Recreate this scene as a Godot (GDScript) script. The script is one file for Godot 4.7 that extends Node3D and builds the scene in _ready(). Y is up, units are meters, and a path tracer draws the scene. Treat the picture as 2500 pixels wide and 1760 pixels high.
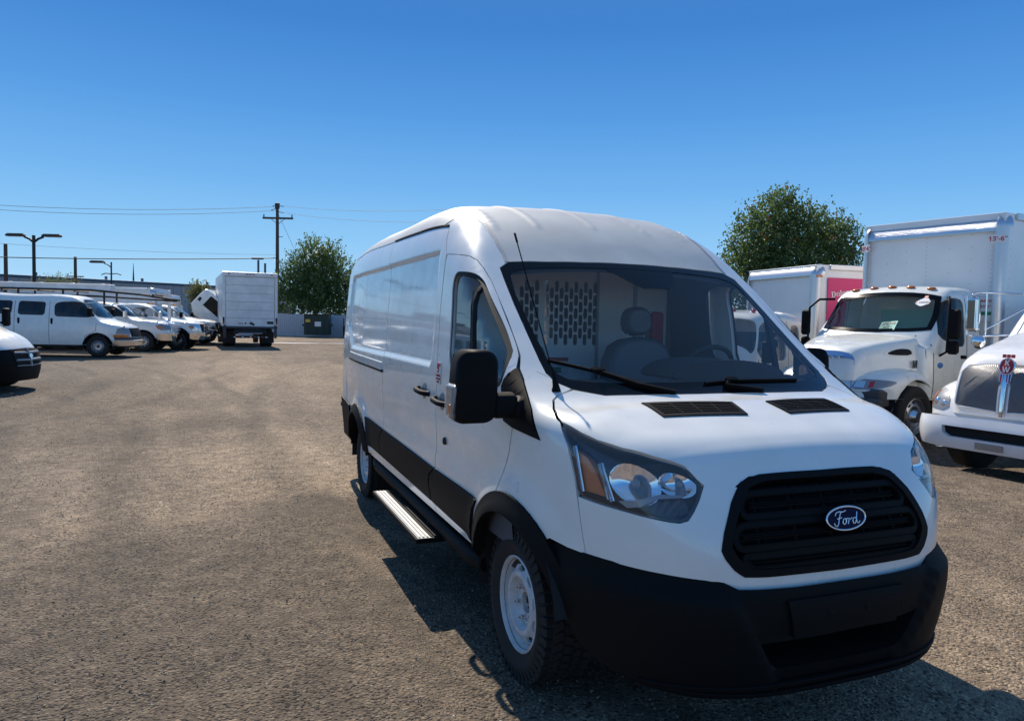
extends Node3D
# A gravel truck lot: a white cargo van close up, other trucks and vans behind it. Metres, y up.
# The van's front axle stands at the origin; x runs to its nose, z to its passenger side.

var mats := {}
var used := {}

# ---------------------------------------------------------------- curves and implicit bodies
class Curve1:
	var lo := 0.0
	var step := 1.0
	var t := PackedFloat32Array()
	func _init(knots: Array, n := 1200) -> void:
		var c := knots.size()
		var m := []
		for i in c:
			var a: Array = knots[maxi(i - 1, 0)]
			var b: Array = knots[i]
			var d: Array = knots[mini(i + 1, c - 1)]
			if c == 1:
				m.append(0.0)
			elif i == 0:
				m.append((d[1] - b[1]) / (d[0] - b[0]))
			elif i == c - 1:
				m.append((b[1] - a[1]) / (b[0] - a[0]))
			else:
				var h0: float = b[0] - a[0]
				var h1: float = d[0] - b[0]
				m.append(((b[1] - a[1]) / h0 * h1 + (d[1] - b[1]) / h1 * h0) / (h0 + h1))
		lo = knots[0][0]
		step = (knots[c - 1][0] - lo) / (n - 1)
		t.resize(n)
		var k := 0
		for i in n:
			var x := lo + step * i
			while k < c - 2 and x > knots[k + 1][0]:
				k += 1
			var h: float = knots[k + 1][0] - knots[k][0]
			var s := clampf((x - knots[k][0]) / h, 0, 1)
			var s2 := s * s
			var s3 := s2 * s
			t[i] = (2 * s3 - 3 * s2 + 1) * knots[k][1] + (s3 - 2 * s2 + s) * h * m[k] + (3 * s2 - 2 * s3) * knots[k + 1][1] + (s3 - s2) * h * m[k + 1]
	func at(x: float) -> float:
		var u := (x - lo) / step
		if u <= 0.0:
			return t[0]
		var i := int(u)
		if i >= t.size() - 1:
			return t[t.size() - 1]
		return t[i] + (t[i + 1] - t[i]) * (u - i)

class Body:   # a vehicle's skin: side walls, a top line and a nose, blended with rounded edges; f < 0 inside
	var top: Curve1
	var wid: Curve1
	var nose: Curve1
	var bow: Curve1
	var rnd: Curve1
	var x0 := -0.6
	var pw := 3.4
	var crown := 0.06
	var rear := -5.0
	var rear_r := 0.12
	var taper := Vector3(0, -3.7, -4.96)
	var stamp: Variant = null
	func _init(tp: Array, wd: Array, ns: Array, bw: Array, rd: Array) -> void:
		top = Curve1.new(tp)
		wid = Curve1.new(wd)
		nose = Curve1.new(ns)
		bow = Curve1.new(bw)
		rnd = Curve1.new(rd)
	func f(p: Vector3) -> float:
		var x := p.x
		var z := absf(p.z)
		var w := wid.at(p.y)
		if taper.x != 0.0:
			w -= taper.x * smoothstep(taper.y, taper.z, x)
		if stamp != null:
			w -= stamp.call(x, p.y)
		var n := z / w
		if x > x0:
			n = pow(pow((x - x0) / (nose.at(p.y) - x0), pw) + pow(n, pw), 1.0 / pw)
		var g1 := (n - 1.0) * w
		var b := bow.at(x) * z * z
		var sl := (top.at(x + b + 0.01) - top.at(x + b - 0.01)) * 50.0
		var g2 := (p.y - top.at(x + b) + crown * z * z) / sqrt(1.0 + sl * sl)
		var k := rnd.at(x) * 2.2
		var h := maxf(k - absf(g1 - g2), 0.0) / k
		var g := maxf(g1, g2) + h * h * k * 0.25
		var g3 := rear - x
		h = maxf(rear_r - absf(g - g3), 0.0) / rear_r
		return maxf(g, g3) + h * h * rear_r * 0.25
	func grad(p: Vector3) -> Vector3:
		var e := 0.006
		return Vector3(f(p + Vector3(e, 0, 0)) - f(p - Vector3(e, 0, 0)), f(p + Vector3(0, e, 0)) - f(p - Vector3(0, e, 0)), f(p + Vector3(0, 0, e)) - f(p - Vector3(0, 0, e))).normalized()
	func hit(o: Vector3, d: Vector3, reach := 6.0) -> Vector3:
		var t := 0.0
		var best := 1e9
		var at := o
		for i in 100:
			var p := o + d * t
			var g := f(p)
			if g < best:
				best = g
				at = p
			if g < 0.0001 or t > reach:
				break
			t += clampf(g * 0.75, 0.0004, 0.3)
		return at

# ---------------------------------------------------------------- mesh builder
class MB:
	var v := PackedVector3Array()
	var n := PackedVector3Array()
	var c := PackedColorArray()
	var col := Color.WHITE
	var colored := false
	var xf := Transform3D()
	func tri(a: Vector3, b: Vector3, d: Vector3, na := Vector3.ZERO, nb := Vector3.ZERO, nd := Vector3.ZERO) -> void:
		a = xf * a
		b = xf * b
		d = xf * d
		var g := (b - a).cross(d - a)
		if g.length_squared() < 1e-16:
			return
		if na == Vector3.ZERO:
			na = -g.normalized()
			nb = na
			nd = na
		else:
			na = (xf.basis * na).normalized()
			nb = (xf.basis * nb).normalized()
			nd = (xf.basis * nd).normalized()
		if g.dot(na + nb + nd) > 0:
			v.append_array([a, d, b])
			n.append_array([na, nd, nb])
		else:
			v.append_array([a, b, d])
			n.append_array([na, nb, nd])
		if colored:
			c.append_array([col, col, col])
	func quad(a: Vector3, b: Vector3, d: Vector3, e: Vector3, nn := Vector3.ZERO) -> void:   # a b d e round the face, normal nn or by right-hand rule
		if nn == Vector3.ZERO:
			nn = (b - a).cross(d - a)
			if nn.length_squared() < 1e-14:
				nn = (d - a).cross(e - a)
			nn = nn.normalized()
		tri(a, b, d, nn, nn, nn)
		tri(a, d, e, nn, nn, nn)
	func squad(a: Vector3, b: Vector3, d: Vector3, e: Vector3, na: Vector3, nb: Vector3, nd: Vector3, ne: Vector3) -> void:
		tri(a, b, d, na, nb, nd)
		tri(a, d, e, na, nd, ne)
	func box(at: Vector3, size: Vector3, bev := 0.0, rot := Basis()) -> void:
		var h := size * 0.5
		bev = minf(bev, minf(h.x, minf(h.y, h.z)) * 0.98)
		var keep := xf
		xf = xf * Transform3D(rot, at)
		for ax in 3:
			var u := (ax + 1) % 3
			var w := (ax + 2) % 3
			for s in [-1.0, 1.0]:
				var p := []
				for q in [[-1, -1], [1, -1], [1, 1], [-1, 1]]:
					var a := Vector3.ZERO
					a[ax] = h[ax] * s
					a[u] = (h[u] - bev) * q[0]
					a[w] = (h[w] - bev) * q[1]
					p.append(a)
				var nn := Vector3.ZERO
				nn[ax] = s
				quad(p[0], p[1], p[2], p[3], nn)
		if bev > 0:
			for ax in 3:
				var u := (ax + 1) % 3
				var w := (ax + 2) % 3
				for su in [-1.0, 1.0]:
					for sw in [-1.0, 1.0]:
						var p := []
						for e in [[1, 0, -1.0], [1, 0, 1.0], [0, 1, 1.0], [0, 1, -1.0]]:
							var a := Vector3.ZERO
							a[ax] = (h[ax] - bev) * e[2]
							a[u] = (h[u] - bev * (1 - e[0])) * su
							a[w] = (h[w] - bev * (1 - e[1])) * sw
							p.append(a)
						var nu := Vector3.ZERO
						nu[u] = su
						var nw := Vector3.ZERO
						nw[w] = sw
						squad(p[0], p[1], p[2], p[3], nu, nu, nw, nw)
			for sx in [-1.0, 1.0]:
				for sy in [-1.0, 1.0]:
					for sz in [-1.0, 1.0]:
						tri(Vector3(h.x * sx, (h.y - bev) * sy, (h.z - bev) * sz), Vector3((h.x - bev) * sx, h.y * sy, (h.z - bev) * sz), Vector3((h.x - bev) * sx, (h.y - bev) * sy, h.z * sz), Vector3(sx, 0, 0), Vector3(0, sy, 0), Vector3(0, 0, sz))
		xf = keep
	func tube(path: Array, r: float, seg := 8, r2 := -1.0, caps := true, closed := false) -> void:
		var m := path.size()
		if r2 < 0:
			r2 = r
		var rings := []
		var nors := []
		var up := Vector3.UP
		for i in m:
			var a: Vector3 = path[(i - 1 + m) % m] if closed else path[maxi(i - 1, 0)]
			var b: Vector3 = path[(i + 1) % m] if closed else path[mini(i + 1, m - 1)]
			var d := (b - a).normalized()
			if i == 0 and absf(d.dot(up)) > 0.9:
				up = Vector3.RIGHT
			var s := d.cross(up).normalized()
			up = s.cross(d).normalized()
			var rr := lerpf(r, r2, float(i) / maxi(m - 1, 1))
			var ring := []
			var nr := []
			for k in seg:
				var q := TAU * k / seg
				var o := s * cos(q) + up * sin(q)
				ring.append(path[i] + o * rr)
				nr.append(o)
			rings.append(ring)
			nors.append(nr)
		for i in (m if closed else m - 1):
			var j := (i + 1) % m
			for k in seg:
				var l := (k + 1) % seg
				squad(rings[i][k], rings[i][l], rings[j][l], rings[j][k], nors[i][k], nors[i][l], nors[j][l], nors[j][k])
		if caps and not closed:
			for k in seg:
				var l := (k + 1) % seg
				var d0: Vector3 = (path[0] - path[1]).normalized()
				var d1: Vector3 = (path[m - 1] - path[m - 2]).normalized()
				tri(path[0], rings[0][k], rings[0][l], d0, d0, d0)
				tri(path[m - 1], rings[m - 1][k], rings[m - 1][l], d1, d1, d1)
	func lathe(prof: Array, seg := 32, sharp := 0.75) -> void:   # prof: [radius, along y]; axis y; the outside lies to the right of the direction the profile runs
		var fn := []
		for i in prof.size() - 1:
			var d := Vector2(prof[i + 1][0] - prof[i][0], prof[i + 1][1] - prof[i][1]).normalized()
			fn.append(Vector2(d.y, -d.x))
		for i in fn.size():
			var n0: Vector2 = fn[i]
			var n1: Vector2 = fn[i]
			if i > 0 and fn[i - 1].dot(fn[i]) > sharp:
				n0 = (fn[i] + fn[i - 1]).normalized()
			if i < fn.size() - 1 and fn[i + 1].dot(fn[i]) > sharp:
				n1 = (fn[i] + fn[i + 1]).normalized()
			for k in seg:
				var a := TAU * k / seg
				var b := TAU * (k + 1) / seg
				var ea := Vector3(cos(a), 0, sin(a))
				var eb := Vector3(cos(b), 0, sin(b))
				var y := Vector3.UP
				squad(ea * prof[i][0] + y * prof[i][1], eb * prof[i][0] + y * prof[i][1], eb * prof[i + 1][0] + y * prof[i + 1][1], ea * prof[i + 1][0] + y * prof[i + 1][1], ea * n0.x + y * n0.y, eb * n0.x + y * n0.y, eb * n1.x + y * n1.y, ea * n1.x + y * n1.y)
	func prism(poly: PackedVector2Array, d: float, bev := 0.0) -> void:   # outline in x y, from z = 0 to z = d
		if Geometry2D.is_polygon_clockwise(poly):
			poly = poly.duplicate()
			poly.reverse()
		var inner := poly
		if bev > 0:
			var o := Geometry2D.offset_polygon(poly, -bev)
			if o.size() == 1 and o[0].size() == poly.size():
				var best := 0
				for i in o[0].size():
					if o[0][i].distance_squared_to(poly[0]) < o[0][best].distance_squared_to(poly[0]):
						best = i
				inner = PackedVector2Array()
				for i in poly.size():
					inner.append(o[0][(i + best) % poly.size()])
				if Geometry2D.is_polygon_clockwise(inner):
					inner = poly
			if inner == poly:
				bev = 0.0
		var ix := Geometry2D.triangulate_polygon(inner)
		var z := Vector3(0, 0, 1)
		for i in range(0, ix.size(), 3):
			var q := []
			for k in 3:
				q.append(Vector3(inner[ix[i + k]].x, inner[ix[i + k]].y, d))
			tri(q[0], q[1], q[2], z, z, z)
		ix = Geometry2D.triangulate_polygon(poly)
		for i in range(0, ix.size(), 3):
			var q := []
			for k in 3:
				q.append(Vector3(poly[ix[i + k]].x, poly[ix[i + k]].y, 0))
			tri(q[0], q[1], q[2], -z, -z, -z)
		var m := poly.size()
		for i in m:
			var j := (i + 1) % m
			var a := Vector3(poly[i].x, poly[i].y, 0)
			var b := Vector3(poly[j].x, poly[j].y, 0)
			var nn := (b - a).cross(z).normalized()
			quad(a, b, b + z * (d - bev), a + z * (d - bev), nn)
			if bev > 0:
				var ia := Vector3(inner[i].x, inner[i].y, d)
				var ib := Vector3(inner[j].x, inner[j].y, d)
				squad(a + z * (d - bev), b + z * (d - bev), ib, ia, nn, nn, (nn + z), (nn + z))
	func ball(at: Vector3, r: Vector3, seg := 12, rings := 8) -> void:
		for i in rings:
			for k in seg:
				var q := []
				for e in [[i, k], [i, k + 1], [i + 1, k + 1], [i + 1, k]]:
					var th: float = PI * e[0] / rings
					var ph: float = TAU * e[1] / seg
					q.append(Vector3(sin(th) * cos(ph), cos(th), sin(th) * sin(ph)))
				squad(at + q[0] * r, at + q[1] * r, at + q[2] * r, at + q[3] * r, q[0] / r, q[1] / r, q[2] / r, q[3] / r)
	func add(o: MB) -> void:
		for i in range(0, o.v.size(), 3):
			tri(o.v[i], o.v[i + 1], o.v[i + 2], o.n[i], o.n[i + 1], o.n[i + 2])
	func mesh() -> ArrayMesh:
		var a := []
		a.resize(Mesh.ARRAY_MAX)
		a[Mesh.ARRAY_VERTEX] = v
		a[Mesh.ARRAY_NORMAL] = n
		if colored:
			a[Mesh.ARRAY_COLOR] = c
		var am := ArrayMesh.new()
		if v.size():
			am.add_surface_from_arrays(Mesh.PRIMITIVE_TRIANGLES, a)
		return am

func V(a: Array) -> PackedVector3Array:
	var r := PackedVector3Array()
	for p in a:
		r.append(Vector3(p[0], p[1], p[2]))
	return r

func P2(a: Array) -> PackedVector2Array:
	var r := PackedVector2Array()
	for p in a:
		r.append(Vector2(p[0], p[1]))
	return r

func mir(a: PackedVector3Array) -> PackedVector3Array:
	var r := PackedVector3Array()
	for p in a:
		r.append(p * Vector3(1, 1, -1))
	return r

func both(a: PackedVector3Array) -> PackedVector3Array:   # a half outline from the middle out, closed by its mirror image
	var r := mir(a)
	r.reverse()
	var o := a.duplicate()
	o.append_array(r)
	return o

func chaikin(a: PackedVector3Array, times := 1) -> PackedVector3Array:
	for t in times:
		var r := PackedVector3Array()
		for i in a.size():
			var b := a[(i + 1) % a.size()]
			r.append(a[i].lerp(b, 0.25))
			r.append(a[i].lerp(b, 0.75))
		a = r
	return a

func fillet(a: PackedVector3Array, r := 0.06) -> PackedVector3Array:   # corners cut at a fixed distance, twice
	for t in 2:
		var o := PackedVector3Array()
		var m := a.size()
		for i in m:
			var p := a[(i - 1 + m) % m]
			var q := a[(i + 1) % m]
			var k := r if t == 0 else r * 0.4
			o.append(a[i].move_toward(p, minf(k, a[i].distance_to(p) * 0.4)))
			o.append(a[i].move_toward(q, minf(k, a[i].distance_to(q) * 0.4)))
		a = o
	return a

func round2(a: PackedVector2Array, times := 2) -> PackedVector2Array:
	for t in times:
		var r := PackedVector2Array()
		for i in a.size():
			var b := a[(i + 1) % a.size()]
			r.append(a[i].lerp(b, 0.25))
			r.append(a[i].lerp(b, 0.75))
		a = r
	return a

func rrect(w: float, h: float, r: float, k := 4) -> PackedVector2Array:   # a rounded rectangle round the origin
	var o := PackedVector2Array()
	for c in [[1, 1, 0], [-1, 1, 1], [-1, -1, 2], [1, -1, 3]]:
		for i in k + 1:
			var a: float = (c[2] + float(i) / k) * PI / 2
			o.append(Vector2(c[0] * (w / 2 - r) + r * cos(a), c[1] * (h / 2 - r) + r * sin(a)))
	return o

# how a patch is laid out flat: "d" along a direction, "w" round an upright axis at x = xc, "r" round the length axis at height yc
class Lay:
	var kind := "d"
	var d := Vector3(0, 0, 1)
	var u := Vector3(1, 0, 0)
	var w := Vector3(0, 1, 0)
	var xc := -0.6
	var yc := 1.5
	static func dir(dd: Vector3) -> Lay:
		var l := Lay.new()
		l.d = dd.normalized()
		l.u = (Vector3.UP if absf(l.d.y) < 0.9 else Vector3(0, 0, 1)).cross(l.d).normalized()
		l.w = l.d.cross(l.u).normalized()
		return l
	static func wrap(x: float) -> Lay:
		var l := Lay.new()
		l.kind = "w"
		l.xc = x
		return l
	static func ring(y: float) -> Lay:
		var l := Lay.new()
		l.kind = "r"
		l.yc = y
		return l
	func flat(p: Vector3) -> Vector2:
		if kind == "w":
			return Vector2(atan2(p.z, p.x - xc) * 1.3, p.y)
		if kind == "r":
			return Vector2(p.x, atan2(p.z, p.y - yc))
		return Vector2(p.dot(u), p.dot(w))
	func lift(q: Vector2, b: Body) -> Vector3:
		if kind == "w":
			var e := Vector3(cos(q.x / 1.3), 0, sin(q.x / 1.3))
			return b.hit(Vector3(xc, q.y, 0) + e * 3.0, -e)
		if kind == "r":
			var e := Vector3(0, cos(q.y), sin(q.y))
			return b.hit(Vector3(q.x, yc, 0) + e * 2.0, -e)
		return b.hit(u * q.x + w * q.y + d * 4.0, -d, 9.0)

func patch(b: Body, lay: Lay, outline: PackedVector3Array, holes: Array, step: float, off = 0.0, depth := 0.012, into: MB = null, hole_depth := -1.0) -> MB:
	var mb := into if into else MB.new()
	var poly := PackedVector2Array()
	for p in outline:
		poly.append(lay.flat(p))
	var hs := []
	for h in holes:
		var q := PackedVector2Array()
		for p in h:
			q.append(lay.flat(p))
		hs.append(q)
	var lo := poly[0]
	var hi := poly[0]
	for q in poly:
		lo = lo.min(q)
		hi = hi.max(q)
	var memo := {}
	var put := func(q: Vector2) -> Array:
		var key := Vector2i(roundi(q.x * 20000), roundi(q.y * 20000))
		if not memo.has(key):
			var p := lay.lift(q, b)
			var nn := b.grad(p)
			var o: float = off.call(p) if off is Callable else off
			memo[key] = [p + nn * o, nn]
		return memo[key]
	var edge := {}
	var loops := [poly]
	loops.append_array(hs)
	for l in loops:
		for i in l.size():
			var a: Vector2 = l[i]
			var z: Vector2 = l[(i + 1) % l.size()]
			var m := maxi(1, ceili(a.distance_to(z) / step * 5))
			for k in m + 1:
				var s := (a.lerp(z, float(k) / m) - lo) / step
				for dx in [-0.02, 0.02]:
					for dy in [-0.02, 0.02]:
						edge[Vector2i(floori(s.x + dx), floori(s.y + dy))] = true
	var varied := off is Callable
	var first := mb.v.size()
	var nx := ceili((hi.x - lo.x) / step)
	var ny := ceili((hi.y - lo.y) / step)
	for i in nx:
		for j in ny:
			var c0 := lo + Vector2(i, j) * step
			var cell := PackedVector2Array([c0, c0 + Vector2(step, 0), c0 + Vector2(step, step), c0 + Vector2(0, step)])
			if not edge.has(Vector2i(i, j)):
				var mid := c0 + Vector2(step, step) * 0.5
				if not Geometry2D.is_point_in_polygon(mid, poly):
					continue
				var inside := true
				for h in hs:
					if Geometry2D.is_point_in_polygon(mid, h):
						inside = false
				if not inside:
					continue
				var q := [put.call(cell[0]), put.call(cell[1]), put.call(cell[2]), put.call(cell[3])]
				mb.squad(q[0][0], q[1][0], q[2][0], q[3][0], q[0][1], q[1][1], q[2][1], q[3][1])
				continue
			var pieces := Geometry2D.intersect_polygons(cell, poly)
			for h in hs:
				var next: Array[PackedVector2Array] = []
				for pc in pieces:
					next.append_array(Geometry2D.clip_polygons(pc, h))
				pieces = next
			for pc in pieces:
				var ix := Geometry2D.triangulate_polygon(pc)
				for k in range(0, ix.size(), 3):
					var q := [put.call(pc[ix[k]]), put.call(pc[ix[k + 1]]), put.call(pc[ix[k + 2]])]
					mb.tri(q[0][0], q[1][0], q[2][0], q[0][1], q[1][1], q[2][1])
	if varied:   # the offset changes the slope: take the normals from the faces
		var sum := {}
		for i in range(first, mb.v.size(), 3):
			var g := (mb.v[i + 2] - mb.v[i]).cross(mb.v[i + 1] - mb.v[i])
			for k in 3:
				var key := Vector3i((mb.v[i + k] * 5000).round())
				sum[key] = sum.get(key, Vector3.ZERO) + g
		for i in range(first, mb.v.size()):
			var s: Vector3 = sum[Vector3i((mb.v[i] * 5000).round())]
			if s.length_squared() > 1e-20:
				mb.n[i] = s.normalized()
	if depth > 0:
		for li in loops.size():
			var l: PackedVector2Array = loops[li]
			var dd := depth if li == 0 or hole_depth < 0 else hole_depth
			var cw := Geometry2D.is_polygon_clockwise(l) != (li > 0)
			for i in l.size():
				var a: Vector2 = l[i]
				var z: Vector2 = l[(i + 1) % l.size()]
				var m := maxi(1, ceili(a.distance_to(z) / step))
				for k in m:
					var p: Array = put.call(a.lerp(z, float(k) / m))
					var q: Array = put.call(a.lerp(z, float(k + 1) / m))
					var out: Vector3 = (q[0] - p[0]).cross(p[1]).normalized() * (-1.0 if cw else 1.0)
					mb.quad(p[0], q[0], q[0] - q[1] * dd, p[0] - p[1] * dd, out)
	return mb

# a strip that follows a body along a line of points, of a given width and height
func strip(b: Body, lay: Lay, line: PackedVector3Array, width: float, high: float, step := 0.05, closed := false, into: MB = null, sink := 0.004) -> MB:
	var mb := into if into else MB.new()
	var pts := []
	var m := line.size()
	for i in (m if closed else m - 1):
		var a := lay.flat(line[i])
		var z := lay.flat(line[(i + 1) % m])
		var k := maxi(1, ceili(a.distance_to(z) / step))
		for s in k:
			pts.append(a.lerp(z, float(s) / k))
	if not closed:
		pts.append(lay.flat(line[m - 1]))
	var on := []
	for q in pts:
		var p := lay.lift(q, b)
		on.append([p, b.grad(p)])
	var c := on.size()
	var ring := []
	for i in c:
		var a: Vector3 = on[(i - 1 + c) % c][0] if closed else on[maxi(i - 1, 0)][0]
		var z: Vector3 = on[(i + 1) % c][0] if closed else on[mini(i + 1, c - 1)][0]
		var s := (z - a).cross(on[i][1]).normalized() * width * 0.5
		var p: Vector3 = on[i][0]
		var nn: Vector3 = on[i][1]
		var bv := minf(high * 0.4, width * 0.25)
		var sb := s.normalized() * bv
		ring.append([p - s - nn * sink, p - s + nn * (high - bv), p - s + sb + nn * high, p + s - sb + nn * high, p + s + nn * (high - bv), p + s - nn * sink, nn, s.normalized()])
	for i in (c if closed else c - 1):
		var r: Array = ring[i]
		var t: Array = ring[(i + 1) % c]
		mb.squad(r[0], r[1], t[1], t[0], -r[7], -r[7], -t[7], -t[7])
		mb.squad(r[1], r[2], t[2], t[1], -r[7], r[6], t[6], -t[7])
		mb.squad(r[2], r[3], t[3], t[2], r[6], r[6], t[6], t[6])
		mb.squad(r[3], r[4], t[4], t[3], r[6], r[7], t[7], t[6])
		mb.squad(r[4], r[5], t[5], t[4], r[7], r[7], t[7], t[7])
	if not closed:
		for r in [ring[0], ring[c - 1]]:
			mb.quad(r[0], r[1], r[4], r[5])
			mb.quad(r[1], r[2], r[3], r[4])
	return mb

# ---------------------------------------------------------------- naming
func numbered(nm: String, parent: Node) -> String:
	var key := str(parent.get_instance_id()) + nm
	used[key] = used.get(key, 0) + 1
	return nm if used[key] == 1 else "%s_%03d" % [nm, used[key] - 1]

func thing(nm: String, label: String, cat: String, at := Vector3.ZERO, turn := 0.0, group := "") -> Node3D:
	var o := Node3D.new()
	o.name = numbered(nm, self)
	add_child(o, true)
	o.position = at
	o.rotation.y = turn
	tag(o, label, cat, group)
	return o

func tag(o: Node, label: String, cat: String, group := "") -> void:
	o.set_meta("label", label)
	o.set_meta("category", cat)
	if group:
		o.set_meta("group", group)

func part(nm: String, m, mat: String, parent: Node) -> MeshInstance3D:
	var o := MeshInstance3D.new()
	o.name = numbered(nm, parent)
	o.mesh = m.mesh() if m is MB else m
	o.material_override = mats[mat]
	parent.add_child(o, true)
	return o

func struct(nm: String, m, mat: String) -> MeshInstance3D:
	var o := part(nm, m, mat, self)
	o.set_meta("kind", "structure")
	return o

func text(s: String, size: float, depth: float, font := "Droid Sans", bold := false, italic := false) -> TextMesh:
	var t := TextMesh.new()
	var f := SystemFont.new()
	f.font_names = PackedStringArray([font])
	f.font_weight = 700 if bold else 400
	f.font_italic = italic
	t.font = f
	t.text = s
	t.font_size = 32
	t.pixel_size = size / 32.0 * 1.38
	t.depth = depth
	return t

func letter(nm: String, s: String, size: float, mat: String, parent: Node, at: Vector3, basis: Basis, font := "Droid Sans", bold := false) -> MeshInstance3D:
	var o := part(nm, text(s, size, 0.004, font, bold), mat, parent)
	o.transform = Transform3D(basis, at)
	return o

# ---------------------------------------------------------------- the scene
func _ready() -> void:
	# camera: a phone held at eye height off the van's passenger-side front corner
	var cam := Camera3D.new()
	cam.name = "camera"
	cam.fov = 52.04
	cam.near = 0.05
	cam.far = 2000.0
	cam.transform = Transform3D(Basis(Vector3(0.37312, 0.02139, -0.92754), Vector3(-0.05653, 0.9984, 0.00028), Vector3(0.92606, 0.05233, 0.37374)).orthonormalized(), Vector3(3.1387, 1.6659, 2.2723))
	add_child(cam)
	cam.current = true
	# sky, air and exposure
	var env := Environment.new()
	env.background_mode = Environment.BG_SKY
	env.sky = Sky.new()
	env.sky.sky_material = make_sky()
	env.tonemap_mode = Environment.TONE_MAPPER_LINEAR
	env.tonemap_exposure = 1.12
	env.sdfgi_enabled = true
	env.ssao_enabled = true
	env.ssil_enabled = true
	var we := WorldEnvironment.new()
	we.name = "world_environment"
	we.environment = env
	add_child(we)
	# the sun: high behind the van, almost along its length
	var sun := DirectionalLight3D.new()
	sun.name = "sun"
	sun.light_energy = 1.6
	sun.light_color = Color(1.0, 0.955, 0.89)
	sun.light_angular_distance = 0.5
	sun.shadow_enabled = true
	var el := deg_to_rad(44.0)
	var az := deg_to_rad(1.2)
	var go := Vector3(cos(el) * cos(az), -sin(el), cos(el) * sin(az))
	add_child(sun)
	sun.look_at_from_position(Vector3.ZERO, go, Vector3.UP)

	make_materials()
	make_ground()
	make_van()
	make_yard()
	make_left_row()
	make_right_row()
	make_reflected()

func make_sky() -> PanoramaSkyMaterial:
	# clear air only: a gradient by height, and three faint far clouds low in the north-west
	var w := 1024
	var h := 512
	var im := Image.create(w, h, false, Image.FORMAT_RGBF)
	var stops := [[-90.0, Color(0.30, 0.26, 0.20)], [-2.0, Color(0.36, 0.38, 0.38)], [0.0, Color(0.43, 0.67, 0.86)], [3.0, Color(0.335, 0.60, 0.85)], [6.0, Color(0.245, 0.52, 0.83)], [10.0, Color(0.155, 0.41, 0.78)], [15.0, Color(0.088, 0.30, 0.69)], [21.0, Color(0.050, 0.21, 0.575)], [27.0, Color(0.055, 0.19, 0.51)], [40.0, Color(0.075, 0.195, 0.45)], [60.0, Color(0.08, 0.19, 0.40)], [90.0, Color(0.08, 0.18, 0.37)]]
	var nz := FastNoiseLite.new()
	nz.seed = 4
	nz.frequency = 0.05
	for j in h:
		var ele := 90.0 - 180.0 * (j + 0.5) / h
		var k := 0
		while k < stops.size() - 2 and ele > stops[k + 1][0]:
			k += 1
		var s := clampf((ele - stops[k][0]) / (stops[k + 1][0] - stops[k][0]), 0, 1)
		var c: Color = stops[k][1].lerp(stops[k + 1][1], s)
		for i in w:
			im.set_pixel(i, j, c)
	# clouds: [direction angle of uv, elevation, half width, half height in degrees]
	for cl in [[277.2, 4.6, 1.15, 0.42], [284.9, 4.35, 0.8, 0.42], [281.8, 2.4, 1.1, 0.3]]:
		for j in h:
			var ele := 90.0 - 180.0 * (j + 0.5) / h
			if absf(ele - cl[1]) > 2.5:
				continue
			for i in w:
				var a := 360.0 * (i + 0.5) / w
				var d := Vector2((a - cl[0]) / cl[2], (ele - cl[1]) / cl[3])
				var t := clampf(1.15 - d.length() + nz.get_noise_2d(a * 14, ele * 30) * 0.7, 0, 1)
				if t > 0:
					im.set_pixel(i, j, im.get_pixel(i, j).lerp(Color(0.86, 0.9, 0.95), t * 0.75))
	var m := PanoramaSkyMaterial.new()
	m.panorama = ImageTexture.create_from_image(im)
	return m

func lin(r: float, g: float, b: float, a := 1.0) -> Color:
	var c := Color(r, g, b).linear_to_srgb()
	c.a = a
	return c

func mat(nm: String, c: Color, rough: float, metal := 0.0, coat := 0.0, coat_r := 0.05) -> StandardMaterial3D:
	var m := StandardMaterial3D.new()
	m.resource_name = nm
	m.albedo_color = c
	m.roughness = rough
	m.metallic = metal
	if coat > 0:
		m.clearcoat_enabled = true
		m.clearcoat = coat
		m.clearcoat_roughness = coat_r
	mats[nm] = m
	return m

func noise_tex(fr: float, lo: Color, hi: Color, size := 256, sd := 1, normal := 0.0, oct := 4, type := FastNoiseLite.TYPE_SIMPLEX_SMOOTH) -> NoiseTexture2D:
	var t := NoiseTexture2D.new()
	t.width = size
	t.height = size
	t.seamless = true
	var n := FastNoiseLite.new()
	n.noise_type = type
	n.frequency = fr
	n.seed = sd
	n.fractal_octaves = oct
	t.noise = n
	if normal > 0:
		t.as_normal_map = true
		t.bump_strength = normal
	else:
		var g := Gradient.new()
		g.set_color(0, lo)
		g.set_color(1, hi)
		t.color_ramp = g
	return t

func tri_map(m: StandardMaterial3D, scale: float, world := false) -> void:
	m.uv1_triplanar = true
	m.uv1_world_triplanar = world
	m.uv1_scale = Vector3.ONE * scale

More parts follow.
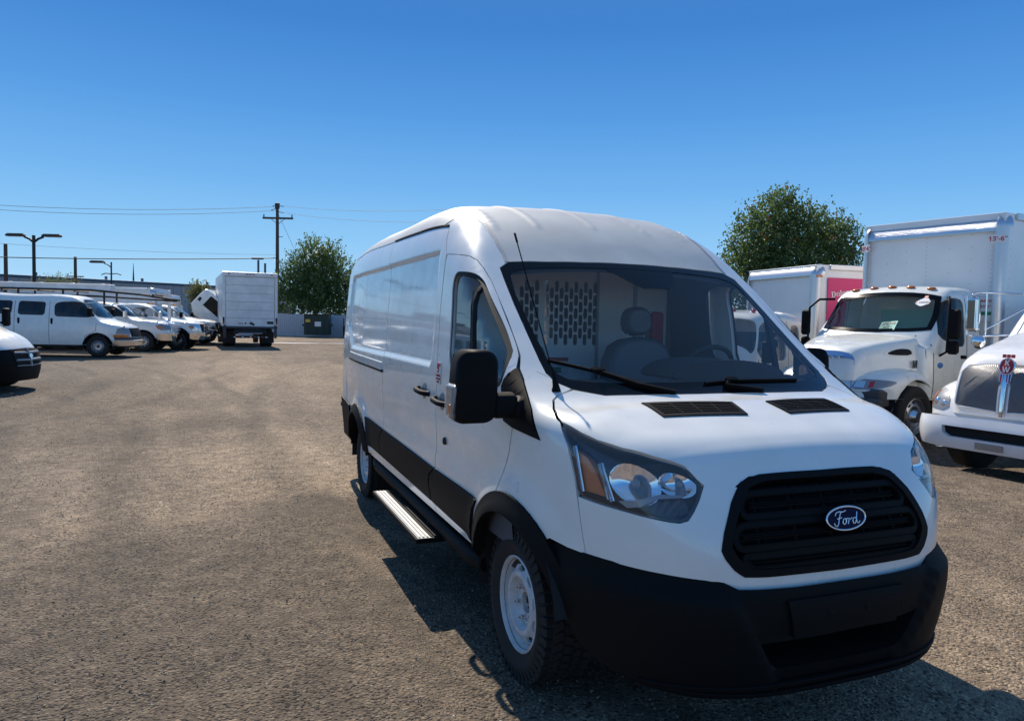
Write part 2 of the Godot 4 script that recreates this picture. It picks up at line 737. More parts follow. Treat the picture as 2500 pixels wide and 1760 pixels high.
func make_materials() -> void:
	var dust := noise_tex(0.012, lin(0.80, 0.80, 0.785), lin(0.90, 0.90, 0.90), 512, 3)
	var dust_r := noise_tex(0.02, Color(0.2, 0.2, 0.2), Color(0.5, 0.5, 0.5), 512, 5)
	for q in [["paint_white", 0.985, 0.985, 0.965], ["paint_cream", 0.965, 0.97, 0.945], ["paint_truck", 1.0, 1.0, 1.0]]:
		var m := mat(q[0], Color(q[1], q[2], q[3]), 1.0, 0.0, 0.85, 0.06)
		m.albedo_texture = dust
		m.roughness_texture = dust_r
		tri_map(m, 0.5)
	var pd := mat("paint_dusty", Color(0.985, 0.985, 0.965), 0.5, 0.0, 0.25, 0.25)
	pd.albedo_texture = noise_tex(0.01, lin(0.50, 0.50, 0.485), lin(0.66, 0.66, 0.65), 512, 61, 0.0, 6)
	tri_map(pd, 0.5)
	mat("paint_inside", lin(0.42, 0.42, 0.41), 0.6)
	var bp := mat("black_plastic", lin(0.0065, 0.0065, 0.007), 0.62)
	bp.normal_enabled = true
	bp.normal_scale = 0.12
	bp.normal_texture = noise_tex(0.25, Color.BLACK, Color.WHITE, 256, 8, 4.0, 2)
	tri_map(bp, 4.0)
	bp.metallic_specular = 0.25
	mat("black_gloss", lin(0.012, 0.012, 0.014), 0.12)
	mat("black_matte", lin(0.008, 0.008, 0.008), 0.9)
	mat("frit", lin(0.004, 0.004, 0.005), 0.12).metallic_specular = 0.3
	mat("rubber_seal", lin(0.012, 0.012, 0.012), 0.7)
	var ty := mat("tyre_rubber", lin(0.018, 0.017, 0.016), 0.85)
	ty.albedo_texture = noise_tex(0.03, Color(0.75, 0.75, 0.75), Color(1.5, 1.4, 1.3), 256, 12)
	tri_map(ty, 3.0)
	var rw := mat("rim_white", lin(0.72, 0.73, 0.75), 0.45, 0.0, 0.4, 0.2)
	rw.albedo_texture = noise_tex(0.02, Color(0.82, 0.80, 0.77), Color(1, 1, 1), 256, 17)
	tri_map(rw, 3.0)
	mat("rim_steel", lin(0.42, 0.43, 0.45), 0.35, 0.85)
	mat("chrome", lin(0.82, 0.83, 0.85), 0.05, 1.0)
	mat("chrome_soft", lin(0.68, 0.69, 0.71), 0.22, 1.0)
	mat("steel", lin(0.35, 0.35, 0.36), 0.4, 0.9)
	var al := mat("aluminium", lin(0.62, 0.63, 0.65), 0.34, 0.85)
	al.normal_enabled = true
	al.normal_scale = 0.1
	al.normal_texture = noise_tex(0.02, Color.BLACK, Color.WHITE, 256, 31, 3.0, 3)
	tri_map(al, 1.2)
	mat("tread_metal", lin(0.42, 0.42, 0.42), 0.45, 0.4)
	for q in [["glass_clear", 0.16, 0.20, 0.22, 0.06], ["glass_tint", 0.02, 0.05, 0.05, 0.20], ["glass_dark", 0.006, 0.007, 0.008, 0.86], ["lens_clear", 0.9, 0.92, 0.95, 0.05]]:
		var m := mat(q[0], lin(q[1], q[2], q[3], q[4]), 0.03)
		m.transparency = BaseMaterial3D.TRANSPARENCY_ALPHA
		if q[0] == "glass_clear":
			m.metallic_specular = 0.36
	mat("amber", lin(0.55, 0.14, 0.012), 0.2, 0.0, 0.6, 0.05)
	mat("amber_dull", lin(0.50, 0.13, 0.03), 0.25, 0.0, 0.5, 0.05)
	mat("red_lens", lin(0.40, 0.012, 0.01), 0.2, 0.0, 0.6, 0.05)
	mat("lamp_dark", lin(0.02, 0.024, 0.032), 0.25)
	mat("lamp_grey", lin(0.25, 0.26, 0.28), 0.35, 0.3)
	mat("interior_dark", lin(0.022, 0.023, 0.026), 0.75)
	mat("interior_grey", lin(0.085, 0.095, 0.11), 0.8)
	mat("interior_light", lin(0.33, 0.35, 0.35), 0.75)
	mat("seat_cloth", lin(0.16, 0.17, 0.185), 0.9)
	mat("partition_white", lin(0.86, 0.88, 0.85), 0.55)
	mat("badge_blue", lin(0.004, 0.008, 0.04), 0.4).metallic_specular = 0.2
	mat("decal_white", lin(0.75, 0.75, 0.75), 0.5)
	mat("decal_red", lin(0.45, 0.02, 0.03), 0.5)
	mat("decal_pink", lin(0.62, 0.03, 0.16), 0.45)
	mat("decal_navy", lin(0.02, 0.025, 0.07), 0.45)
	mat("decal_blue", lin(0.05, 0.16, 0.42), 0.45)
	mat("decal_green", lin(0.02, 0.22, 0.09), 0.5)
	mat("decal_yellow", lin(0.62, 0.42, 0.05), 0.5)
	mat("decal_black", lin(0.01, 0.01, 0.01), 0.5)
	mat("paper_green", lin(0.45, 0.75, 0.58), 0.8)
	var bx := mat("box_panel", lin(0.82, 0.83, 0.83), 0.32, 0.0, 0.3, 0.15)
	bx.albedo_texture = noise_tex(0.008, Color(0.965, 0.965, 0.96), Color(1.0, 1.0, 1.0), 512, 41)
	tri_map(bx, 0.3)
	var bw := mat("box_white", lin(0.84, 0.84, 0.84), 0.45, 0.0, 0.25, 0.2)
	bw.albedo_texture = noise_tex(0.01, Color(0.91, 0.905, 0.89), Color(1.0, 1.0, 1.0), 512, 43)
	tri_map(bw, 0.3)
	mat("silver_blue", lin(0.28, 0.42, 0.62), 0.3, 0.6, 0.8, 0.05)
	mat("bumper_grey", lin(0.05, 0.05, 0.053), 0.6)
	mat("frame_black", lin(0.012, 0.012, 0.013), 0.7)
	mat("dumpster_green", lin(0.012, 0.035, 0.026), 0.55)
	var wd := mat("wood_pole", lin(0.12, 0.085, 0.06), 0.9)
	wd.albedo_texture = noise_tex(0.03, Color(0.7, 0.7, 0.7), Color(1.3, 1.25, 1.2), 256, 51)
	tri_map(wd, 1.0)
	mat("pole_bronze", lin(0.016, 0.014, 0.013), 0.5)
	mat("lamp_array", lin(0.55, 0.52, 0.48), 0.3, 0.2)
	mat("wire_black", lin(0.02, 0.02, 0.022), 0.6)
	mat("fence_metal", lin(0.50, 0.52, 0.55), 0.45, 0.2)
	mat("building_panel", lin(0.36, 0.37, 0.38), 0.7)
	mat("building_trim", lin(0.03, 0.10, 0.17), 0.5)
	mat("building_low", lin(0.22, 0.22, 0.23), 0.7)
	mat("building_tan", lin(0.42, 0.30, 0.16), 0.8)
	mat("roof_unit", lin(0.12, 0.15, 0.18), 0.6)
	mat("junk_brown", lin(0.10, 0.055, 0.035), 0.9)
	mat("bark", lin(0.045, 0.035, 0.028), 0.95)
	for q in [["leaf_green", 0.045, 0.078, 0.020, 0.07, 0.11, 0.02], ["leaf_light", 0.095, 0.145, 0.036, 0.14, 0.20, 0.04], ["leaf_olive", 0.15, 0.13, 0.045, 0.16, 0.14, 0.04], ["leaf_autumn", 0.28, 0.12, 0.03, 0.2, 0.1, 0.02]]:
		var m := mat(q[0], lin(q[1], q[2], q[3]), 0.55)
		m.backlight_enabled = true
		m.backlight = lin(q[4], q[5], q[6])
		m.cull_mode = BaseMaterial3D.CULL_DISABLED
	for q in [["stone_grey", 0.30, 0.28, 0.25], ["stone_brown", 0.38, 0.29, 0.20], ["stone_dark", 0.06, 0.056, 0.053], ["stone_pale", 0.52, 0.49, 0.45]]:
		mat(q[0], lin(q[1], q[2], q[3]), 0.9)

# ---------------------------------------------------------------- ground
func ground_y(x: float, z: float) -> float:
	return 0.16 * smoothstep(-9.0, -26.0, x) - 0.24 * smoothstep(-5.9, -7.4, z) * smoothstep(-34.0, -16.0, x)

func make_ground() -> void:
	var big := FastNoiseLite.new()
	big.seed = 21
	big.frequency = 0.05
	big.fractal_octaves = 5
	var fine := FastNoiseLite.new()
	fine.seed = 22
	fine.frequency = 0.55
	fine.fractal_octaves = 4
	var n := 420
	var xs := PackedFloat32Array()
	for i in n + 1:
		var s := (float(i) / n * 2 - 1)
		xs.append(sinh(s * 5.2) / sinh(5.2) * 420.0)
	var vs := PackedVector3Array()
	var ns := PackedVector3Array()
	var cs := PackedColorArray()
	var ix := PackedInt32Array()
	for i in n + 1:
		for j in n + 1:
			var x := xs[i] - 1.0
			var z := xs[j] + 1.5
			var r := Vector2(x, z).length()
			var near := clampf(1.5 - r / 30.0, 0.0, 1.0)
			var b := big.get_noise_2d(x, z)
			var q := fine.get_noise_2d(x, z)
			vs.append(Vector3(x, ground_y(x, z) + (fine.get_noise_2d(x * 0.4 + 70, z * 0.4) * 0.022 + q * 0.012 - 0.012) * near, z))
			ns.append(Vector3.UP)
			# worn driving lane down the middle is paler and browner, the parking strip on the left is dark gravel
			var lane := exp(-pow((z - 1.2 - (x + 8.0) * -0.012 + b * 1.5) / 3.6, 2.0))
			var side := smoothstep(1.5, 7.0, z + b * 2.0)
			var c := Color(0.365, 0.268, 0.178).lerp(Color(0.545, 0.410, 0.275), lane * 0.85)
			c = c.lerp(Color(0.265, 0.220, 0.175), side * 0.8)
			var streak := fine.get_noise_2d(x * 0.25, z * 1.6 + b * 2.0)
			c = c * (1.0 + b * 0.5 + q * 0.25 + streak * 0.3)
			# curved wheel tracks left by trucks turning in
			for tk in [[2.9, -3.0, 0.022], [4.4, -3.0, 0.022], [1.9, -9.0, -0.02], [3.5, -9.0, -0.02], [3.0, -16.0, 0.05], [4.7, -16.0, 0.05], [2.2, -20.0, -0.004]]:
				var dz: float = z - tk[0] - tk[2] * (x - tk[1]) * (x - tk[1]) - b * 0.6
				var bite := clampf(0.55 + fine.get_noise_2d(x * 0.5 + tk[1] * 9.0, z) * 1.6, 0, 1)
				c = c * (1.0 - 0.30 * bite * exp(-pow(dz / 0.17, 2.0)) + 0.13 * bite * exp(-pow((absf(dz) - 0.34) / 0.13, 2.0)))
			# damp, oily patches close to the camera
			var wet := smoothstep(0.12, 0.42, big.get_noise_2d(x * 3.0 + 40, z * 3.0))
			c = c.lerp(Color(0.10, 0.080, 0.06), wet * 0.6 * clampf(1.3 - r / 14.0, 0, 1))
			c.a = 1
			cs.append(c)
	for i in n:
		for j in n:
			var a := i * (n + 1) + j
			ix.append_array([a, a + n + 1, a + 1, a + 1, a + n + 1, a + n + 2])
	# slopes
	for i in range(1, n):
		for j in range(1, n):
			var k := i * (n + 1) + j
			ns[k] = Vector3(-(vs[k + n + 1].y - vs[k - n - 1].y) / (vs[k + n + 1].x - vs[k - n - 1].x), 1, -(vs[k + 1].y - vs[k - 1].y) / (vs[k + 1].z - vs[k - 1].z)).normalized()
	var a := []
	a.resize(Mesh.ARRAY_MAX)
	a[Mesh.ARRAY_VERTEX] = vs
	a[Mesh.ARRAY_NORMAL] = ns
	a[Mesh.ARRAY_COLOR] = cs
	a[Mesh.ARRAY_INDEX] = ix
	var am := ArrayMesh.new()
	am.add_surface_from_arrays(Mesh.PRIMITIVE_TRIANGLES, a)
	var m := mat("gravel", Color.WHITE, 0.95)
	m.vertex_color_use_as_albedo = true
	# grain: stones of a centimetre or two, each with a tone of its own, over sand
	var size := 1024
	var cell := FastNoiseLite.new()
	cell.noise_type = FastNoiseLite.TYPE_CELLULAR
	cell.cellular_return_type = FastNoiseLite.RETURN_CELL_VALUE
	cell.fractal_type = FastNoiseLite.FRACTAL_NONE
	cell.frequency = 0.14
	cell.seed = 5
	var tone := cell.get_seamless_image(size, size)
	cell.cellular_return_type = FastNoiseLite.RETURN_DISTANCE
	var dist := cell.get_seamless_image(size, size)
	var sand := FastNoiseLite.new()
	sand.frequency = 0.2
	sand.fractal_octaves = 3
	sand.seed = 9
	var grit := sand.get_seamless_image(size, size)
	var im := Image.create(size, size, false, Image.FORMAT_RGB8)
	var hm := Image.create(size, size, false, Image.FORMAT_RGB8)
	for j in size:
		for i in size:
			var t := tone.get_pixel(i, j).r
			var d := dist.get_pixel(i, j).r
			var g := grit.get_pixel(i, j).r
			var stone := smoothstep(0.66, 0.36, d) * smoothstep(0.22, 0.4, t)
			var k := 0.60 + (g - 0.5) * 0.8
			var warm := fposmod(t * 37.0, 1.0)
			var s := 0.22 + 1.05 * fposmod(t * 91.0, 1.0)
			var c := Color(k, k, k).lerp(Color(s * (0.94 + 0.12 * warm), s, s * (1.06 - 0.16 * warm)), stone * 0.85)
			if stone > 0.3 and fposmod(t * 57.0, 1.0) > 0.965:
				c = Color(1, 1, 1)
			elif stone > 0.25 and fposmod(t * 57.0, 1.0) < 0.14:
				c = Color(0.16, 0.155, 0.15)
			im.set_pixel(i, j, c.clamp().linear_to_srgb())
			var h := clampf(0.3 + (g - 0.5) * 0.4 + stone * (0.7 - d) * 0.9, 0, 1)
			hm.set_pixel(i, j, Color(h, h, h))
	m.albedo_texture = ImageTexture.create_from_image(im)
	m.heightmap_enabled = true
	m.heightmap_scale = 1.3
	m.heightmap_texture = ImageTexture.create_from_image(hm)
	tri_map(m, 0.42, true)
	m.detail_enabled = true
	m.detail_blend_mode = BaseMaterial3D.BLEND_MODE_MUL
	m.detail_uv_layer = BaseMaterial3D.DETAIL_UV_2
	m.uv2_triplanar = true
	m.uv2_world_triplanar = true
	m.uv2_scale = Vector3.ONE * 0.13
	var dn := noise_tex(0.03, lin(0.52, 0.51, 0.50), lin(1, 1, 1), 1024, 77, 0.0, 6)
	(dn.noise as FastNoiseLite).fractal_gain = 0.85
	dn.color_ramp.set_offset(0, 0.25)
	dn.color_ramp.set_offset(1, 0.72)
	m.detail_albedo = dn
	struct("ground", am, "gravel")
	# loose stones near the camera: far too many to count
	var rng := RandomNumberGenerator.new()
	rng.seed = 11
	var st := MB.new()
	for i in 8:
		var th: float = PI * 0.5
	var shape := stone_mesh()
	for q in [["stone_grey", 16000, 0.0034], ["stone_brown", 18000, 0.0034], ["stone_dark", 9000, 0.0034], ["stone_pale", 2200, 0.0030]]:
		var mm := MultiMesh.new()
		mm.transform_format = MultiMesh.TRANSFORM_3D
		mm.mesh = shape
		mm.instance_count = q[1]
		for i in q[1]:
			var r := 1.0 + pow(rng.randf(), 1.3) * 19.0
			var way := rng.randf_range(PI * 0.87, PI * 1.37)
			var p := Vector3(3.1 + r * cos(way), 0, 2.27 + r * sin(way))
			var s: float = q[2] * (0.5 + 1.6 * pow(rng.randf(), 3.0)) * (1.0 + r * 0.03)
			var bs := Basis.from_euler(Vector3(rng.randf() * 6, rng.randf() * 6, rng.randf() * 6)).scaled(Vector3(s * rng.randf_range(0.8, 1.5), s * rng.randf_range(0.5, 0.9), s))
			mm.set_instance_transform(i, Transform3D(bs, p + Vector3(0, ground_y(p.x, p.z) + s * 0.1 - 0.004, 0)))
		var mi := MultiMeshInstance3D.new()
		mi.name = numbered("loose_gravel", self)
		mi.multimesh = mm
		mi.material_override = mats[q[0]]
		add_child(mi, true)
		mi.set_meta("kind", "stuff")
		tag(mi, {"stone_grey": "loose grey stones strewn over the dirt lot", "stone_brown": "loose brown stones strewn over the dirt lot", "stone_dark": "loose dark stones strewn over the dirt lot", "stone_pale": "loose pale chips strewn over the dirt lot"}[q[0]], "gravel")

func stone_mesh() -> ArrayMesh:
	var mb := MB.new()
	var p := [Vector3(1, 0, 0.1), Vector3(-1, 0.1, 0), Vector3(0.1, 1, 0), Vector3(0, -1, 0.2), Vector3(0.1, 0, 1), Vector3(-0.1, 0.2, -1)]
	for s in [[0, 2, 4], [2, 1, 4], [1, 3, 4], [3, 0, 4], [2, 0, 5], [1, 2, 5], [3, 1, 5], [0, 3, 5]]:
		mb.tri(p[s[0]], p[s[1]], p[s[2]])
	for i in mb.n.size():
		mb.n[i] = (mb.n[i] + mb.v[i].normalized()).normalized()
		if mb.n[i].dot(mb.v[i]) < 0:
			mb.n[i] = -mb.n[i]
	return mb.mesh()

# ---------------------------------------------------------------- the white cargo van
func recess(x: float, y: float) -> float:
	# the long stamped panel of the cargo side, a shallow hollow along the doors and the swell over each wheel
	if y < 0.5 or y > 2.2:
		return 0.0
	var d := maxf(y - 2.095, 1.385 - y)
	d = maxf(d, (x + 1.305 + (y - 1.37) * 0.06))
	d = maxf(d, -4.62 - x)
	d = maxf(d, (-x - 4.62 + (1.60 - y) * 1.55) * 0.55)
	# rounded corners
	var cx := maxf(absf(x + 2.96) - 1.58, 0)
	var cy := maxf(absf(y - 1.74) - 0.285, 0)
	if cx > 0 and cy > 0:
		d = maxf(d, sqrt(cx * cx + cy * cy) - 0.07)
	var r := 0.019 * smoothstep(0.016, -0.026, d)
	if x < 0.3 and x > -4.6:
		r += 0.010 * exp(-pow((y - 0.93) / 0.10, 2.0)) * smoothstep(0.3, -0.3, x)
	for wx in [0.05, -3.76]:
		var q := sqrt(pow(x - wx, 2.0) + pow(y - 0.37, 2.0))
		r -= 0.022 * smoothstep(0.66, 0.50, q)
	return r

func van_body() -> Body:
	var b := Body.new(
		[[-5.05, 2.45], [-4.5, 2.495], [-3.2, 2.515], [-2.2, 2.515], [-1.75, 2.48], [-1.4, 2.405], [-1.1, 2.285], [-0.9, 2.17], [-0.72, 2.045], [-0.4, 1.82], [-0.1, 1.61], [0.15, 1.435], [0.30, 1.348], [0.42, 1.322], [0.6, 1.268], [0.74, 1.214], [0.80, 1.178], [0.86, 1.115], [0.96, 1.0], [1.1, 0.80]],
		[[0.2, 0.94], [0.35, 0.985], [0.55, 1.005], [0.75, 1.025], [0.95, 1.032], [1.15, 1.032], [1.3, 1.028], [1.6, 1.01], [1.9, 0.985], [2.2, 0.955], [2.45, 0.92], [2.6, 0.89]],
		[[0.2, 0.93], [0.45, 0.97], [0.65, 0.995], [0.8, 1.0], [0.95, 0.985], [1.1, 0.95], [1.25, 0.90], [1.5, 0.8], [2.6, 0.3]],
		[[-5, 0], [-1.8, 0], [-1.0, 0.05], [-0.6, 0.10], [0.2, 0.11], [0.34, 0.06], [0.6, 0.04], [1.1, 0.03]],
		[[-5, 0.16], [-1.8, 0.15], [-1.2, 0.11], [-0.8, 0.06], [0.2, 0.035], [0.4, 0.045], [1.1, 0.08]])
	b.rear = -4.96
	b.taper = Vector3(0.035, -3.7, -4.96)
	b.stamp = recess
	return b

func arc(cx: float, cy: float, r: float, a0: float, a1: float, n: int, z := 1.0) -> PackedVector3Array:
	var o := PackedVector3Array()
	for i in n + 1:
		var a := deg_to_rad(lerpf(a0, a1, float(i) / n))
		o.append(Vector3(cx + r * cos(a), cy + r * sin(a), z))
	return o

func make_van() -> void:
	var b := van_body()
	var t := thing("cargo_van", "white mid-roof cargo van in front, with black grille and bumper, parked nose towards the camera", "van")
	var side := Lay.dir(Vector3(0, 0, 1))
	var wrap := Lay.wrap(-0.6)
	# outlines on the skin, passenger side
	var lamp := V([[0.364, 1.248, 0.925], [0.455, 1.164, 0.933], [0.489, 1.094, 0.93], [0.514, 1.026, 0.926], [0.526, 0.979, 0.924], [0.621, 0.966, 0.883], [0.714, 0.956, 0.828], [0.789, 0.945, 0.767], [0.85, 0.935, 0.699], [0.869, 0.933, 0.669], [0.881, 0.943, 0.642], [0.882, 0.972, 0.616], [0.874, 1.014, 0.586], [0.861, 1.046, 0.565], [0.832, 1.09, 0.566], [0.79, 1.125, 0.6], [0.724, 1.151, 0.697], [0.638, 1.175, 0.79], [0.552, 1.197, 0.853], [0.48, 1.216, 0.888], [0.411, 1.237, 0.91]])
	var wind_low := V([[0.29, 1.353, 0.0], [0.285, 1.352, 0.18], [0.274, 1.351, 0.31], [0.245, 1.348, 0.495], [0.215, 1.345, 0.635], [0.18, 1.354, 0.688], [0.129, 1.367, 0.759], [0.079, 1.387, 0.80]])
	var wind_side := V([[0.056, 1.396, 0.815], [-0.001, 1.428, 0.828], [-0.081, 1.483, 0.827], [-0.254, 1.612, 0.822], [-0.44, 1.754, 0.818], [-0.623, 1.894, 0.806], [-0.715, 1.965, 0.798], [-0.749, 2.002, 0.736]])
	var wind_top := V([[-0.735, 2.006, 0.62], [-0.716, 2.011, 0.516], [-0.694, 2.017, 0.285], [-0.685, 2.022, 0.0]])
	var roof_seam := V([[-0.753, 2.003, 0.75], [-0.824, 2.058, 0.743], [-0.955, 2.153, 0.746], [-1.13, 2.257, 0.744], [-1.28, 2.320, 0.760], [-1.42, 2.335, 0.82]])
	# --- roof
	var roof := PackedVector3Array()
	for i in range(wind_top.size() - 1, -1, -1):
		roof.append(wind_top[i] + Vector3(-0.004, 0.003, 0))
	roof.append_array(roof_seam)
	roof.append_array(V([[-1.5, 2.285, 0.895], [-1.985, 2.288, 0.911], [-3.03, 2.315, 0.893], [-4.0, 2.315, 0.885], [-4.84, 2.30, 0.87], [-4.90, 2.36, 0.7], [-4.91, 2.40, 0.4], [-4.91, 2.40, 0.0]]))
	var ribs := [0.0, 0.43, -0.43]
	var rib := func(p: Vector3) -> float:
		var o := 0.0
		for z in [0.03, 0.42, -0.36, -0.66, 0.70]:
			o += 0.005 * smoothstep(0.026, 0.010, absf(p.z - z)) * smoothstep(-1.02, -1.10, p.x)
		return o
	part("roof", patch(b, Lay.ring(1.5), both(roof), [], 0.02, rib, 0.03), "paint_dusty", t)
	for s in [1, -1]:
		part("roof_seam_strip", strip(b, Lay.ring(1.5), roof_seam if s > 0 else mir(roof_seam), 0.022, 0.003, 0.06), "tread_metal", t)
	# --- windscreen
	var wind := PackedVector3Array()
	wind.append_array(wind_low)
	wind.append_array(wind_side)
	wind.append_array(wind_top)
	var wl := Lay.dir(Vector3(0.6, 0.8, 0))
	var glass_half := V([[0.205, 1.398, 0.0], [0.197, 1.399, 0.26], [0.165, 1.397, 0.50], [0.127, 1.397, 0.628], [0.075, 1.405, 0.74], [0.02, 1.430, 0.78], [-0.06, 1.480, 0.79], [-0.245, 1.613, 0.791], [-0.514, 1.816, 0.786], [-0.645, 1.917, 0.765], [-0.675, 1.945, 0.735], [-0.685, 1.968, 0.66], [-0.670, 1.978, 0.55], [-0.644, 1.988, 0.228], [-0.64, 1.992, 0.0]])
	part("windscreen", patch(b, wl, both(wind), [], 0.08, -0.004, 0.0), "glass_clear", t)
	part("windscreen_border", patch(b, wl, both(wind), [both(glass_half)], 0.06, -0.0015, 0.0), "frit", t)
	part("sensor_cover", patch(b, wl, V([[-0.655, 1.99, 0.20], [-0.641, 1.986, 0.18], [-0.532, 1.913, 0.082], [-0.475, 1.873, 0.016], [-0.483, 1.876, -0.15], [-0.561, 1.927, -0.235], [-0.674, 1.998, -0.30], [-0.67, 1.999, -0.05]]), [], 0.08, -0.0025, 0.0), "frit", t)
	# --- bonnet
	var bon := PackedVector3Array()
	bon.append_array(V([[0.297, 1.353, 0.0], [0.292, 1.351, 0.18], [0.281, 1.35, 0.31], [0.252, 1.347, 0.495], [0.222, 1.345, 0.635], [0.187, 1.353, 0.688], [0.140, 1.363, 0.757], [0.150, 1.34, 0.835], [0.173, 1.322, 0.866], [0.245, 1.294, 0.898], [0.332, 1.263, 0.920], [0.368, 1.252, 0.921]]))
	for i in range(20, 13, -1):
		bon.append(lamp[i] + Vector3(-0.004, 0.006, -0.002))
	bon.append_array(V([[0.850, 1.079, 0.540], [0.868, 1.066, 0.491], [0.876, 1.066, 0.440], [0.868, 1.086, 0.40], [0.856, 1.104, 0.345], [0.862, 1.105, 0.236], [0.866, 1.106, 0.0]]))
	var vents := []
	var vent := V([[0.343, 1.318, 0.523], [0.421, 1.322, 0.096], [0.557, 1.283, 0.115], [0.51, 1.279, 0.519]])
	vents.append(vent)
	vents.append(mir(vent))
	var bl := Lay.dir(Vector3(0.35, 1, 0))
	part("bonnet", patch(b, bl, both(bon), vents, 0.03, 0.0, 0.02, null, 0.06), "paint_white", t)
	for s in [0, 1]:
		var o: PackedVector3Array = vents[s]
		var mid := (o[0] + o[1] + o[2] + o[3]) / 4
		var inner := PackedVector3Array()
		for p in o:
			inner.append(mid + (p - mid) * Vector3(0.72, 1, 0.91))
		var vf := part("bonnet_vent", patch(b, bl, o, [inner], 0.04, 0.006, 0.012), "black_plastic", t)
		part("vent_back", patch(b, bl, inner, [], 0.06, -0.05, 0.0), "black_matte", vf)
		for k in 6:
			var u := (k + 0.5) / 6.0
			part("vent_slat", strip(b, bl, PackedVector3Array([inner[0].lerp(inner[3], u), inner[1].lerp(inner[2], u)]), 0.009, 0.003, 0.06, false, null, 0.02), "black_plastic", vf)
		for k in 3:
			var u := (k + 1) / 4.0
			part("vent_rib", strip(b, bl, PackedVector3Array([inner[0].lerp(inner[1], u), inner[3].lerp(inner[2], u)]), 0.004, 0.005, 0.06, false, null, 0.02), "black_plastic", vf)
	# --- the white front skirt round lamps and grille
	var grille := V([[0.865, 1.091, 0.357], [0.884, 1.053, 0.425], [0.926, 0.951, 0.492], [0.945, 0.851, 0.532], [0.949, 0.824, 0.529], [0.957, 0.79, 0.509], [0.968, 0.744, 0.468], [0.977, 0.733, 0.426], [0.996, 0.734, 0.264], [1.001, 0.731, 0.0]])
	var fas := V([[1.0, 0.665, 0.0], [0.996, 0.665, 0.236], [0.975, 0.668, 0.424], [0.964, 0.675, 0.474], [0.95, 0.715, 0.524], [0.927, 0.726, 0.585], [0.842, 0.738, 0.719], [0.715, 0.747, 0.831], [0.577, 0.75, 0.904], [0.566, 0.808, 0.91], [0.546, 0.901, 0.919], [0.530, 0.972, 0.921]])
	for i in range(5, 14):
		fas.append(lamp[i] + Vector3(0.002, -0.004 if i < 11 else 0.0, -0.004 if i >= 10 else 0.0))
	fas.append_array(V([[0.857, 1.068, 0.545], [0.872, 1.058, 0.491], [0.883, 1.054, 0.430]]))
	var gr := PackedVector3Array()
	gr.append_array(V([[0.874, 1.097, 0.0], [0.87, 1.098, 0.236]]))
	gr.append_array(grille)
	var whole := fillet(both(gr), 0.07)
	for i in whole.size() / 2:
		if whole[i].z >= 0 and whole[i].y < 1.05 and i > 6:
			fas.append(whole[i])
	fas.append(Vector3(1.001, 0.731, 0.0))
	part("front_skirt", patch(b, wrap, both(fas), [], 0.03, 0.0, 0.03), "paint_white", t)
	# --- grille
	var gmid := Vector3(0.94, 0.91, 0)
	var gin := PackedVector3Array()
	for p in whole:
		gin.append(gmid + (p - gmid) * Vector3(1, 0.85, 0.92))
	var grl := Lay.dir(Vector3(1, 0.25, 0))
	var g := part("grille", patch(b, grl, whole, [gin], 0.04, func(p: Vector3) -> float: return 0.004, 0.05, null, 0.07), "black_plastic", t)
	part("grille_back", patch(b, grl, gin, [], 0.08, -0.075, 0.0), "black_matte", g)
	# three flat loops, each with a thin bar through its middle
	for q in [[1.045, 0.955, 0.395, 0.435], [0.925, 0.835, 0.455, 0.475], [0.805, 0.752, 0.455, 0.405]]:
		var loop := PackedVector3Array()
		var y0: float = q[0]
		var y1: float = q[1]
		var r := (y0 - y1) * 0.5
		for i in 9:
			var a := PI / 2 - PI * i / 8.0
			loop.append(Vector3(0.95, (y0 + y1) / 2 + r * sin(a), lerpf(q[2], q[3], i / 8.0) - r * 0.9 + r * 0.9 * cos(a)))
		var whole_loop := both(loop)
		part("grille_loop", strip(b, grl, whole_loop, 0.024, -0.006, 0.06, true, null, 0.04), "black_plastic", g)
		var yc := (y0 + y1) / 2
		part("grille_bar", strip(b, grl, V([[0.95, yc, -q[2] + 0.02], [0.95, yc, q[2] - 0.02]]), 0.008, -0.018, 0.06, false, null, 0.04), "black_plastic", g)
	for z in [-0.36, -0.18, 0.0, 0.18, 0.36]:
		part("grille_post", strip(b, grl, V([[0.9, 1.06, z * 0.9], [0.97, 0.75, z]]), 0.012, -0.028, 0.06, false, null, 0.045), "black_plastic", g)
	make_badge(b, t)
	# --- headlamps
	for s in [1, -1]:
		var flip := func(a: PackedVector3Array) -> PackedVector3Array: return a if s > 0 else mir(a)
		var ll := Lay.dir(Vector3(0.7, 0.25, 0.65 * s))
		var lm: PackedVector3Array = fillet(flip.call(lamp), 0.02)
		var h := part("headlight", patch(b, ll, lm, [], 0.03, -0.002, 0.0), "lens_clear", t)
		var mid := Vector3.ZERO
		for p in lm:
			mid += p / lm.size()
		var inn := PackedVector3Array()
		for p in lm:
			inn.append(p.lerp(mid, 0.05))
		part("lamp_rim", patch(b, ll, lm, [inn], 0.03, -0.006, 0.0, null, 0.075), "black_gloss", h)
		part("lamp_housing", patch(b, ll, inn, [], 0.04, -0.075, 0.0), "lamp_dark", h)
		part("amber_reflector", patch(b, ll, flip.call(V([[0.483, 1.152, 0.925], [0.537, 1.131, 0.905], [0.579, 1.083, 0.893], [0.614, 1.028, 0.881], [0.636, 0.990, 0.872], [0.545, 0.996, 0.916], [0.509, 1.097, 0.922]])), [], 0.03, -0.03, 0.04), "amber_dull", h)
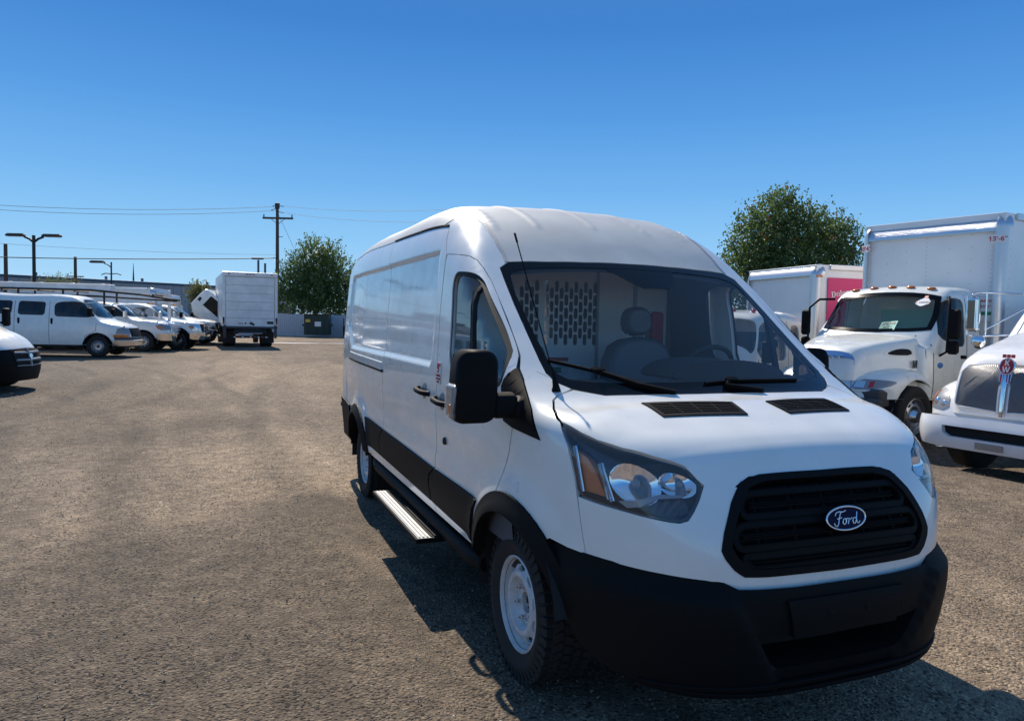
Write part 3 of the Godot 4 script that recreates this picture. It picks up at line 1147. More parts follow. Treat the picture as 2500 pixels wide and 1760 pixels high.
		for q in [[[0.728, 1.058, 0.786], 0.105, 0.086, 0.058, 5.0], [[0.822, 1.070, 0.652], 0.070, 0.050, 0.040, 4.0]]:
			var bowl := PackedVector3Array()
			var bc := Vector3(q[0][0], q[0][1], q[0][2] * s)
			var right := Vector3(0.62, 0.0, -0.78 * s).normalized()
			for i in 24:
				var a := TAU * i / 24.0
				bowl.append(bc + right * q[1] * cos(a) + Vector3(-0.1, 1, 0).normalized() * q[2] * sin(a) - right * 0.2 * q[2] * sin(a))
			var dep: float = q[3]
			var rad: float = q[1]
			var fc: float = q[4]
			# flat facets: the bowl's curve followed by straight pieces both ways
			var piece := func(v: float) -> float:
				var k := floorf(v * fc)
				var u := v * fc - k
				return lerpf(pow(k / fc, 2.0), pow((k + 1.0) / fc, 2.0), u)
			var facet := func(p: Vector3) -> float:
				var d := (p - bc).dot(right) / rad
				var e: float = (p.y - bc.y) / q[2]
				return -0.016 - dep * clampf(1.0 - piece.call(d) - piece.call(e), 0.0, 1.0)
			part("lamp_reflector", patch(b, ll, bowl, [], 0.008, facet, 0.010), "chrome", h)
			var bl2 := MB.new()
			bl2.ball(b.hit(bc + Vector3(0.7, 0.25, 0.65 * s).normalized() * 1.0, -Vector3(0.7, 0.25, 0.65 * s).normalized()) + Vector3(-0.7, -0.2, -0.65 * s).normalized() * 0.045, Vector3(0.018, 0.018, 0.018) * (1.0 if rad > 0.08 else 0.7), 10, 8)
			part("lamp_bulb", bl2, "lamp_grey", h)
		# grey shelf under the bowls, and slim bright trims at the outer end
		part("lamp_shelf", patch(b, ll, flip.call(V([[0.690, 0.985, 0.835], [0.735, 0.992, 0.80], [0.770, 1.008, 0.765], [0.800, 1.030, 0.715], [0.835, 1.030, 0.640], [0.838, 1.022, 0.640], [0.800, 1.012, 0.722], [0.765, 0.975, 0.780], [0.728, 0.965, 0.818]])), [], 0.02, -0.012, 0.03), "lamp_grey", h)
		for q in [[[0.625, 1.075, 0.872], [0.668, 0.978, 0.855]], [[0.60, 1.12, 0.872], [0.655, 0.985, 0.862]], [[0.470, 1.17, 0.925], [0.535, 0.992, 0.918]]]:
			part("lamp_trim", strip(b, ll, flip.call(V(q)), 0.007, -0.02, 0.03, false, null, 0.03), "chrome_soft", h)
		part("fog_flutes", patch(b, ll, flip.call(V([[0.80, 1.005, 0.735], [0.845, 1.02, 0.625], [0.868, 0.97, 0.62], [0.845, 0.952, 0.69], [0.795, 0.962, 0.76]])), [], 0.01, func(p: Vector3) -> float: return -0.035 + 0.004 * sin(p.z * 480.0), 0.01), "lamp_dark", h)
	# --- front bumper: one black moulding round the nose, with a plate panel over a low opening
	var bb := van_body()
	bb.stamp = null
	bb.nose = Curve1.new([[0.15, 0.93], [0.25, 0.985], [0.36, 1.02], [0.5, 1.045], [0.62, 1.055], [0.665, 1.05], [0.695, 1.015], [0.72, 0.998], [0.8, 1.0], [1.2, 0.9], [2.6, 0.3]])
	bb.wid = Curve1.new([[0.15, 0.93], [0.25, 0.985], [0.45, 1.03], [0.62, 1.045], [0.70, 1.038], [0.76, 1.028], [0.9, 1.03], [2.6, 1.0]])
	var bum := V([[1.0, 0.692, 0.0], [0.996, 0.692, 0.236], [0.975, 0.695, 0.424], [0.964, 0.697, 0.474], [0.95, 0.719, 0.524], [0.927, 0.730, 0.585], [0.842, 0.742, 0.719], [0.715, 0.751, 0.831], [0.577, 0.755, 0.904], [0.404, 0.758, 0.96], [0.385, 0.74, 0.966]])
	for i in 6:
		var a := deg_to_rad(lerpf(46, 13, i / 5.0))
		bum.append(Vector3(0.05 + 0.475 * cos(a), 0.37 + 0.475 * sin(a), 0.96))
	bum.append_array(V([[0.53, 0.405, 0.91], [0.60, 0.34, 0.86], [0.74, 0.295, 0.74], [0.88, 0.275, 0.60], [0.96, 0.27, 0.35], [1.0, 0.27, 0.0]]))
	var hole := V([[1.02, 0.51, 0.0], [1.02, 0.51, 0.30], [1.02, 0.52, 0.41], [1.0, 0.40, 0.335], [1.0, 0.375, 0.30], [1.0, 0.37, 0.0]])
	var groove := func(p: Vector3) -> float:
		# the middle stands back a little between two slanting ridges
		var e := absf(p.z) - (0.335 + (p.y - 0.38) * 0.62)
		return -0.022 * smoothstep(0.012, -0.012, e) * smoothstep(0.69, 0.655, p.y) + 0.004 * exp(-pow((e - 0.012) / 0.012, 2.0)) * smoothstep(0.70, 0.66, p.y)
	var bump := part("front_bumper", patch(bb, wrap, both(bum), [both(hole)], 0.026, groove, 0.05, null, 0.14), "black_plastic", t)
	part("bumper_opening", patch(bb, Lay.dir(Vector3(1, 0, 0)), both(hole), [], 0.08, -0.16, 0.0), "black_matte", bump)
	part("plate_panel", patch(bb, Lay.dir(Vector3(1, 0, 0)), V([[1.05, 0.655, -0.295], [1.05, 0.655, 0.295], [1.05, 0.505, 0.26], [1.05, 0.505, -0.26]]), [], 0.05, -0.008, 0.03), "black_plastic", bump)
	for z in [-0.09, 0.10]:
		var mb := MB.new()
		mb.xf = Transform3D(Basis(Vector3(0, 0, 1), -PI / 2), bb.hit(Vector3(2, 0.59, z), Vector3(-1, 0, 0)) + Vector3(-0.012, 0, 0))
		mb.lathe([[0.0, 0.006], [0.010, 0.006], [0.017, 0.002], [0.020, 0.0]].map(func(q): return [q[0], q[1]]), 16)
		part("plate_plug", mb, "black_plastic", bump)
	part("bumper_lip", strip(bb, wrap, both(V([[1.0, 0.285, 0.0], [0.95, 0.287, 0.40], [0.86, 0.30, 0.62], [0.74, 0.32, 0.74]])), 0.02, 0.012, 0.08), "black_plastic", bump)
	# --- the two sides
	for s in [1, -1]:
		make_van_side(b, t, s, lamp, wind_side, roof_seam)
	# --- rear, floor
	var back := V([[-4.96, 2.30, 0.86], [-4.96, 2.0, 0.93], [-4.96, 1.2, 0.97], [-4.96, 0.5, 0.95], [-4.96, 0.42, 0.92], [-4.96, 0.42, -0.92], [-4.96, 0.5, -0.95], [-4.96, 1.2, -0.97], [-4.96, 2.0, -0.93], [-4.96, 2.30, -0.86], [-4.93, 2.40, -0.5], [-4.93, 2.40, 0.5]])
	part("rear_doors", patch(b, Lay.dir(Vector3(-1, 0, 0)), back, [], 0.1, 0.0, 0.02), "paint_white", t)
	var fl := MB.new()
	fl.box(Vector3(-2.3, 0.50, 0), Vector3(5.2, 0.06, 1.84))
	fl.box(Vector3(-2.3, 0.36, 0.42), Vector3(4.6, 0.14, 0.09))
	fl.box(Vector3(-2.3, 0.36, -0.42), Vector3(4.6, 0.14, 0.09))
	fl.box(Vector3(0.2, 0.42, 0), Vector3(0.9, 0.16, 0.9))
	fl.box(Vector3(0.0, 0.30, 0), Vector3(0.12, 0.10, 1.5))
	fl.box(Vector3(-3.76, 0.34, 0), Vector3(0.14, 0.14, 1.5))
	fl.box(Vector3(0.55, 0.62, 0), Vector3(0.04, 0.6, 1.3))
	part("underbody", fl, "frame_black", t)
	var rb := MB.new()
	rb.box(Vector3(-4.99, 0.56, 0), Vector3(0.12, 0.16, 1.86), 0.03)
	rb.box(Vector3(-5.03, 0.72, 0.955), Vector3(0.16, 0.05, 0.05), 0.01)
	part("rear_bumper", rb, "black_plastic", t)
	make_van_inside(b, t)
	# --- wipers, aerial
	for q in [[V([[-0.068, 1.483, 0.792], [0.066, 1.437, 0.596], [0.15, 1.41, 0.48], [0.262, 1.36, 0.34]]), V([[0.066, 1.437, 0.60], [0.20, 1.40, 0.46], [0.285, 1.36, 0.30]])], [V([[0.222, 1.389, 0.10], [0.205, 1.391, -0.06], [0.185, 1.391, -0.31], [0.16, 1.40, -0.52]]), V([[0.205, 1.391, -0.06], [0.24, 1.375, 0.0], [0.285, 1.36, -0.20]])]]:
		var w := part("wiper", strip(b, wl, q[0], 0.010, 0.012, 0.05), "black_plastic", t)
		part("wiper_arm", strip(b, wl, q[1], 0.013, 0.020, 0.05), "black_plastic", w)
		var mb := MB.new()
		mb.box(b.hit(q[0][1] + Vector3(0.6, 0.8, 0), Vector3(-0.6, -0.8, 0)) + Vector3(0.01, 0.014, 0), Vector3(0.028, 0.016, 0.07), 0.005, Basis(Vector3(0, 0, 1), -0.64))
		part("wiper_bridge", mb, "black_plastic", w)
	var ab := b.hit(Vector3(0.11, 2.2, 0.83), Vector3(0, -1, 0))
	var an := MB.new()
	an.tube([ab + Vector3(-0.03, 0.06, 0), ab + Vector3(-0.54, 0.755, 0)], 0.0035, 6)
	an.tube([ab + Vector3(-0.51, 0.715, 0), ab + Vector3(-0.545, 0.762, 0)], 0.006, 8)
	an.tube([ab + Vector3(0, -0.01, 0), ab + Vector3(-0.005, 0.02, 0), ab + Vector3(-0.04, 0.075, 0)], 0.024, 12, 0.006)
	part("aerial", an, "black_plastic", t)
	# --- wheels
	for q in [[0.0, 1, false], [0.0, -1, false], [-3.76, 1, true], [-3.76, -1, true]]:
		var w := make_wheel(0.352, 0.235, 0.222, true, t)
		w.position = Vector3(q[0], 0.345, 0.848 * q[1])
		w.rotation.y = 0.0 if q[1] > 0 else PI
		if q[0] < -1:
			w.position.z = 0.855 * q[1]

func make_badge(b: Body, t: Node3D) -> void:
	# blue oval with a chrome rim and handwritten letters
	var c := b.hit(Vector3(2, 0.918, -0.033), Vector3(-1, 0, 0))
	var nn := Vector3(0.975, 0.22, -0.03).normalized()
	var right := Vector3.UP.cross(nn).normalized()
	var up := nn.cross(right)
	var bs := Basis(right, up, nn)
	var o := Node3D.new()
	o.name = "badge"
	t.add_child(o)
	var el := PackedVector2Array()
	var ring := []
	for i in 40:
		var a := TAU * i / 40
		el.append(Vector2(0.102 * cos(a), 0.044 * sin(a)))
		ring.append(Vector3(0.103 * cos(a), 0.045 * sin(a), 0.012))
	var m := MB.new()
	m.prism(el, 0.012, 0.004)
	part("badge_plate", m, "badge_blue", o)
	m = MB.new()
	m.tube(ring, 0.0042, 8, -1, false, true)
	part("badge_rim", m, "chrome", o)
	# strokes of the script, drawn in a 10 x 4 box
	var strokes := [
		[[0.6, 1.0], [0.9, 0.3], [1.5, 0.1], [2.0, 0.7], [2.5, 2.2], [3.0, 3.3], [3.6, 3.7]],
		[[1.2, 2.8], [1.6, 3.5], [2.6, 3.75], [3.9, 3.6], [4.9, 3.9]],
		[[1.7, 2.0], [2.4, 2.05], [3.3, 2.2]],
		[[4.4, 1.9], [3.8, 1.7], [3.5, 0.9], [3.9, 0.4], [4.5, 0.7], [4.8, 1.4], [4.4, 1.9], [4.9, 1.8], [5.4, 1.9]],
		[[5.2, 0.4], [5.5, 1.2], [5.7, 1.9], [6.1, 1.5], [6.5, 1.9], [6.8, 1.8]],
		[[8.0, 1.8], [7.4, 1.9], [6.9, 1.3], [7.0, 0.5], [7.5, 0.4], [8.1, 1.2], [8.6, 3.3], [8.2, 1.4], [8.2, 0.6], [8.7, 0.4], [9.3, 0.9]]]
	for st in strokes:
		var path := []
		for q in st:
			path.append(Vector3((q[0] - 4.9) * 0.0158, (q[1] - 1.95) * 0.0152, 0.014))
		m = MB.new()
		m.tube(path, 0.0028, 6)
		part("badge_letter", m, "chrome", o)
	o.transform = Transform3D(bs, c + nn * 0.012)

func make_van_side(b: Body, t: Node3D, s: int, lamp: PackedVector3Array, wind_side: PackedVector3Array, roof_seam: PackedVector3Array) -> void:
	var side := Lay.dir(Vector3(0, 0, s))
	var fl := func(a: PackedVector3Array) -> PackedVector3Array: return a if s > 0 else mir(a)
	# front wing
	var w := V([[0.572, 0.75, 0.904], [0.487, 0.752, 0.936], [0.39, 0.757, 0.96]])
	w.append_array(arc(0.05, 0.37, 0.47, 52, 107, 10))
	w.append_array(V([[-0.083, 0.86, 1.025], [-0.03, 0.962, 1.024], [0.026, 1.07, 1.019], [0.049, 1.182, 1.013], [0.288, 1.161, 0.982], [0.172, 1.28, 0.973], [0.001, 1.395, 0.943], [-0.03, 1.435, 0.87], [0.03, 1.411, 0.825], [0.060, 1.394, 0.813], [0.085, 1.385, 0.80], [0.126, 1.368, 0.766], [0.134, 1.357, 0.79], [0.144, 1.341, 0.843], [0.166, 1.321, 0.875], [0.240, 1.291, 0.907], [0.330, 1.259, 0.930]]))
	for i in 5:
		w.append(lamp[i] + Vector3(-0.004, 0, 0.002))
	w.append_array(V([[0.541, 0.901, 0.919], [0.561, 0.808, 0.91]]))
	part("front_wing", patch(b, Lay.dir(Vector3(0.3, 0.75, s)), fl.call(w), [], 0.025, 0.0, 0.02), "paint_white", t)
	# windscreen pillar up to the gutter
	var p := V([[-0.073, 1.448, 0.937], [0.001, 1.398, 0.943], [-0.03, 1.438, 0.87], [0.03, 1.414, 0.825]])
	for i in range(1, wind_side.size()):
		p.append(wind_side[i] + Vector3(-0.002, 0.001, 0.006))
	p.append_array(roof_seam)
	p.append_array(V([[-1.46, 2.275, 0.895], [-1.376, 2.262, 0.90], [-1.200, 2.070, 0.966], [-1.181, 2.071, 0.968], [-1.004, 2.056, 0.956], [-0.881, 2.040, 0.927], [-0.813, 2.014, 0.905], [-0.738, 1.966, 0.893], [-0.635, 1.892, 0.884], [-0.524, 1.807, 0.888], [-0.362, 1.681, 0.891], [-0.188, 1.546, 0.904], [-0.140, 1.510, 0.911]]))
	part("windscreen_pillar", patch(b, Lay.dir(Vector3(0.3, 0.6, s)), fl.call(p), [], 0.025, 0.0, 0.02), "paint_white", t)
	# front door with its window
	var d := V([[-0.093, 0.86, 1.0], [-0.04, 0.962, 1.0], [0.016, 1.07, 1.0], [0.039, 1.182, 1.0], [-0.03, 1.30, 1.0], [-0.084, 1.448, 1.0], [-0.147, 1.506, 1.0], [-0.190, 1.541, 1.0], [-0.364, 1.676, 1.0], [-0.525, 1.802, 1.0], [-0.636, 1.887, 1.0], [-0.739, 1.961, 1.0], [-0.814, 2.008, 1.0], [-0.882, 2.033, 1.0], [-1.004, 2.050, 1.0], [-1.178, 2.064, 1.0], [-1.186, 2.0, 1.0], [-1.190, 1.69, 1.0], [-1.170, 1.50, 1.0], [-1.150, 1.30, 1.0], [-1.141, 1.057, 1.0], [-1.155, 0.831, 1.0], [-1.162, 0.774, 1.0], [-1.258, 0.712, 1.0], [-1.281, 0.64, 1.0], [-1.245, 0.537, 1.0], [-1.19, 0.48, 1.0], [-0.42, 0.48, 1.0], [-0.40, 0.53, 1.0]])
	d.append_array(arc(0.05, 0.37, 0.47, 160, 109, 10))
	var win := chaikin(V([[-1.015, 1.949, 1.0], [-0.789, 1.943, 1.0], [-0.690, 1.915, 1.0], [-0.561, 1.821, 1.0], [-0.288, 1.612, 1.0], [-0.115, 1.475, 1.0], [-0.09, 1.36, 1.0], [-0.20, 1.345, 1.0], [-0.62, 1.345, 1.0], [-0.93, 1.36, 1.0], [-0.955, 1.68, 1.0]]), 2)
	var front := part("front_door", patch(b, side, fl.call(d), [fl.call(win)], 0.03, 0.0, 0.02, null, 0.03), "paint_white", t)
	var wm := Vector3(-0.55, 1.64, 1.0)
	var glass := PackedVector3Array()
	for q in win:
		glass.append(wm + (q - wm) * Vector3(0.945, 0.935, 1))
	var wn := part("door_window", patch(b, side, fl.call(glass), [], 0.1, -0.016, 0.0), "glass_tint", front)
	part("window_seal", patch(b, side, fl.call(win), [fl.call(glass)], 0.04, -0.006, 0.0, null, 0.02), "rubber_seal", front)
	part("window_post", strip(b, side, fl.call(V([[-0.655, 1.90, 1.0], [-0.53, 1.36, 1.0]])), 0.034, -0.006, 0.08, false, null, 0.03), "rubber_seal", front)
	# sliding door (or, on the driver's side, the plain panel)
	var sd := V([[-1.386, 2.262, 1.0], [-1.205, 2.066, 1.0], [-1.200, 1.69, 1.0], [-1.180, 1.50, 1.0], [-1.160, 1.30, 1.0], [-1.151, 1.057, 1.0], [-1.167, 0.831, 1.0], [-1.174, 0.774, 1.0], [-1.270, 0.712, 1.0], [-1.293, 0.64, 1.0], [-1.257, 0.537, 1.0], [-1.20, 0.48, 1.0], [-2.75, 0.48, 1.0], [-2.79, 0.66, 1.0], [-2.745, 0.735, 1.0], [-2.645, 0.79, 1.0], [-2.65, 0.87, 1.0], [-2.675, 1.05, 1.0], [-2.76, 2.08, 1.0], [-2.87, 2.298, 1.0], [-1.95, 2.279, 1.0]])
	var sl := part("sliding_door" if s > 0 else "cargo_panel", patch(b, side, fl.call(sd), [], 0.026, 0.0, 0.02), "paint_white", t)
	var qp := V([[-2.88, 2.299, 1.0], [-2.77, 2.08, 1.0], [-2.685, 1.05, 1.0], [-2.66, 0.87, 1.0], [-2.655, 0.785, 1.0], [-2.755, 0.73, 1.0], [-2.80, 0.66, 1.0], [-2.76, 0.48, 1.0], [-3.28, 0.48, 1.0]])
	qp.append_array(arc(-3.76, 0.37, 0.46, 15, 168, 16))
	qp.append_array(V([[-4.3, 0.45, 1.0], [-4.92, 0.45, 1.0], [-4.94, 1.0, 1.0], [-4.94, 1.9, 1.0], [-4.9, 2.25, 1.0], [-4.84, 2.30, 1.0], [-4.0, 2.312, 1.0], [-3.0, 2.309, 1.0]]))
	part("rear_quarter", patch(b, side, fl.call(qp), [], 0.026, 0.0, 0.02), "paint_white", t)
	part("gutter_rail", strip(b, Lay.ring(1.5), fl.call(V([[-1.40, 2.272, 0.90], [-1.985, 2.286, 0.911], [-2.86, 2.306, 0.90]])), 0.016, 0.010, 0.06), "black_plastic", t)
	part("gutter_rail", strip(b, Lay.ring(1.5), fl.call(V([[-2.88, 2.308, 0.90], [-4.0, 2.315, 0.885], [-4.84, 2.305, 0.87]])), 0.012, 0.006, 0.06), "paint_white", t)
	# track of the sliding door
	var tr := part("door_track", strip(b, side, fl.call(V([[-2.72, 1.283, 1.0], [-4.32, 1.300, 1.0]])), 0.075, 0.010, 0.06), "paint_white", t)
	part("track_slot", strip(b, side, fl.call(V([[-2.70, 1.252, 1.0], [-4.32, 1.268, 1.0]])), 0.022, 0.013, 0.06), "black_matte", tr)
	# handles in their cups
	for q in [[sl, -1.42, 1.215], [front, -1.02, 1.19]]:
		var at := b.hit(Vector3(q[1], q[2], 3.0 * s), Vector3(0, 0, -s))
		var m := MB.new()
		var path := []
		for i in 9:
			var u := i / 8.0 * 2 - 1
			path.append(at + Vector3(u * 0.125, -u * 0.008, s * (0.044 - 0.042 * u * u * u * u)))
		m.tube(path, 0.017, 8)
		part("door_handle", m, "black_plastic", q[0])
		m = MB.new()
		m.xf = Transform3D(Basis(Vector3(1, 0, 0), PI / 2 * s), at + Vector3(0, 0, s * 0.003))
		m.lathe([[0.052, 0.0], [0.048, 0.0015], [0.0, -0.001]], 20)
		part("handle_cup", m, "lamp_grey", q[0])
	if s > 0:
		var at := b.hit(Vector3(-0.97, 0.963, 3.0), Vector3(0, 0, -1))
		var m := MB.new()
		m.xf = Transform3D(Basis(Vector3(1, 0, 0), PI / 2), at)
		m.lathe([[0.024, 0.0], [0.022, 0.012], [0.015, 0.014], [0.013, 0.008], [0.0, 0.006]], 20)
		part("door_lock", m, "black_gloss", front)
	# black sail in front of the mirror
	part("mirror_sail", patch(b, Lay.dir(Vector3(0.2, 0.1, s)), fl.call(V([[-0.082, 1.446, 0.937], [-0.002, 1.392, 0.943], [0.168, 1.278, 0.973], [0.284, 1.164, 0.982], [0.049, 1.186, 1.014], [-0.045, 1.205, 1.021], [-0.10, 1.36, 0.98]])), [], 0.04, 0.006, 0.02), "black_plastic", t)
	make_van_mirror(b, t, s)
	# mouldings: black strip along the doors, wheel lips
	var tops := [[-0.43, 0.758], [-0.691, 0.762], [-1.162, 0.762], [-1.945, 0.777], [-2.655, 0.788], [-3.282, 0.800]]
	var strips := [[-0.43, -1.158, -1.245, -1.278, -1.252], [-1.172, -2.648, -2.745, -2.785, -2.77], [-2.662, -3.30, -3.32, -3.30, -3.25]]
	for i in 3:
		var o := PackedVector3Array()
		if i == 0:
			o = V([[-0.36, 0.757, 1.0], [-0.691, 0.762, 1.0], [-1.157, 0.761, 1.0], [-1.254, 0.710, 1.0], [-1.276, 0.64, 1.0], [-1.243, 0.545, 1.0], [-0.80, 0.535, 1.0], [-0.43, 0.53, 1.0], [-0.45, 0.6, 1.0], [-0.41, 0.70, 1.0]])
		elif i == 1:
			o = V([[-1.178, 0.762, 1.0], [-1.945, 0.777, 1.0], [-2.642, 0.787, 1.0], [-2.740, 0.733, 1.0], [-2.784, 0.66, 1.0], [-2.755, 0.562, 1.0], [-1.8, 0.552, 1.0], [-1.262, 0.545, 1.0], [-1.298, 0.64, 1.0], [-1.276, 0.712, 1.0]])
		else:
			o = V([[-2.662, 0.788, 1.0], [-3.36, 0.802, 1.0], [-3.30, 0.70, 1.0], [-3.27, 0.60, 1.0], [-3.26, 0.566, 1.0], [-2.768, 0.562, 1.0], [-2.80, 0.66, 1.0], [-2.757, 0.735, 1.0]])
		part("side_moulding", patch(b, side, fl.call(o), [], 0.05, func(q: Vector3) -> float: return 0.012 + 0.006 * smoothstep(0.74, 0.68, q.y), 0.02), "black_plastic", t)
	for q in [[0.05, 0.515, 0.425, 20.0, 163.0, 12.0], [-3.76, 0.50, 0.42, 12.0, 172.0, 12.0]]:
		var lip := arc(q[0], 0.37, q[1], q[3], q[4], 22)
		var inn := arc(q[0], 0.37, q[2], q[4], q[3], 22)
		lip.append_array(inn)
		var cx: float = q[0]
		var r0: float = q[2]
		var r1: float = q[1]
		part("wheel_arch_lip", patch(bb_side(b), side, fl.call(lip), [], 0.022, func(e: Vector3) -> float: return 0.012 + 0.024 * smoothstep(r1, r0, Vector2(e.x - cx, e.y - 0.37).length()), 0.06), "black_plastic", t)
		# inner arch
		var m := MB.new()
		var n := 20
		for i in n:
			var a0 := deg_to_rad(lerpf(q[5], 188, float(i) / n))
			var a1 := deg_to_rad(lerpf(q[5], 188, float(i + 1) / n))
			var e0 := Vector3(cos(a0), sin(a0), 0)
			var e1 := Vector3(cos(a1), sin(a1), 0)
			var o := Vector3(cx, 0.37, 0)
			m.squad(o + e0 * 0.47 + Vector3(0, 0, s * 1.0), o + e1 * 0.47 + Vector3(0, 0, s * 1.0), o + e1 * 0.47 + Vector3(0, 0, s * 0.62), o + e0 * 0.47 + Vector3(0, 0, s * 0.62), -e0, -e1, -e1, -e0)
			m.tri(o + e0 * 0.48 + Vector3(0, 0, s * 0.62), o + e1 * 0.48 + Vector3(0, 0, s * 0.62), o + Vector3(0, 0, s * 0.62), Vector3(0, 0, s), Vector3(0, 0, s), Vector3(0, 0, s))
		part("wheel_arch_liner", m, "frame_black", t)
	# rear corner moulding
	part("rear_corner_moulding", patch(b, side, fl.call(V([[-4.22, 0.44, 1.0], [-4.22, 0.60, 1.0], [-4.30, 0.80, 1.0], [-4.93, 0.84, 1.0], [-4.94, 0.44, 1.0]])), [], 0.06, 0.018, 0.03), "black_plastic", t)
	# sill pipe and step
	var m := MB.new()
	m.tube([Vector3(-3.22, 0.43, 0.95 * s), Vector3(-3.0, 0.425, 0.985 * s), Vector3(-0.55, 0.405, 0.985 * s), Vector3(-0.42, 0.40, 0.95 * s)], 0.045, 10)
	part("sill", m, "black_plastic", t)
	if s > 0:
		var st := Node3D.new()
		st.name = "side_step"
		t.add_child(st)
		m = MB.new()
		m.box(Vector3(-1.68, 0.362, 1.075), Vector3(1.30, 0.03, 0.20), 0.008)
		m.box(Vector3(-2.05, 0.38, 0.93), Vector3(0.06, 0.05, 0.2), 0.008)
		m.box(Vector3(-1.3, 0.38, 0.93), Vector3(0.06, 0.05, 0.2), 0.008)
		part("step_board", m, "black_plastic", st)
		for k in 7:
			m = MB.new()
			m.box(Vector3(-1.66, 0.381, 1.005 + k * 0.024), Vector3(1.24, 0.012, 0.013), 0.003)
			part("tread_rib", m, "tread_metal" if k > 3 else "black_plastic", st)
		m = MB.new()
		m.box(Vector3(-1.66, 0.3785, 1.118), Vector3(1.26, 0.004, 0.085), 0.0)
		part("tread_plate", m, "tread_metal", st)
		# decals
		var dc := Node3D.new()
		dc.name = "clearance_sticker"
		t.add_child(dc)
		var at := b.hit(Vector3(-1.11, 1.35, 3.0), Vector3(0, 0, -1))
		m = MB.new()
		m.box(Vector3.ZERO, Vector3(0.085, 0.13, 0.002))
		part("sticker_sheet", m, "decal_white", dc)
		letter("sticker_text", "9'", 0.06, "decal_red", dc, Vector3(0, 0.03, 0.002), Basis(), "Droid Sans", true)
		letter("sticker_text", "VERTICAL", 0.013, "decal_red", dc, Vector3(0, -0.014, 0.002), Basis(), "Droid Sans", true)
		letter("sticker_text", "CLEARANCE", 0.011, "decal_red", dc, Vector3(0, -0.034, 0.002), Basis(), "Droid Sans", true)
		letter("sticker_text", "9 FEET", 0.011, "decal_red", dc, Vector3(0, -0.052, 0.002), Basis(), "Droid Sans", true)
		dc.transform = Transform3D(Basis(Vector3(1, 0, 0), -0.05), at + Vector3(0, 0, 0.004))
		m = MB.new()
		var fa := b.hit(Vector3(0.13, 0.93, 3.0), Vector3(0, 0, -1))
		var fn := b.grad(fa)
		m.box(fa + fn * 0.001, Vector3(0.028, 0.045, 0.002), 0.0, Basis.looking_at(-fn))
		part("wing_sticker", m, "decal_white", t)

func bb_side(b: Body) -> Body:
	return b

func make_van_mirror(b: Body, t: Node3D, s: int) -> void:
	var o := Node3D.new()
	o.name = numbered("door_mirror", t)
	t.add_child(o, true)
	var m := MB.new()
	# shell: rounded block, fuller to the front, drawn as a stack of rounded outlines
	var levels := [[0.075, 0.82, 0.88], [0.062, 0.95, 0.96], [0.035, 1.0, 1.0], [-0.045, 1.0, 1.0], [-0.055, 0.97, 0.98]]
	var rings := []
	var base := rrect(0.205, 0.325, 0.055, 5)
	for l in levels:
		var r := []
		for q in base:
			var lean: float = 0.012 * (q.y / 0.18) # narrower and leaning in at the top
			var k := 1.0 - 0.10 * smoothstep(0.02, 0.18, q.y)
			r.append(Vector3(l[0] - 0.02 * smoothstep(-0.1, 0.18, q.y), q.y * l[2], (q.x * k * l[1] - lean) * s))
		rings.append(r)
	var cnt := base.size()
	for i in rings.size() - 1:
		for k in cnt:
			var k2 := (k + 1) % cnt
			var nor := func(rr: int, kk: int) -> Vector3:
				var q: Vector3 = rings[rr][kk]
				var e := Vector3(0, q.y / 0.18 * 0.55, q.z / 0.10 * s * s).normalized()
				return (e + Vector3([1.6, 0.55, 0.08, -0.02, -0.5][rr], 0, 0)).normalized()
			m.squad(rings[i][k], rings[i][k2], rings[i + 1][k2], rings[i + 1][k], nor.call(i, k), nor.call(i, k2), nor.call(i + 1, k2), nor.call(i + 1, k))
	for k in cnt:
		var k2 := (k + 1) % cnt
		var fnt := Vector3(0.079, 0, 0)
		m.tri(fnt, rings[0][k], rings[0][k2], Vector3(1, 0, 0), Vector3(1, 0.2 * signf(rings[0][k].y), 0), Vector3(1, 0.2 * signf(rings[0][k2].y), 0))
		m.tri(Vector3(-0.05, 0, 0), rings[4][k], rings[4][k2])
	part("mirror_shell", m, "black_plastic", o)
	m = MB.new()
	var arm := PackedVector2Array([Vector2(0.05, -0.10), Vector2(0.05, 0.02), Vector2(-0.05, 0.02), Vector2(-0.05, -0.10)])
	m.box(Vector3(0.02, -0.085, -0.135 * s), Vector3(0.10, 0.115, 0.14), 0.03)
	m.box(Vector3(0.025, -0.105, -0.215 * s), Vector3(0.13, 0.125, 0.10), 0.04)
	part("mirror_arm", m, "black_plastic", o)
	m = MB.new()
	var lens := []
	m.box(Vector3(-0.005, -0.065, 0.098 * s), Vector3(0.115, 0.150, 0.030), 0.014)
	part("mirror_indicator", m, "lamp_grey", o)
	m = MB.new()
	m.box(Vector3(0.0, -0.065, 0.104 * s), Vector3(0.125, 0.158, 0.030), 0.014)
	part("indicator_lens", m, "lens_clear", o)
	m = MB.new()
	m.box(Vector3(0.015, -0.10, 0.114 * s), Vector3(0.03, 0.05, 0.012), 0.005)
	part("indicator_bulb", m, "amber_dull", o)
	m = MB.new()
	m.box(Vector3(-0.057, 0.04, 0), Vector3(0.004, 0.20, 0.165), 0.0)
	part("mirror_glass", m, "chrome", o)
	o.position = Vector3(0.03, 1.375, 1.20 * s)
	if s < 0:   # the far mirror is folded back
		o.position = Vector3(-0.33, 1.385, -1.09)
		o.rotation.y = 1.35

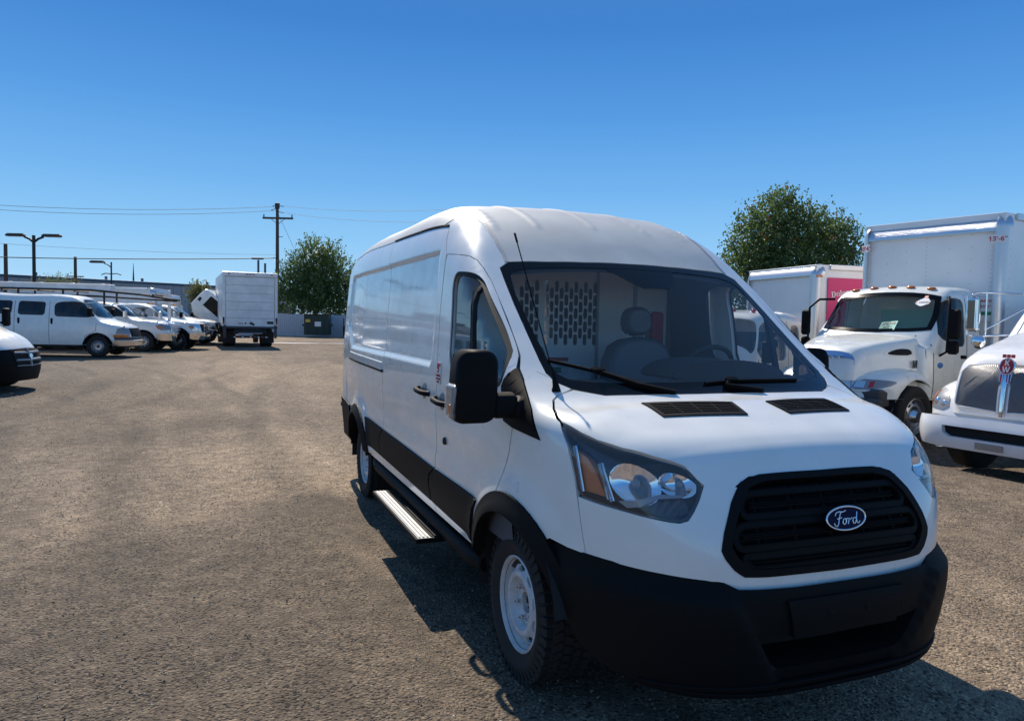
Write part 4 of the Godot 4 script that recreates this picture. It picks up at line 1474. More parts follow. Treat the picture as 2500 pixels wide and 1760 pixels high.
func make_van_inside(b: Body, t: Node3D) -> void:
	# partition behind the seats: a white sheet with rows of slots, real holes
	var pt := Node3D.new()
	pt.name = "partition"
	t.add_child(pt)
	var m := MB.new()
	var px := -1.62
	var slot := rrect(0.030, 0.080, 0.0149, 3)
	var cw := 0.0385
	var zs := []
	# left and right half of the perforated field
	for c in range(-8, 8):
		if c == 3:
			continue
		zs.append(c)
	var z0 := 0.02
	var fy0 := 1.50
	var fy1 := 1.975
	for c in zs:
		var zc: float = z0 + c * cw
		var y := fy0 + (0.0 if c % 2 == 0 else 0.047)
		# plain bits above and below the cells of this column
		var top := y
		while top + 0.094 <= fy1 + 0.04:
			var yc := top + 0.047
			var outer := PackedVector2Array()
			for q in slot:
				var d := Vector2(q.x / 0.015, q.y / 0.04)
				var k := maxf(absf(d.x) * 0.015 / (cw / 2), absf(d.y) * 0.04 / 0.047)
				outer.append(Vector2(d.x * 0.015, d.y * 0.04) / k)
			for i in slot.size():
				var j := (i + 1) % slot.size()
				m.quad(Vector3(px, yc + slot[i].y, zc + slot[i].x), Vector3(px, yc + outer[i].y, zc + outer[i].x), Vector3(px, yc + outer[j].y, zc + outer[j].x), Vector3(px, yc + slot[j].y, zc + slot[j].x), Vector3(1, 0, 0))
			top += 0.094
		m.quad(Vector3(px, 0.55, zc - cw / 2), Vector3(px, 0.55, zc + cw / 2), Vector3(px, y, zc + cw / 2), Vector3(px, y, zc - cw / 2), Vector3(1, 0, 0))
		m.quad(Vector3(px, top, zc - cw / 2), Vector3(px, top, zc + cw / 2), Vector3(px, 2.33, zc + cw / 2), Vector3(px, 2.33, zc - cw / 2), Vector3(1, 0, 0))
	for e in [[3, 3], [8, 26], [-27, -9]]:
		var a: float = z0 + (e[0] - 0.5) * cw
		var z: float = z0 + (e[1] + 0.5) * cw
		m.quad(Vector3(px, 0.55, maxf(a, -0.9)), Vector3(px, 0.55, minf(z, 0.9)), Vector3(px, 2.26, minf(z, 0.9)), Vector3(px, 2.26, maxf(a, -0.9)), Vector3(1, 0, 0))
	part("slotted_sheet", m, "partition_white", pt)
	m = MB.new()
	m.box(Vector3(px + 0.012, 1.6, -0.305), Vector3(0.014, 1.5, 0.02), 0.004)
	m.box(Vector3(px + 0.010, 1.6, -0.62), Vector3(0.012, 1.5, 0.03), 0.004)
	part("partition_seam", m, "interior_light", pt)
	m = MB.new()
	m.box(Vector3(px + 0.004, 1.36, 0.0), Vector3(0.004, 0.12, 0.16))
	part("partition_notice", m, "decal_white", pt)
	m = MB.new()
	m.box(Vector3(px + 0.008, 1.407, 0.0), Vector3(0.003, 0.026, 0.16))
	part("notice_band", m, "decal_red", pt)
	m = MB.new()
	m.box(Vector3(px + 0.008, 1.33, 0.02), Vector3(0.003, 0.04, 0.09))
	part("notice_band", m, "decal_green", pt)
	# seats
	for z in [-0.36, 0.42]:
		var st := Node3D.new()
		st.name = numbered("seat", t)
		t.add_child(st, true)
		m = MB.new()
		m.box(Vector3(-0.85, 0.98, 0), Vector3(0.52, 0.16, 0.50), 0.07)
		part("seat_cushion", m, "seat_cloth", st)
		m = MB.new()
		var prof := PackedVector2Array()
		for q in [[-0.25, 0.0], [0.25, 0.0], [0.265, 0.2], [0.25, 0.40], [0.20, 0.50], [0.12, 0.545], [0.0, 0.56], [-0.12, 0.545], [-0.20, 0.50], [-0.25, 0.40], [-0.265, 0.2]]:
			prof.append(Vector2(q[0], q[1]))
		m.xf = Transform3D(Basis(Vector3(0, 0, -1), Vector3(-0.12, 1, 0).normalized(), Vector3(1, 0.12, 0).normalized()), Vector3(-1.14, 1.02, 0))
		m.prism(prof, 0.13, 0.04)
		part("seat_back", m, "seat_cloth", st)
		m = MB.new()
		m.xf = Transform3D(Basis(Vector3(0, 0, -1), Vector3(-0.05, 1, 0).normalized(), Vector3(1, 0.05, 0).normalized()), Vector3(-1.2, 1.68, 0))
		var hr := round2(P2([[-0.105, -0.09], [0.105, -0.09], [0.095, 0.10], [-0.095, 0.10]]), 2)
		m.prism(hr, 0.09, 0.025)
		part("headrest", m, "seat_cloth", st)
		for e in [-0.06, 0.06]:
			m = MB.new()
			m.tube([Vector3(-1.16, 1.55, e), Vector3(-1.165, 1.62, e)], 0.007, 6)
			part("headrest_post", m, "steel", st)
		if z > 0:
			st.scale = Vector3(1, 0.86, 1)
		st.position.z = z
	# dashboard, its hood over the dials, steering wheel
	var dl := Lay.dir(Vector3(0.6, 0.8, 0))
	m = MB.new()
	var dash := [[0.30, 1.28], [0.16, 1.335], [0.0, 1.365], [-0.18, 1.385], [-0.34, 1.37], [-0.42, 1.30], [-0.40, 1.05], [-0.30, 0.9]]
	for i in dash.size() - 1:
		var a := Vector3(dash[i][0], dash[i][1], 0.76 if dash[i][0] > -0.1 else 0.90)
		var c := Vector3(dash[i + 1][0], dash[i + 1][1], 0.76 if dash[i + 1][0] > -0.1 else 0.90)
		var f := Vector3(1, 1, -1)
		m.quad(a, c, c * f, a * f, Vector3(dash[i + 1][1] - dash[i][1], dash[i][0] - dash[i + 1][0], 0).normalized())
	part("dashboard", m, "interior_dark", t)
	m = MB.new()
	m.xf = Transform3D(Basis(Vector3(0, 0, -1), Vector3(0, 1, 0), Vector3(1, 0, 0)), Vector3(-0.46, 1.36, -0.30))
	m.prism(round2(P2([[-0.36, 0.0], [-0.30, 0.09], [-0.12, 0.125], [0.12, 0.125], [0.36, 0.09], [0.42, 0.0]]), 2), 0.34, 0.04)
	part("dial_hood", m, "interior_dark", t)
	m = MB.new()
	var ring := []
	for i in 28:
		var a := TAU * i / 28
		ring.append(Vector3(0, 0.185 * sin(a), 0.185 * cos(a)))
	m.tube(ring, 0.016, 8, -1, false, true)
	m.box(Vector3(0.01, 0, 0), Vector3(0.03, 0.12, 0.15), 0.012)
	m.box(Vector3(0.01, -0.02, 0), Vector3(0.02, 0.03, 0.34), 0.008)
	var wh := part("steering_wheel", m, "interior_dark", t)
	wh.transform = Transform3D(Basis(Vector3(0, 0, 1), -0.55), Vector3(-0.55, 1.385, -0.47))
	# linings of roof, pillars and doors, and the red belt by the far pillar
	part("headlining", patch(b, Lay.ring(1.5), both(V([[-0.66, 1.99, 0.0], [-0.68, 1.985, 0.4], [-0.70, 1.97, 0.72], [-1.0, 2.05, 0.90], [-1.60, 2.05, 0.93], [-1.61, 2.3, 0.6], [-1.61, 2.35, 0.0]])), [], 0.08, -0.05, 0.0), "interior_grey", t)
	for s in [1, -1]:
		var fl := func(a: PackedVector3Array) -> PackedVector3Array: return a if s > 0 else mir(a)
		var hole := chaikin(V([[-1.20, 1.945, 1.0], [-0.80, 1.935, 1.0], [-0.66, 1.88, 1.0], [-0.56, 1.80, 1.0], [-0.30, 1.59, 1.0], [-0.20, 1.44, 1.0], [-0.25, 1.38, 1.0], [-0.62, 1.38, 1.0], [-1.1, 1.38, 1.0], [-1.16, 1.68, 1.0]]), 2)
		part("cab_lining", patch(b, Lay.dir(Vector3(0, 0, s)), fl.call(V([[-0.02, 0.6, 1.0], [-0.02, 1.25, 1.0], [-0.10, 1.40, 1.0], [-0.72, 1.93, 1.0], [-0.80, 2.10, 1.0], [-1.61, 2.15, 1.0], [-1.61, 0.6, 1.0]])), [fl.call(hole)], 0.08, -0.055, 0.0), "interior_grey", t)
		part("pillar_lining", patch(b, Lay.dir(Vector3(0.2, 0.4, s)), fl.call(V([[0.05, 1.39, 0.80], [-0.44, 1.745, 0.80], [-0.70, 1.94, 0.79], [-0.80, 1.99, 0.9], [-0.5, 1.76, 0.9], [-0.1, 1.45, 0.93]])), [], 0.06, -0.03, 0.0), "interior_grey", t)
	m = MB.new()
	m.box(Vector3(-1.50, 1.55, -0.74), Vector3(0.05, 0.42, 0.10), 0.015)
	part("extinguisher", m, "decal_red", t)

var wheel_memo := {}
func make_wheel(r: float, wide: float, rim_r: float, detail: bool, parent: Node, rim_mat := "rim_white") -> Node3D:
	# axis along z, outer face at +z
	var o := Node3D.new()
	o.name = numbered("wheel", parent)
	parent.add_child(o, true)
	var key := str([r, wide, rim_r, detail, rim_mat])
	if not wheel_memo.has(key):
		var flipz := Transform3D(Basis(Vector3(1, 0, 0), PI / 2), Vector3.ZERO)
		var ty := MB.new()
		ty.xf = flipz
		var h := wide / 2
		var bulge := h + 0.008
		ty.lathe([[rim_r * 0.92, -h * 0.75], [rim_r, -h * 0.85], [rim_r + (r - rim_r) * 0.35, -bulge], [r - 0.035, -h * 0.96], [r - 0.012, -h * 0.80], [r - 0.008, -h * 0.5], [r - 0.008, h * 0.5], [r - 0.012, h * 0.80], [r - 0.035, h * 0.96], [r - 0.05, h * 1.02], [rim_r + (r - rim_r) * 0.55, bulge + 0.003], [rim_r + (r - rim_r) * 0.35, bulge], [rim_r + 0.014, h * 0.90], [rim_r, h * 0.86], [rim_r * 0.92, h * 0.75]].map(func(q): return [q[0], q[1]]), 56 if detail else 28, 0.6)
		if detail:
			# tread blocks in five rows, the outer ones reaching down the shoulder
			ty.xf = Transform3D()
			var n := 46
			for k in n:
				for row in 5:
					var z := (row - 2) * h * 0.40
					var a := TAU * (k + (0.5 if row % 2 else 0.0)) / n
					var bs := Basis(Vector3(0, 0, 1), a)
					var sz := Vector3(0.016, TAU * r / n * 0.72, h * 0.33)
					if row == 0 or row == 4:
						ty.box(bs * Vector3(r - 0.010, 0, z * 1.08), sz * Vector3(1.2, 1, 1.0), 0.003, bs * Basis(Vector3(0, 1, 0), -0.35 * (row - 2) / 2.0 * -1.0))
						ty.box(bs * Vector3(r - 0.036, 0, signf(z) * h * 0.97), Vector3(0.045, TAU * r / n * 0.6, 0.012), 0.002, bs * Basis(Vector3(0, 1, 0), 0.25 * signf(z)))
					else:
						ty.box(bs * Vector3(r - 0.006, 0, z), sz, 0.003, bs * Basis(Vector3(1, 0, 0), 0.35 if row % 2 else -0.35))
		var rim := MB.new()
		rim.xf = flipz
		var k := rim_r / 0.222
		rim.lathe([[0.222 * k, h * 0.80], [0.223 * k, h * 0.90], [0.216 * k, h * 0.93], [0.208 * k, h * 0.84], [0.203 * k, h * 0.6], [0.192 * k, h * 0.45], [0.186 * k, h * 0.25]].map(func(q): return [q[0], q[1]]), 48 if detail else 24)
		rim.lathe([[0.186 * k, h * 0.25], [0.18 * k, -h * 0.8]].map(func(q): return [q[0], q[1]]), 32)
		var disc := MB.new()
		disc.xf = flipz
		# disc: raised ring round a dished centre
		disc.lathe([[0.146 * k, h * 0.80], [0.134 * k, h * 0.84], [0.124 * k, h * 0.82], [0.110 * k, h * 0.60], [0.102 * k, h * 0.48], [0.062 * k, h * 0.46], [0.056 * k, h * 0.50], [0.050 * k, h * 0.50], [0.047 * k, h * 0.1], [0.0, h * 0.1]].map(func(q): return [q[0], q[1]]), 48 if detail else 24)
		# the outer slope with its ring of openings
		disc.xf = Transform3D()
		var holes := 10
		for i in holes:
			var a0 := TAU * i / holes
			var a1 := TAU * (i + 1) / holes
			var outl := []
			var inl := []
			var m := 16
			for j in m:
				var q := TAU * j / m
				var e := Vector2(cos(q), sin(q))
				var sq := e / maxf(absf(e.x), absf(e.y))
				for pass_i in 2:
					var u := sq if pass_i == 0 else e * Vector2(0.60, 0.62)
					var ang := lerpf(a0, a1, u.x * 0.5 + 0.5)
					var t := u.y * 0.5 + 0.5
					var rr := lerpf(0.146, 0.190, t) * k
					var zz := lerpf(h * 0.80, h * 0.46, t * t)
					var p := Vector3(rr * cos(ang), rr * sin(ang), zz)
					var nn := Vector3(cos(ang) * 0.6, sin(ang) * 0.6, 0.8)
					(outl if pass_i == 0 else inl).append([p, nn])
			for j in m:
				var l := (j + 1) % m
				disc.squad(outl[j][0], outl[l][0], inl[l][0], inl[j][0], outl[j][1], outl[l][1], inl[l][1], inl[j][1])
				var dn := Vector3(0, 0, -0.018)
				disc.quad(inl[j][0], inl[l][0], inl[l][0] + dn, inl[j][0] + dn)
		var hub := MB.new()
		hub.xf = flipz
		hub.lathe([[0.0, h * 0.36], [0.036 * k, h * 0.36], [0.044 * k, h * 0.30]].map(func(q): return [q[0], q[1]]), 24)
		var nut := MB.new()
		nut.xf = flipz
		nut.lathe([[0.0, 0.034], [0.006, 0.033], [0.0065, 0.022], [0.012, 0.020], [0.0135, 0.0]].map(func(q): return [q[0] * k, q[1]]), 8)
		var back := MB.new()
		back.xf = flipz
		back.lathe([[0.0, -h * 0.1], [0.186 * k, -h * 0.1]].map(func(q): return [q[0], q[1]]), 24)
		wheel_memo[key] = [ty.mesh(), rim.mesh(), disc.mesh(), hub.mesh(), nut.mesh(), back.mesh()]
	var g: Array = wheel_memo[key]
	part("tyre", g[0], "tyre_rubber", o)
	part("rim", g[1], rim_mat, o)
	part("rim_disc", g[2], rim_mat, o)
	part("hub", g[3], "black_matte", o)
	part("brake_drum", g[5], "frame_black", o)
	if detail:
		for i in 6:
			var a := TAU * (i + 0.25) / 6
			var nt := part("wheel_nut", g[4], "chrome_soft", o)
			nt.position = Vector3(cos(a) * 0.081, sin(a) * 0.081, wide / 2 * 0.47)
	return o

# ---------------------------------------------------------------- other vehicles: shared pieces
func onside(b: Body, pts: Array, s: int) -> PackedVector3Array:
	var r := PackedVector3Array()
	for p in pts:
		r.append(b.hit(Vector3(p[0], p[1], 3.0 * s), Vector3(0, 0, -s)))
	return r

func onfront(b: Body, pts: Array) -> PackedVector3Array:   # points as [y, z]
	var r := PackedVector3Array()
	for p in pts:
		r.append(b.hit(Vector3(4.0, p[0], p[1]), Vector3(-1, 0, 0), 9.0))
	return r

func flipz(a: Array) -> Array:
	var r := []
	for p in a:
		r.append([p[0], -p[1]])
	return r

# the painted shell of a vehicle, its glass, its doors' joints; local x runs to the nose, the front axle is the origin
func shell(b: Body, t: Node3D, o: Dictionary) -> void:
	var yc: float = o.get("yc", 1.0)
	var lay := Lay.ring(yc)
	var x0: float = o.x0
	var x1: float = o.x1
	var sill: float = o.sill
	var step: float = o.get("step", 0.08)
	var paint: String = o.get("paint", "paint_white")
	var w: float = b.wid.at(sill)
	var outline := PackedVector3Array([Vector3(x0, sill, w), Vector3(x1, sill, w), Vector3(x1, sill, -w), Vector3(x0, sill, -w)])
	var holes := []
	var arch_r: float = o.get("arch", 0.48)
	for wx in o.wheels:
		for s in [1, -1]:
			var a := []
			for i in 15:
				var q := PI * (i / 14.0 * 1.24 - 0.12)
				a.append([wx + arch_r * cos(q), o.get("hub", 0.38) + arch_r * sin(q)])
			holes.append(onside(b, a, s))
	var wins := []
	for win in o.get("windows", []):
		for s in [1, -1]:
			var h := fillet(onside(b, win, s))
			holes.append(h)
			wins.append([h, s])
	var ws := PackedVector3Array()
	if o.has("screen"):
		ws = fillet(onfront(b, o.screen), 0.05)
		holes.append(ws)
	part(o.get("shell", "body"), patch(b, lay, outline, holes, step, 0.0, 0.03), paint, t)
	for q in wins:
		part("window", patch(b, Lay.dir(Vector3(0, 0.1, q[1])), q[0], [], 0.2, -0.012, 0.0), o.get("glass", "glass_dark"), t)
	if ws.size():
		part("windscreen", patch(b, Lay.dir(Vector3(1, 0.8, 0)), ws, [], 0.12, -0.012, 0.0), o.get("screen_glass", "glass_tint"), t)
	# nose and tail
	var ph := atan2(w, sill - yc)
	for e in [[x1, 1.0, "front_panel"], [x0, -1.0, "rear_panel"]]:
		var cap := PackedVector3Array()
		for i in 25:
			cap.append(lay.lift(Vector2(e[0], lerpf(ph, -ph, i / 24.0)), b))
		part(e[2], patch(b, Lay.dir(Vector3(e[1], 0, 0)), cap, [], step, 0.0, 0.0), paint, t)
	for j in o.get("joints", []):
		for s in [1, -1]:
			part("door_joint", strip(b, Lay.dir(Vector3(0, 0, s)), onside(b, j, s), 0.012, 0.002, 0.15), "black_matte", t)
	# dark inside, so that the glass does not show an empty shell
	if o.has("cab"):
		var c: Array = o.cab   # x from, x to, floor, half width
		var m := MB.new()
		m.box(Vector3((c[0] + c[1]) / 2, c[2], 0), Vector3(c[1] - c[0], 0.05, c[3] * 2))
		m.box(Vector3(c[1], c[2] + 0.05, 0), Vector3(0.3, 0.25, c[3] * 2), 0.06)
		part("cab_floor", m, "interior_dark", t)
		for z in [-0.42, 0.42]:
			m = MB.new()
			m.box(Vector3(c[0] + (c[1] - c[0]) * 0.42, c[2] + 0.02, z), Vector3(0.14, 0.75, 0.48), 0.05, Basis(Vector3(0, 0, 1), 0.2))
			m.box(Vector3(c[0] + (c[1] - c[0]) * 0.40, c[2] + 0.48, z), Vector3(0.1, 0.18, 0.26), 0.04)
			part("seat", m, "seat_cloth", t)
		m = MB.new()
		m.box(Vector3(c[0], c[2] + 0.2, 0), Vector3(0.04, 1.1, c[3] * 2 - 0.1))
		if not o.get("see_through", false):
			part("cab_back", m, "interior_dark", t)

func wheels(t: Node3D, xs: Array, r: float, wide: float, rim: float, half: float, rim_mat := "rim_steel") -> void:
	for x in xs:
		for s in [1, -1]:
			var w := make_wheel(r, wide, rim, false, t, rim_mat)
			w.position = Vector3(x, r, half * s)
			w.rotation.y = 0.0 if s > 0 else PI

func arch_dark(t: Node3D, xs: Array, r: float, hub: float, half: float) -> void:
	for x in xs:
		for s in [1, -1]:
			var m := MB.new()
			for i in 12:
				var a0 := PI * (i / 12.0 * 1.1 - 0.05)
				var a1 := PI * ((i + 1) / 12.0 * 1.1 - 0.05)
				var o := Vector3(x, hub, 0)
				var e0 := Vector3(cos(a0), sin(a0), 0) * r
				var e1 := Vector3(cos(a1), sin(a1), 0) * r
				var z1 := Vector3(0, 0, half * s)
				var z0 := Vector3(0, 0, (half - 0.45) * s)
				m.quad(o + e0 + z1, o + e1 + z1, o + e1 + z0, o + e0 + z0, -e0.normalized())
				m.tri(o + e0 + z0, o + e1 + z0, o + z0, Vector3(0, 0, s), Vector3(0, 0, s), Vector3(0, 0, s))
			part("wheel_arch_liner", m, "frame_black", t)

func bx(at: Vector3, size: Vector3, bev := 0.01, rot := Basis()) -> MB:
	var m := MB.new()
	m.box(at, size, bev, rot)
	return m

func mirrors(t: Node3D, x: float, y: float, z: float, size := Vector3(0.10, 0.22, 0.2), mt := "black_plastic") -> void:
	for s in [1, -1]:
		var o := part("door_mirror", bx(Vector3(x, y, (z + size.z / 2 + 0.06) * s), size, 0.04), mt, t)
		part("mirror_arm", bx(Vector3(x, y - size.y * 0.3, (z + 0.03) * s), Vector3(0.06, 0.05, 0.12), 0.01), "black_plastic", o)

func turn_of(hx: float, hz: float) -> float:
	return -atan2(hz, hx)

# ---------------------------------------------------------------- the row on the left
func make_left_row() -> void:
	var turn := turn_of(0.20, -0.98)
	# passenger van with the long window row
	var b := Body.new(
		[[-5.2, 1.98], [-4.9, 2.06], [-2.5, 2.10], [-1.0, 2.09], [-0.72, 2.05], [-0.55, 1.96], [-0.2, 1.66], [0.16, 1.30], [0.34, 1.23], [0.7, 1.12], [0.88, 1.02], [0.98, 0.85], [1.1, 0.6]],
		[[0.3, 0.93], [0.55, 0.99], [0.9, 1.01], [1.2, 0.99], [1.6, 0.93], [2.0, 0.82], [2.2, 0.78]],
		[[0.3, 0.95], [0.7, 0.99], [0.9, 0.97], [1.05, 0.93], [1.3, 0.7], [2.2, 0.2]],
		[[-5.2, 0], [-1.0, 0.02], [-0.4, 0.14], [0.2, 0.14], [0.6, 0.1], [1.1, 0.1]], [[-5.2, 0.1], [-0.6, 0.08], [0.2, 0.05], [1.1, 0.07]])
	b.rear = -5.0
	b.x0 = -0.2
	b.pw = 3.2
	var t := thing("passenger_van", "long white passenger van with a row of dark side windows, broadside on the left", "van", Vector3(-26.1, 0.16, 5.75), turn)
	shell(b, t, {"x0": -4.9, "x1": 0.72, "sill": 0.42, "wheels": [0.0, -3.94], "arch": 0.47, "hub": 0.37, "step": 0.08, "cab": [-4.6, 0.1, 0.75, 0.88], "see_through": true,
		"windows": [[[-0.42, 1.80], [-0.08, 1.37], [-0.30, 1.34], [-1.32, 1.36], [-1.34, 1.78], [-1.2, 1.85], [-0.6, 1.86]], [[-1.62, 1.39], [-1.60, 1.84], [-2.42, 1.86], [-2.44, 1.40]], [[-2.62, 1.41], [-2.60, 1.86], [-3.38, 1.87], [-3.40, 1.42]], [[-3.54, 1.43], [-3.52, 1.87], [-4.40, 1.87], [-4.42, 1.44]]],
		"screen": [[1.36, -0.74], [1.40, -0.80], [1.88, -0.66], [1.94, -0.55], [1.96, 0.0], [1.94, 0.55], [1.88, 0.66], [1.40, 0.80], [1.36, 0.74], [1.33, 0.4], [1.32, 0.0], [1.33, -0.4]],
		"joints": [[[-0.02, 1.25], [-0.05, 0.9], [-0.38, 0.72], [-0.42, 0.45]], [[-1.48, 2.0], [-1.48, 0.45]], [[-2.53, 2.0], [-2.53, 0.45]], [[-3.46, 2.0], [-3.46, 0.6]]], "glass": "glass_dark"})
	for s in [1, -1]:
		for x in [-1.40, -2.40]:
			part("door_handle", bx(b.hit(Vector3(x, 1.20, 3.0 * s), Vector3(0, 0, -s)), Vector3(0.07, 0.20, 0.03), 0.012), "black_plastic", t)
		var h := part("headlight", patch(b, Lay.dir(Vector3(1, 0, 0.8 * s)), onfront(b, [[0.80, 0.55 * s], [0.80, 0.93 * s], [0.98, 0.90 * s], [1.02, 0.78 * s], [1.0, 0.55 * s]]), [], 0.05, 0.008, 0.02), "lamp_grey", t)
		part("indicator", patch(b, Lay.dir(Vector3(1, 0, 1.2 * s)), onfront(b, [[0.69, 0.60 * s], [0.69, 0.95 * s], [0.78, 0.95 * s], [0.785, 0.60 * s]]), [], 0.05, 0.010, 0.02), "amber", h)
	part("grille", patch(b, Lay.dir(Vector3(1, 0, 0)), onfront(b, [[0.70, -0.52], [0.70, 0.52], [1.0, 0.52], [1.0, -0.52]]), [], 0.08, 0.012, 0.03), "black_plastic", t)
	part("lamp_band", patch(b, Lay.wrap(-0.2), V([[1.0, 0.60, 0.0], [0.9, 0.60, 0.6], [0.55, 0.60, 0.99], [0.55, 0.70, 0.99], [0.9, 0.69, 0.6], [1.0, 0.69, 0.0], [0.9, 0.69, -0.6], [0.55, 0.70, -0.99], [0.55, 0.60, -0.99], [0.9, 0.60, -0.6]]), [], 0.08, 0.01, 0.03), "bumper_grey", t)
	part("front_bumper", patch(b, Lay.wrap(-0.2), V([[1.0, 0.42, 0.0], [0.9, 0.42, 0.6], [0.50, 0.42, 0.99], [0.50, 0.585, 0.99], [0.9, 0.585, 0.6], [1.0, 0.585, 0.0], [0.9, 0.585, -0.6], [0.50, 0.585, -0.99], [0.50, 0.42, -0.99], [0.9, 0.42, -0.6]]), [], 0.06, 0.09, 0.09), "chrome_soft", t)
	mirrors(t, -0.18, 1.52, 0.94, Vector3(0.12, 0.30, 0.22))
	wheels(t, [0.0, -3.94], 0.37, 0.24, 0.205, 0.86)
	arch_dark(t, [0.0, -3.94], 0.47, 0.37, 1.0)
	part("underbody", bx(Vector3(-2.0, 0.42, 0), Vector3(5.6, 0.2, 1.5)), "frame_black", t)
	# heavy pickups, one chassis for the three
	var ram := pickup("silver-white pickup with chrome bumper and slanted headlamps beside the passenger van", "pickup_truck", false, turn)
	ram.position = Vector3(-30.7, 0.14, 4.75)
	var sd := pickup("white work truck with black wheel flares and amber roof lamps in the left row", "work_truck", true, turn)
	sd.position = Vector3(-32.4, 0.14, 3.60)
	var bt := pickup("white box truck cab with black front guard, farthest cab of the left row", "box_truck", true, turn, true)
	bt.position = Vector3(-37.9, 0.16, 3.0)
	cargo_box(bt, -1.75, 6.6, 2.45, 0.95, 2.78, "box_panel", false)
	# ladder rack and its load above the pickup
	var dir := Vector3(0.20, 0, -0.98)
	t = thing("ladder_rack", "dark steel ladder rack reaching over the cab of the silver-white pickup", "rack", Vector3(-30.7, 0.14, 4.75), turn)
	for s in [0.72, -0.72]:
		var m := MB.new()
		m.tube([Vector3(-6.6, 2.42, s), Vector3(-2.0, 2.42, s), Vector3(-0.2, 2.30, s * 0.95), Vector3(1.0, 2.12, s * 0.85)], 0.045, 6)
		part("rack_rail", m, "pole_bronze", t)
		m = MB.new()
		m.tube([Vector3(-6.6, 2.22, s), Vector3(-2.0, 2.20, s), Vector3(0.9, 2.08, s * 0.85)], 0.035, 6)
		part("rack_rail", m, "pole_bronze", t)
		for x in [-6.3, -4.6, -3.0, -1.5]:
			m = MB.new()
			m.tube([Vector3(x, 1.1, s), Vector3(x, 2.42, s)], 0.04, 6)
			part("rack_post", m, "pole_bronze", t)
	for x in [-6.5, -5.2, -3.9, -2.6, -1.3, 0.3]:
		var m := MB.new()
		m.tube([Vector3(x, 2.30 if x > -1 else 2.36, -0.72), Vector3(x, 2.30 if x > -1 else 2.36, 0.72)], 0.03, 6)
		part("rack_crossbar", m, "pole_bronze", t)
	t = thing("tool_tube", "long pale closed carrier lying along the ladder rack", "carrier", Vector3(-30.7, 0.14, 4.75), turn)
	part("carrier_body", bx(Vector3(-4.55, 2.52, 0.45), Vector3(6.6, 0.30, 0.5), 0.03), "box_white", t)
	for k in 6:
		part("carrier_latch", bx(Vector3(-7.2 + k * 1.12, 2.68, 0.55), Vector3(0.14, 0.03, 0.1), 0.01), "aluminium", t)
	t = thing("davit_arm", "short pale crane arm resting at the left end of the ladder rack", "crane", Vector3(-30.7, 0.14, 4.75), turn)
	var m := MB.new()
	m.tube([Vector3(-7.6, 2.12, 0.95), Vector3(-5.4, 2.55, 0.95)], 0.10, 8, 0.08)
	part("arm", m, "tread_metal", t)
	part("arm_head", bx(Vector3(-5.45, 2.58, 0.95), Vector3(0.42, 0.24, 0.2), 0.05, Basis(Vector3(0, 0, 1), 0.2)), "tread_metal", t)
	t = thing("corner_post", "pale upright post behind the right end of the carrier", "post", Vector3(-31.5, 0.14, 3.2), turn)
	part("post", bx(Vector3(-0.9, 1.45, 0), Vector3(0.12, 2.2, 0.12), 0.02), "box_white", t)
	# second box behind, with the tilted cab in front of it
	t = thing("box_truck", "white box truck behind the tilted cab, partly hidden", "truck", Vector3(-45.5, 0.16, 3.6), turn)
	cargo_box(t, -2.2, 6.0, 2.3, 0.95, 2.45, "box_white", false)
	part("cab_roof", bx(Vector3(-1.4, 1.75, 0), Vector3(1.5, 0.9, 1.9), 0.2), "paint_white", t)
	wheels(t, [0.0, -4.6], 0.4, 0.25, 0.22, 0.85)
	make_tilt_cab(turn)
	make_rear_truck()
	make_snout(turn)

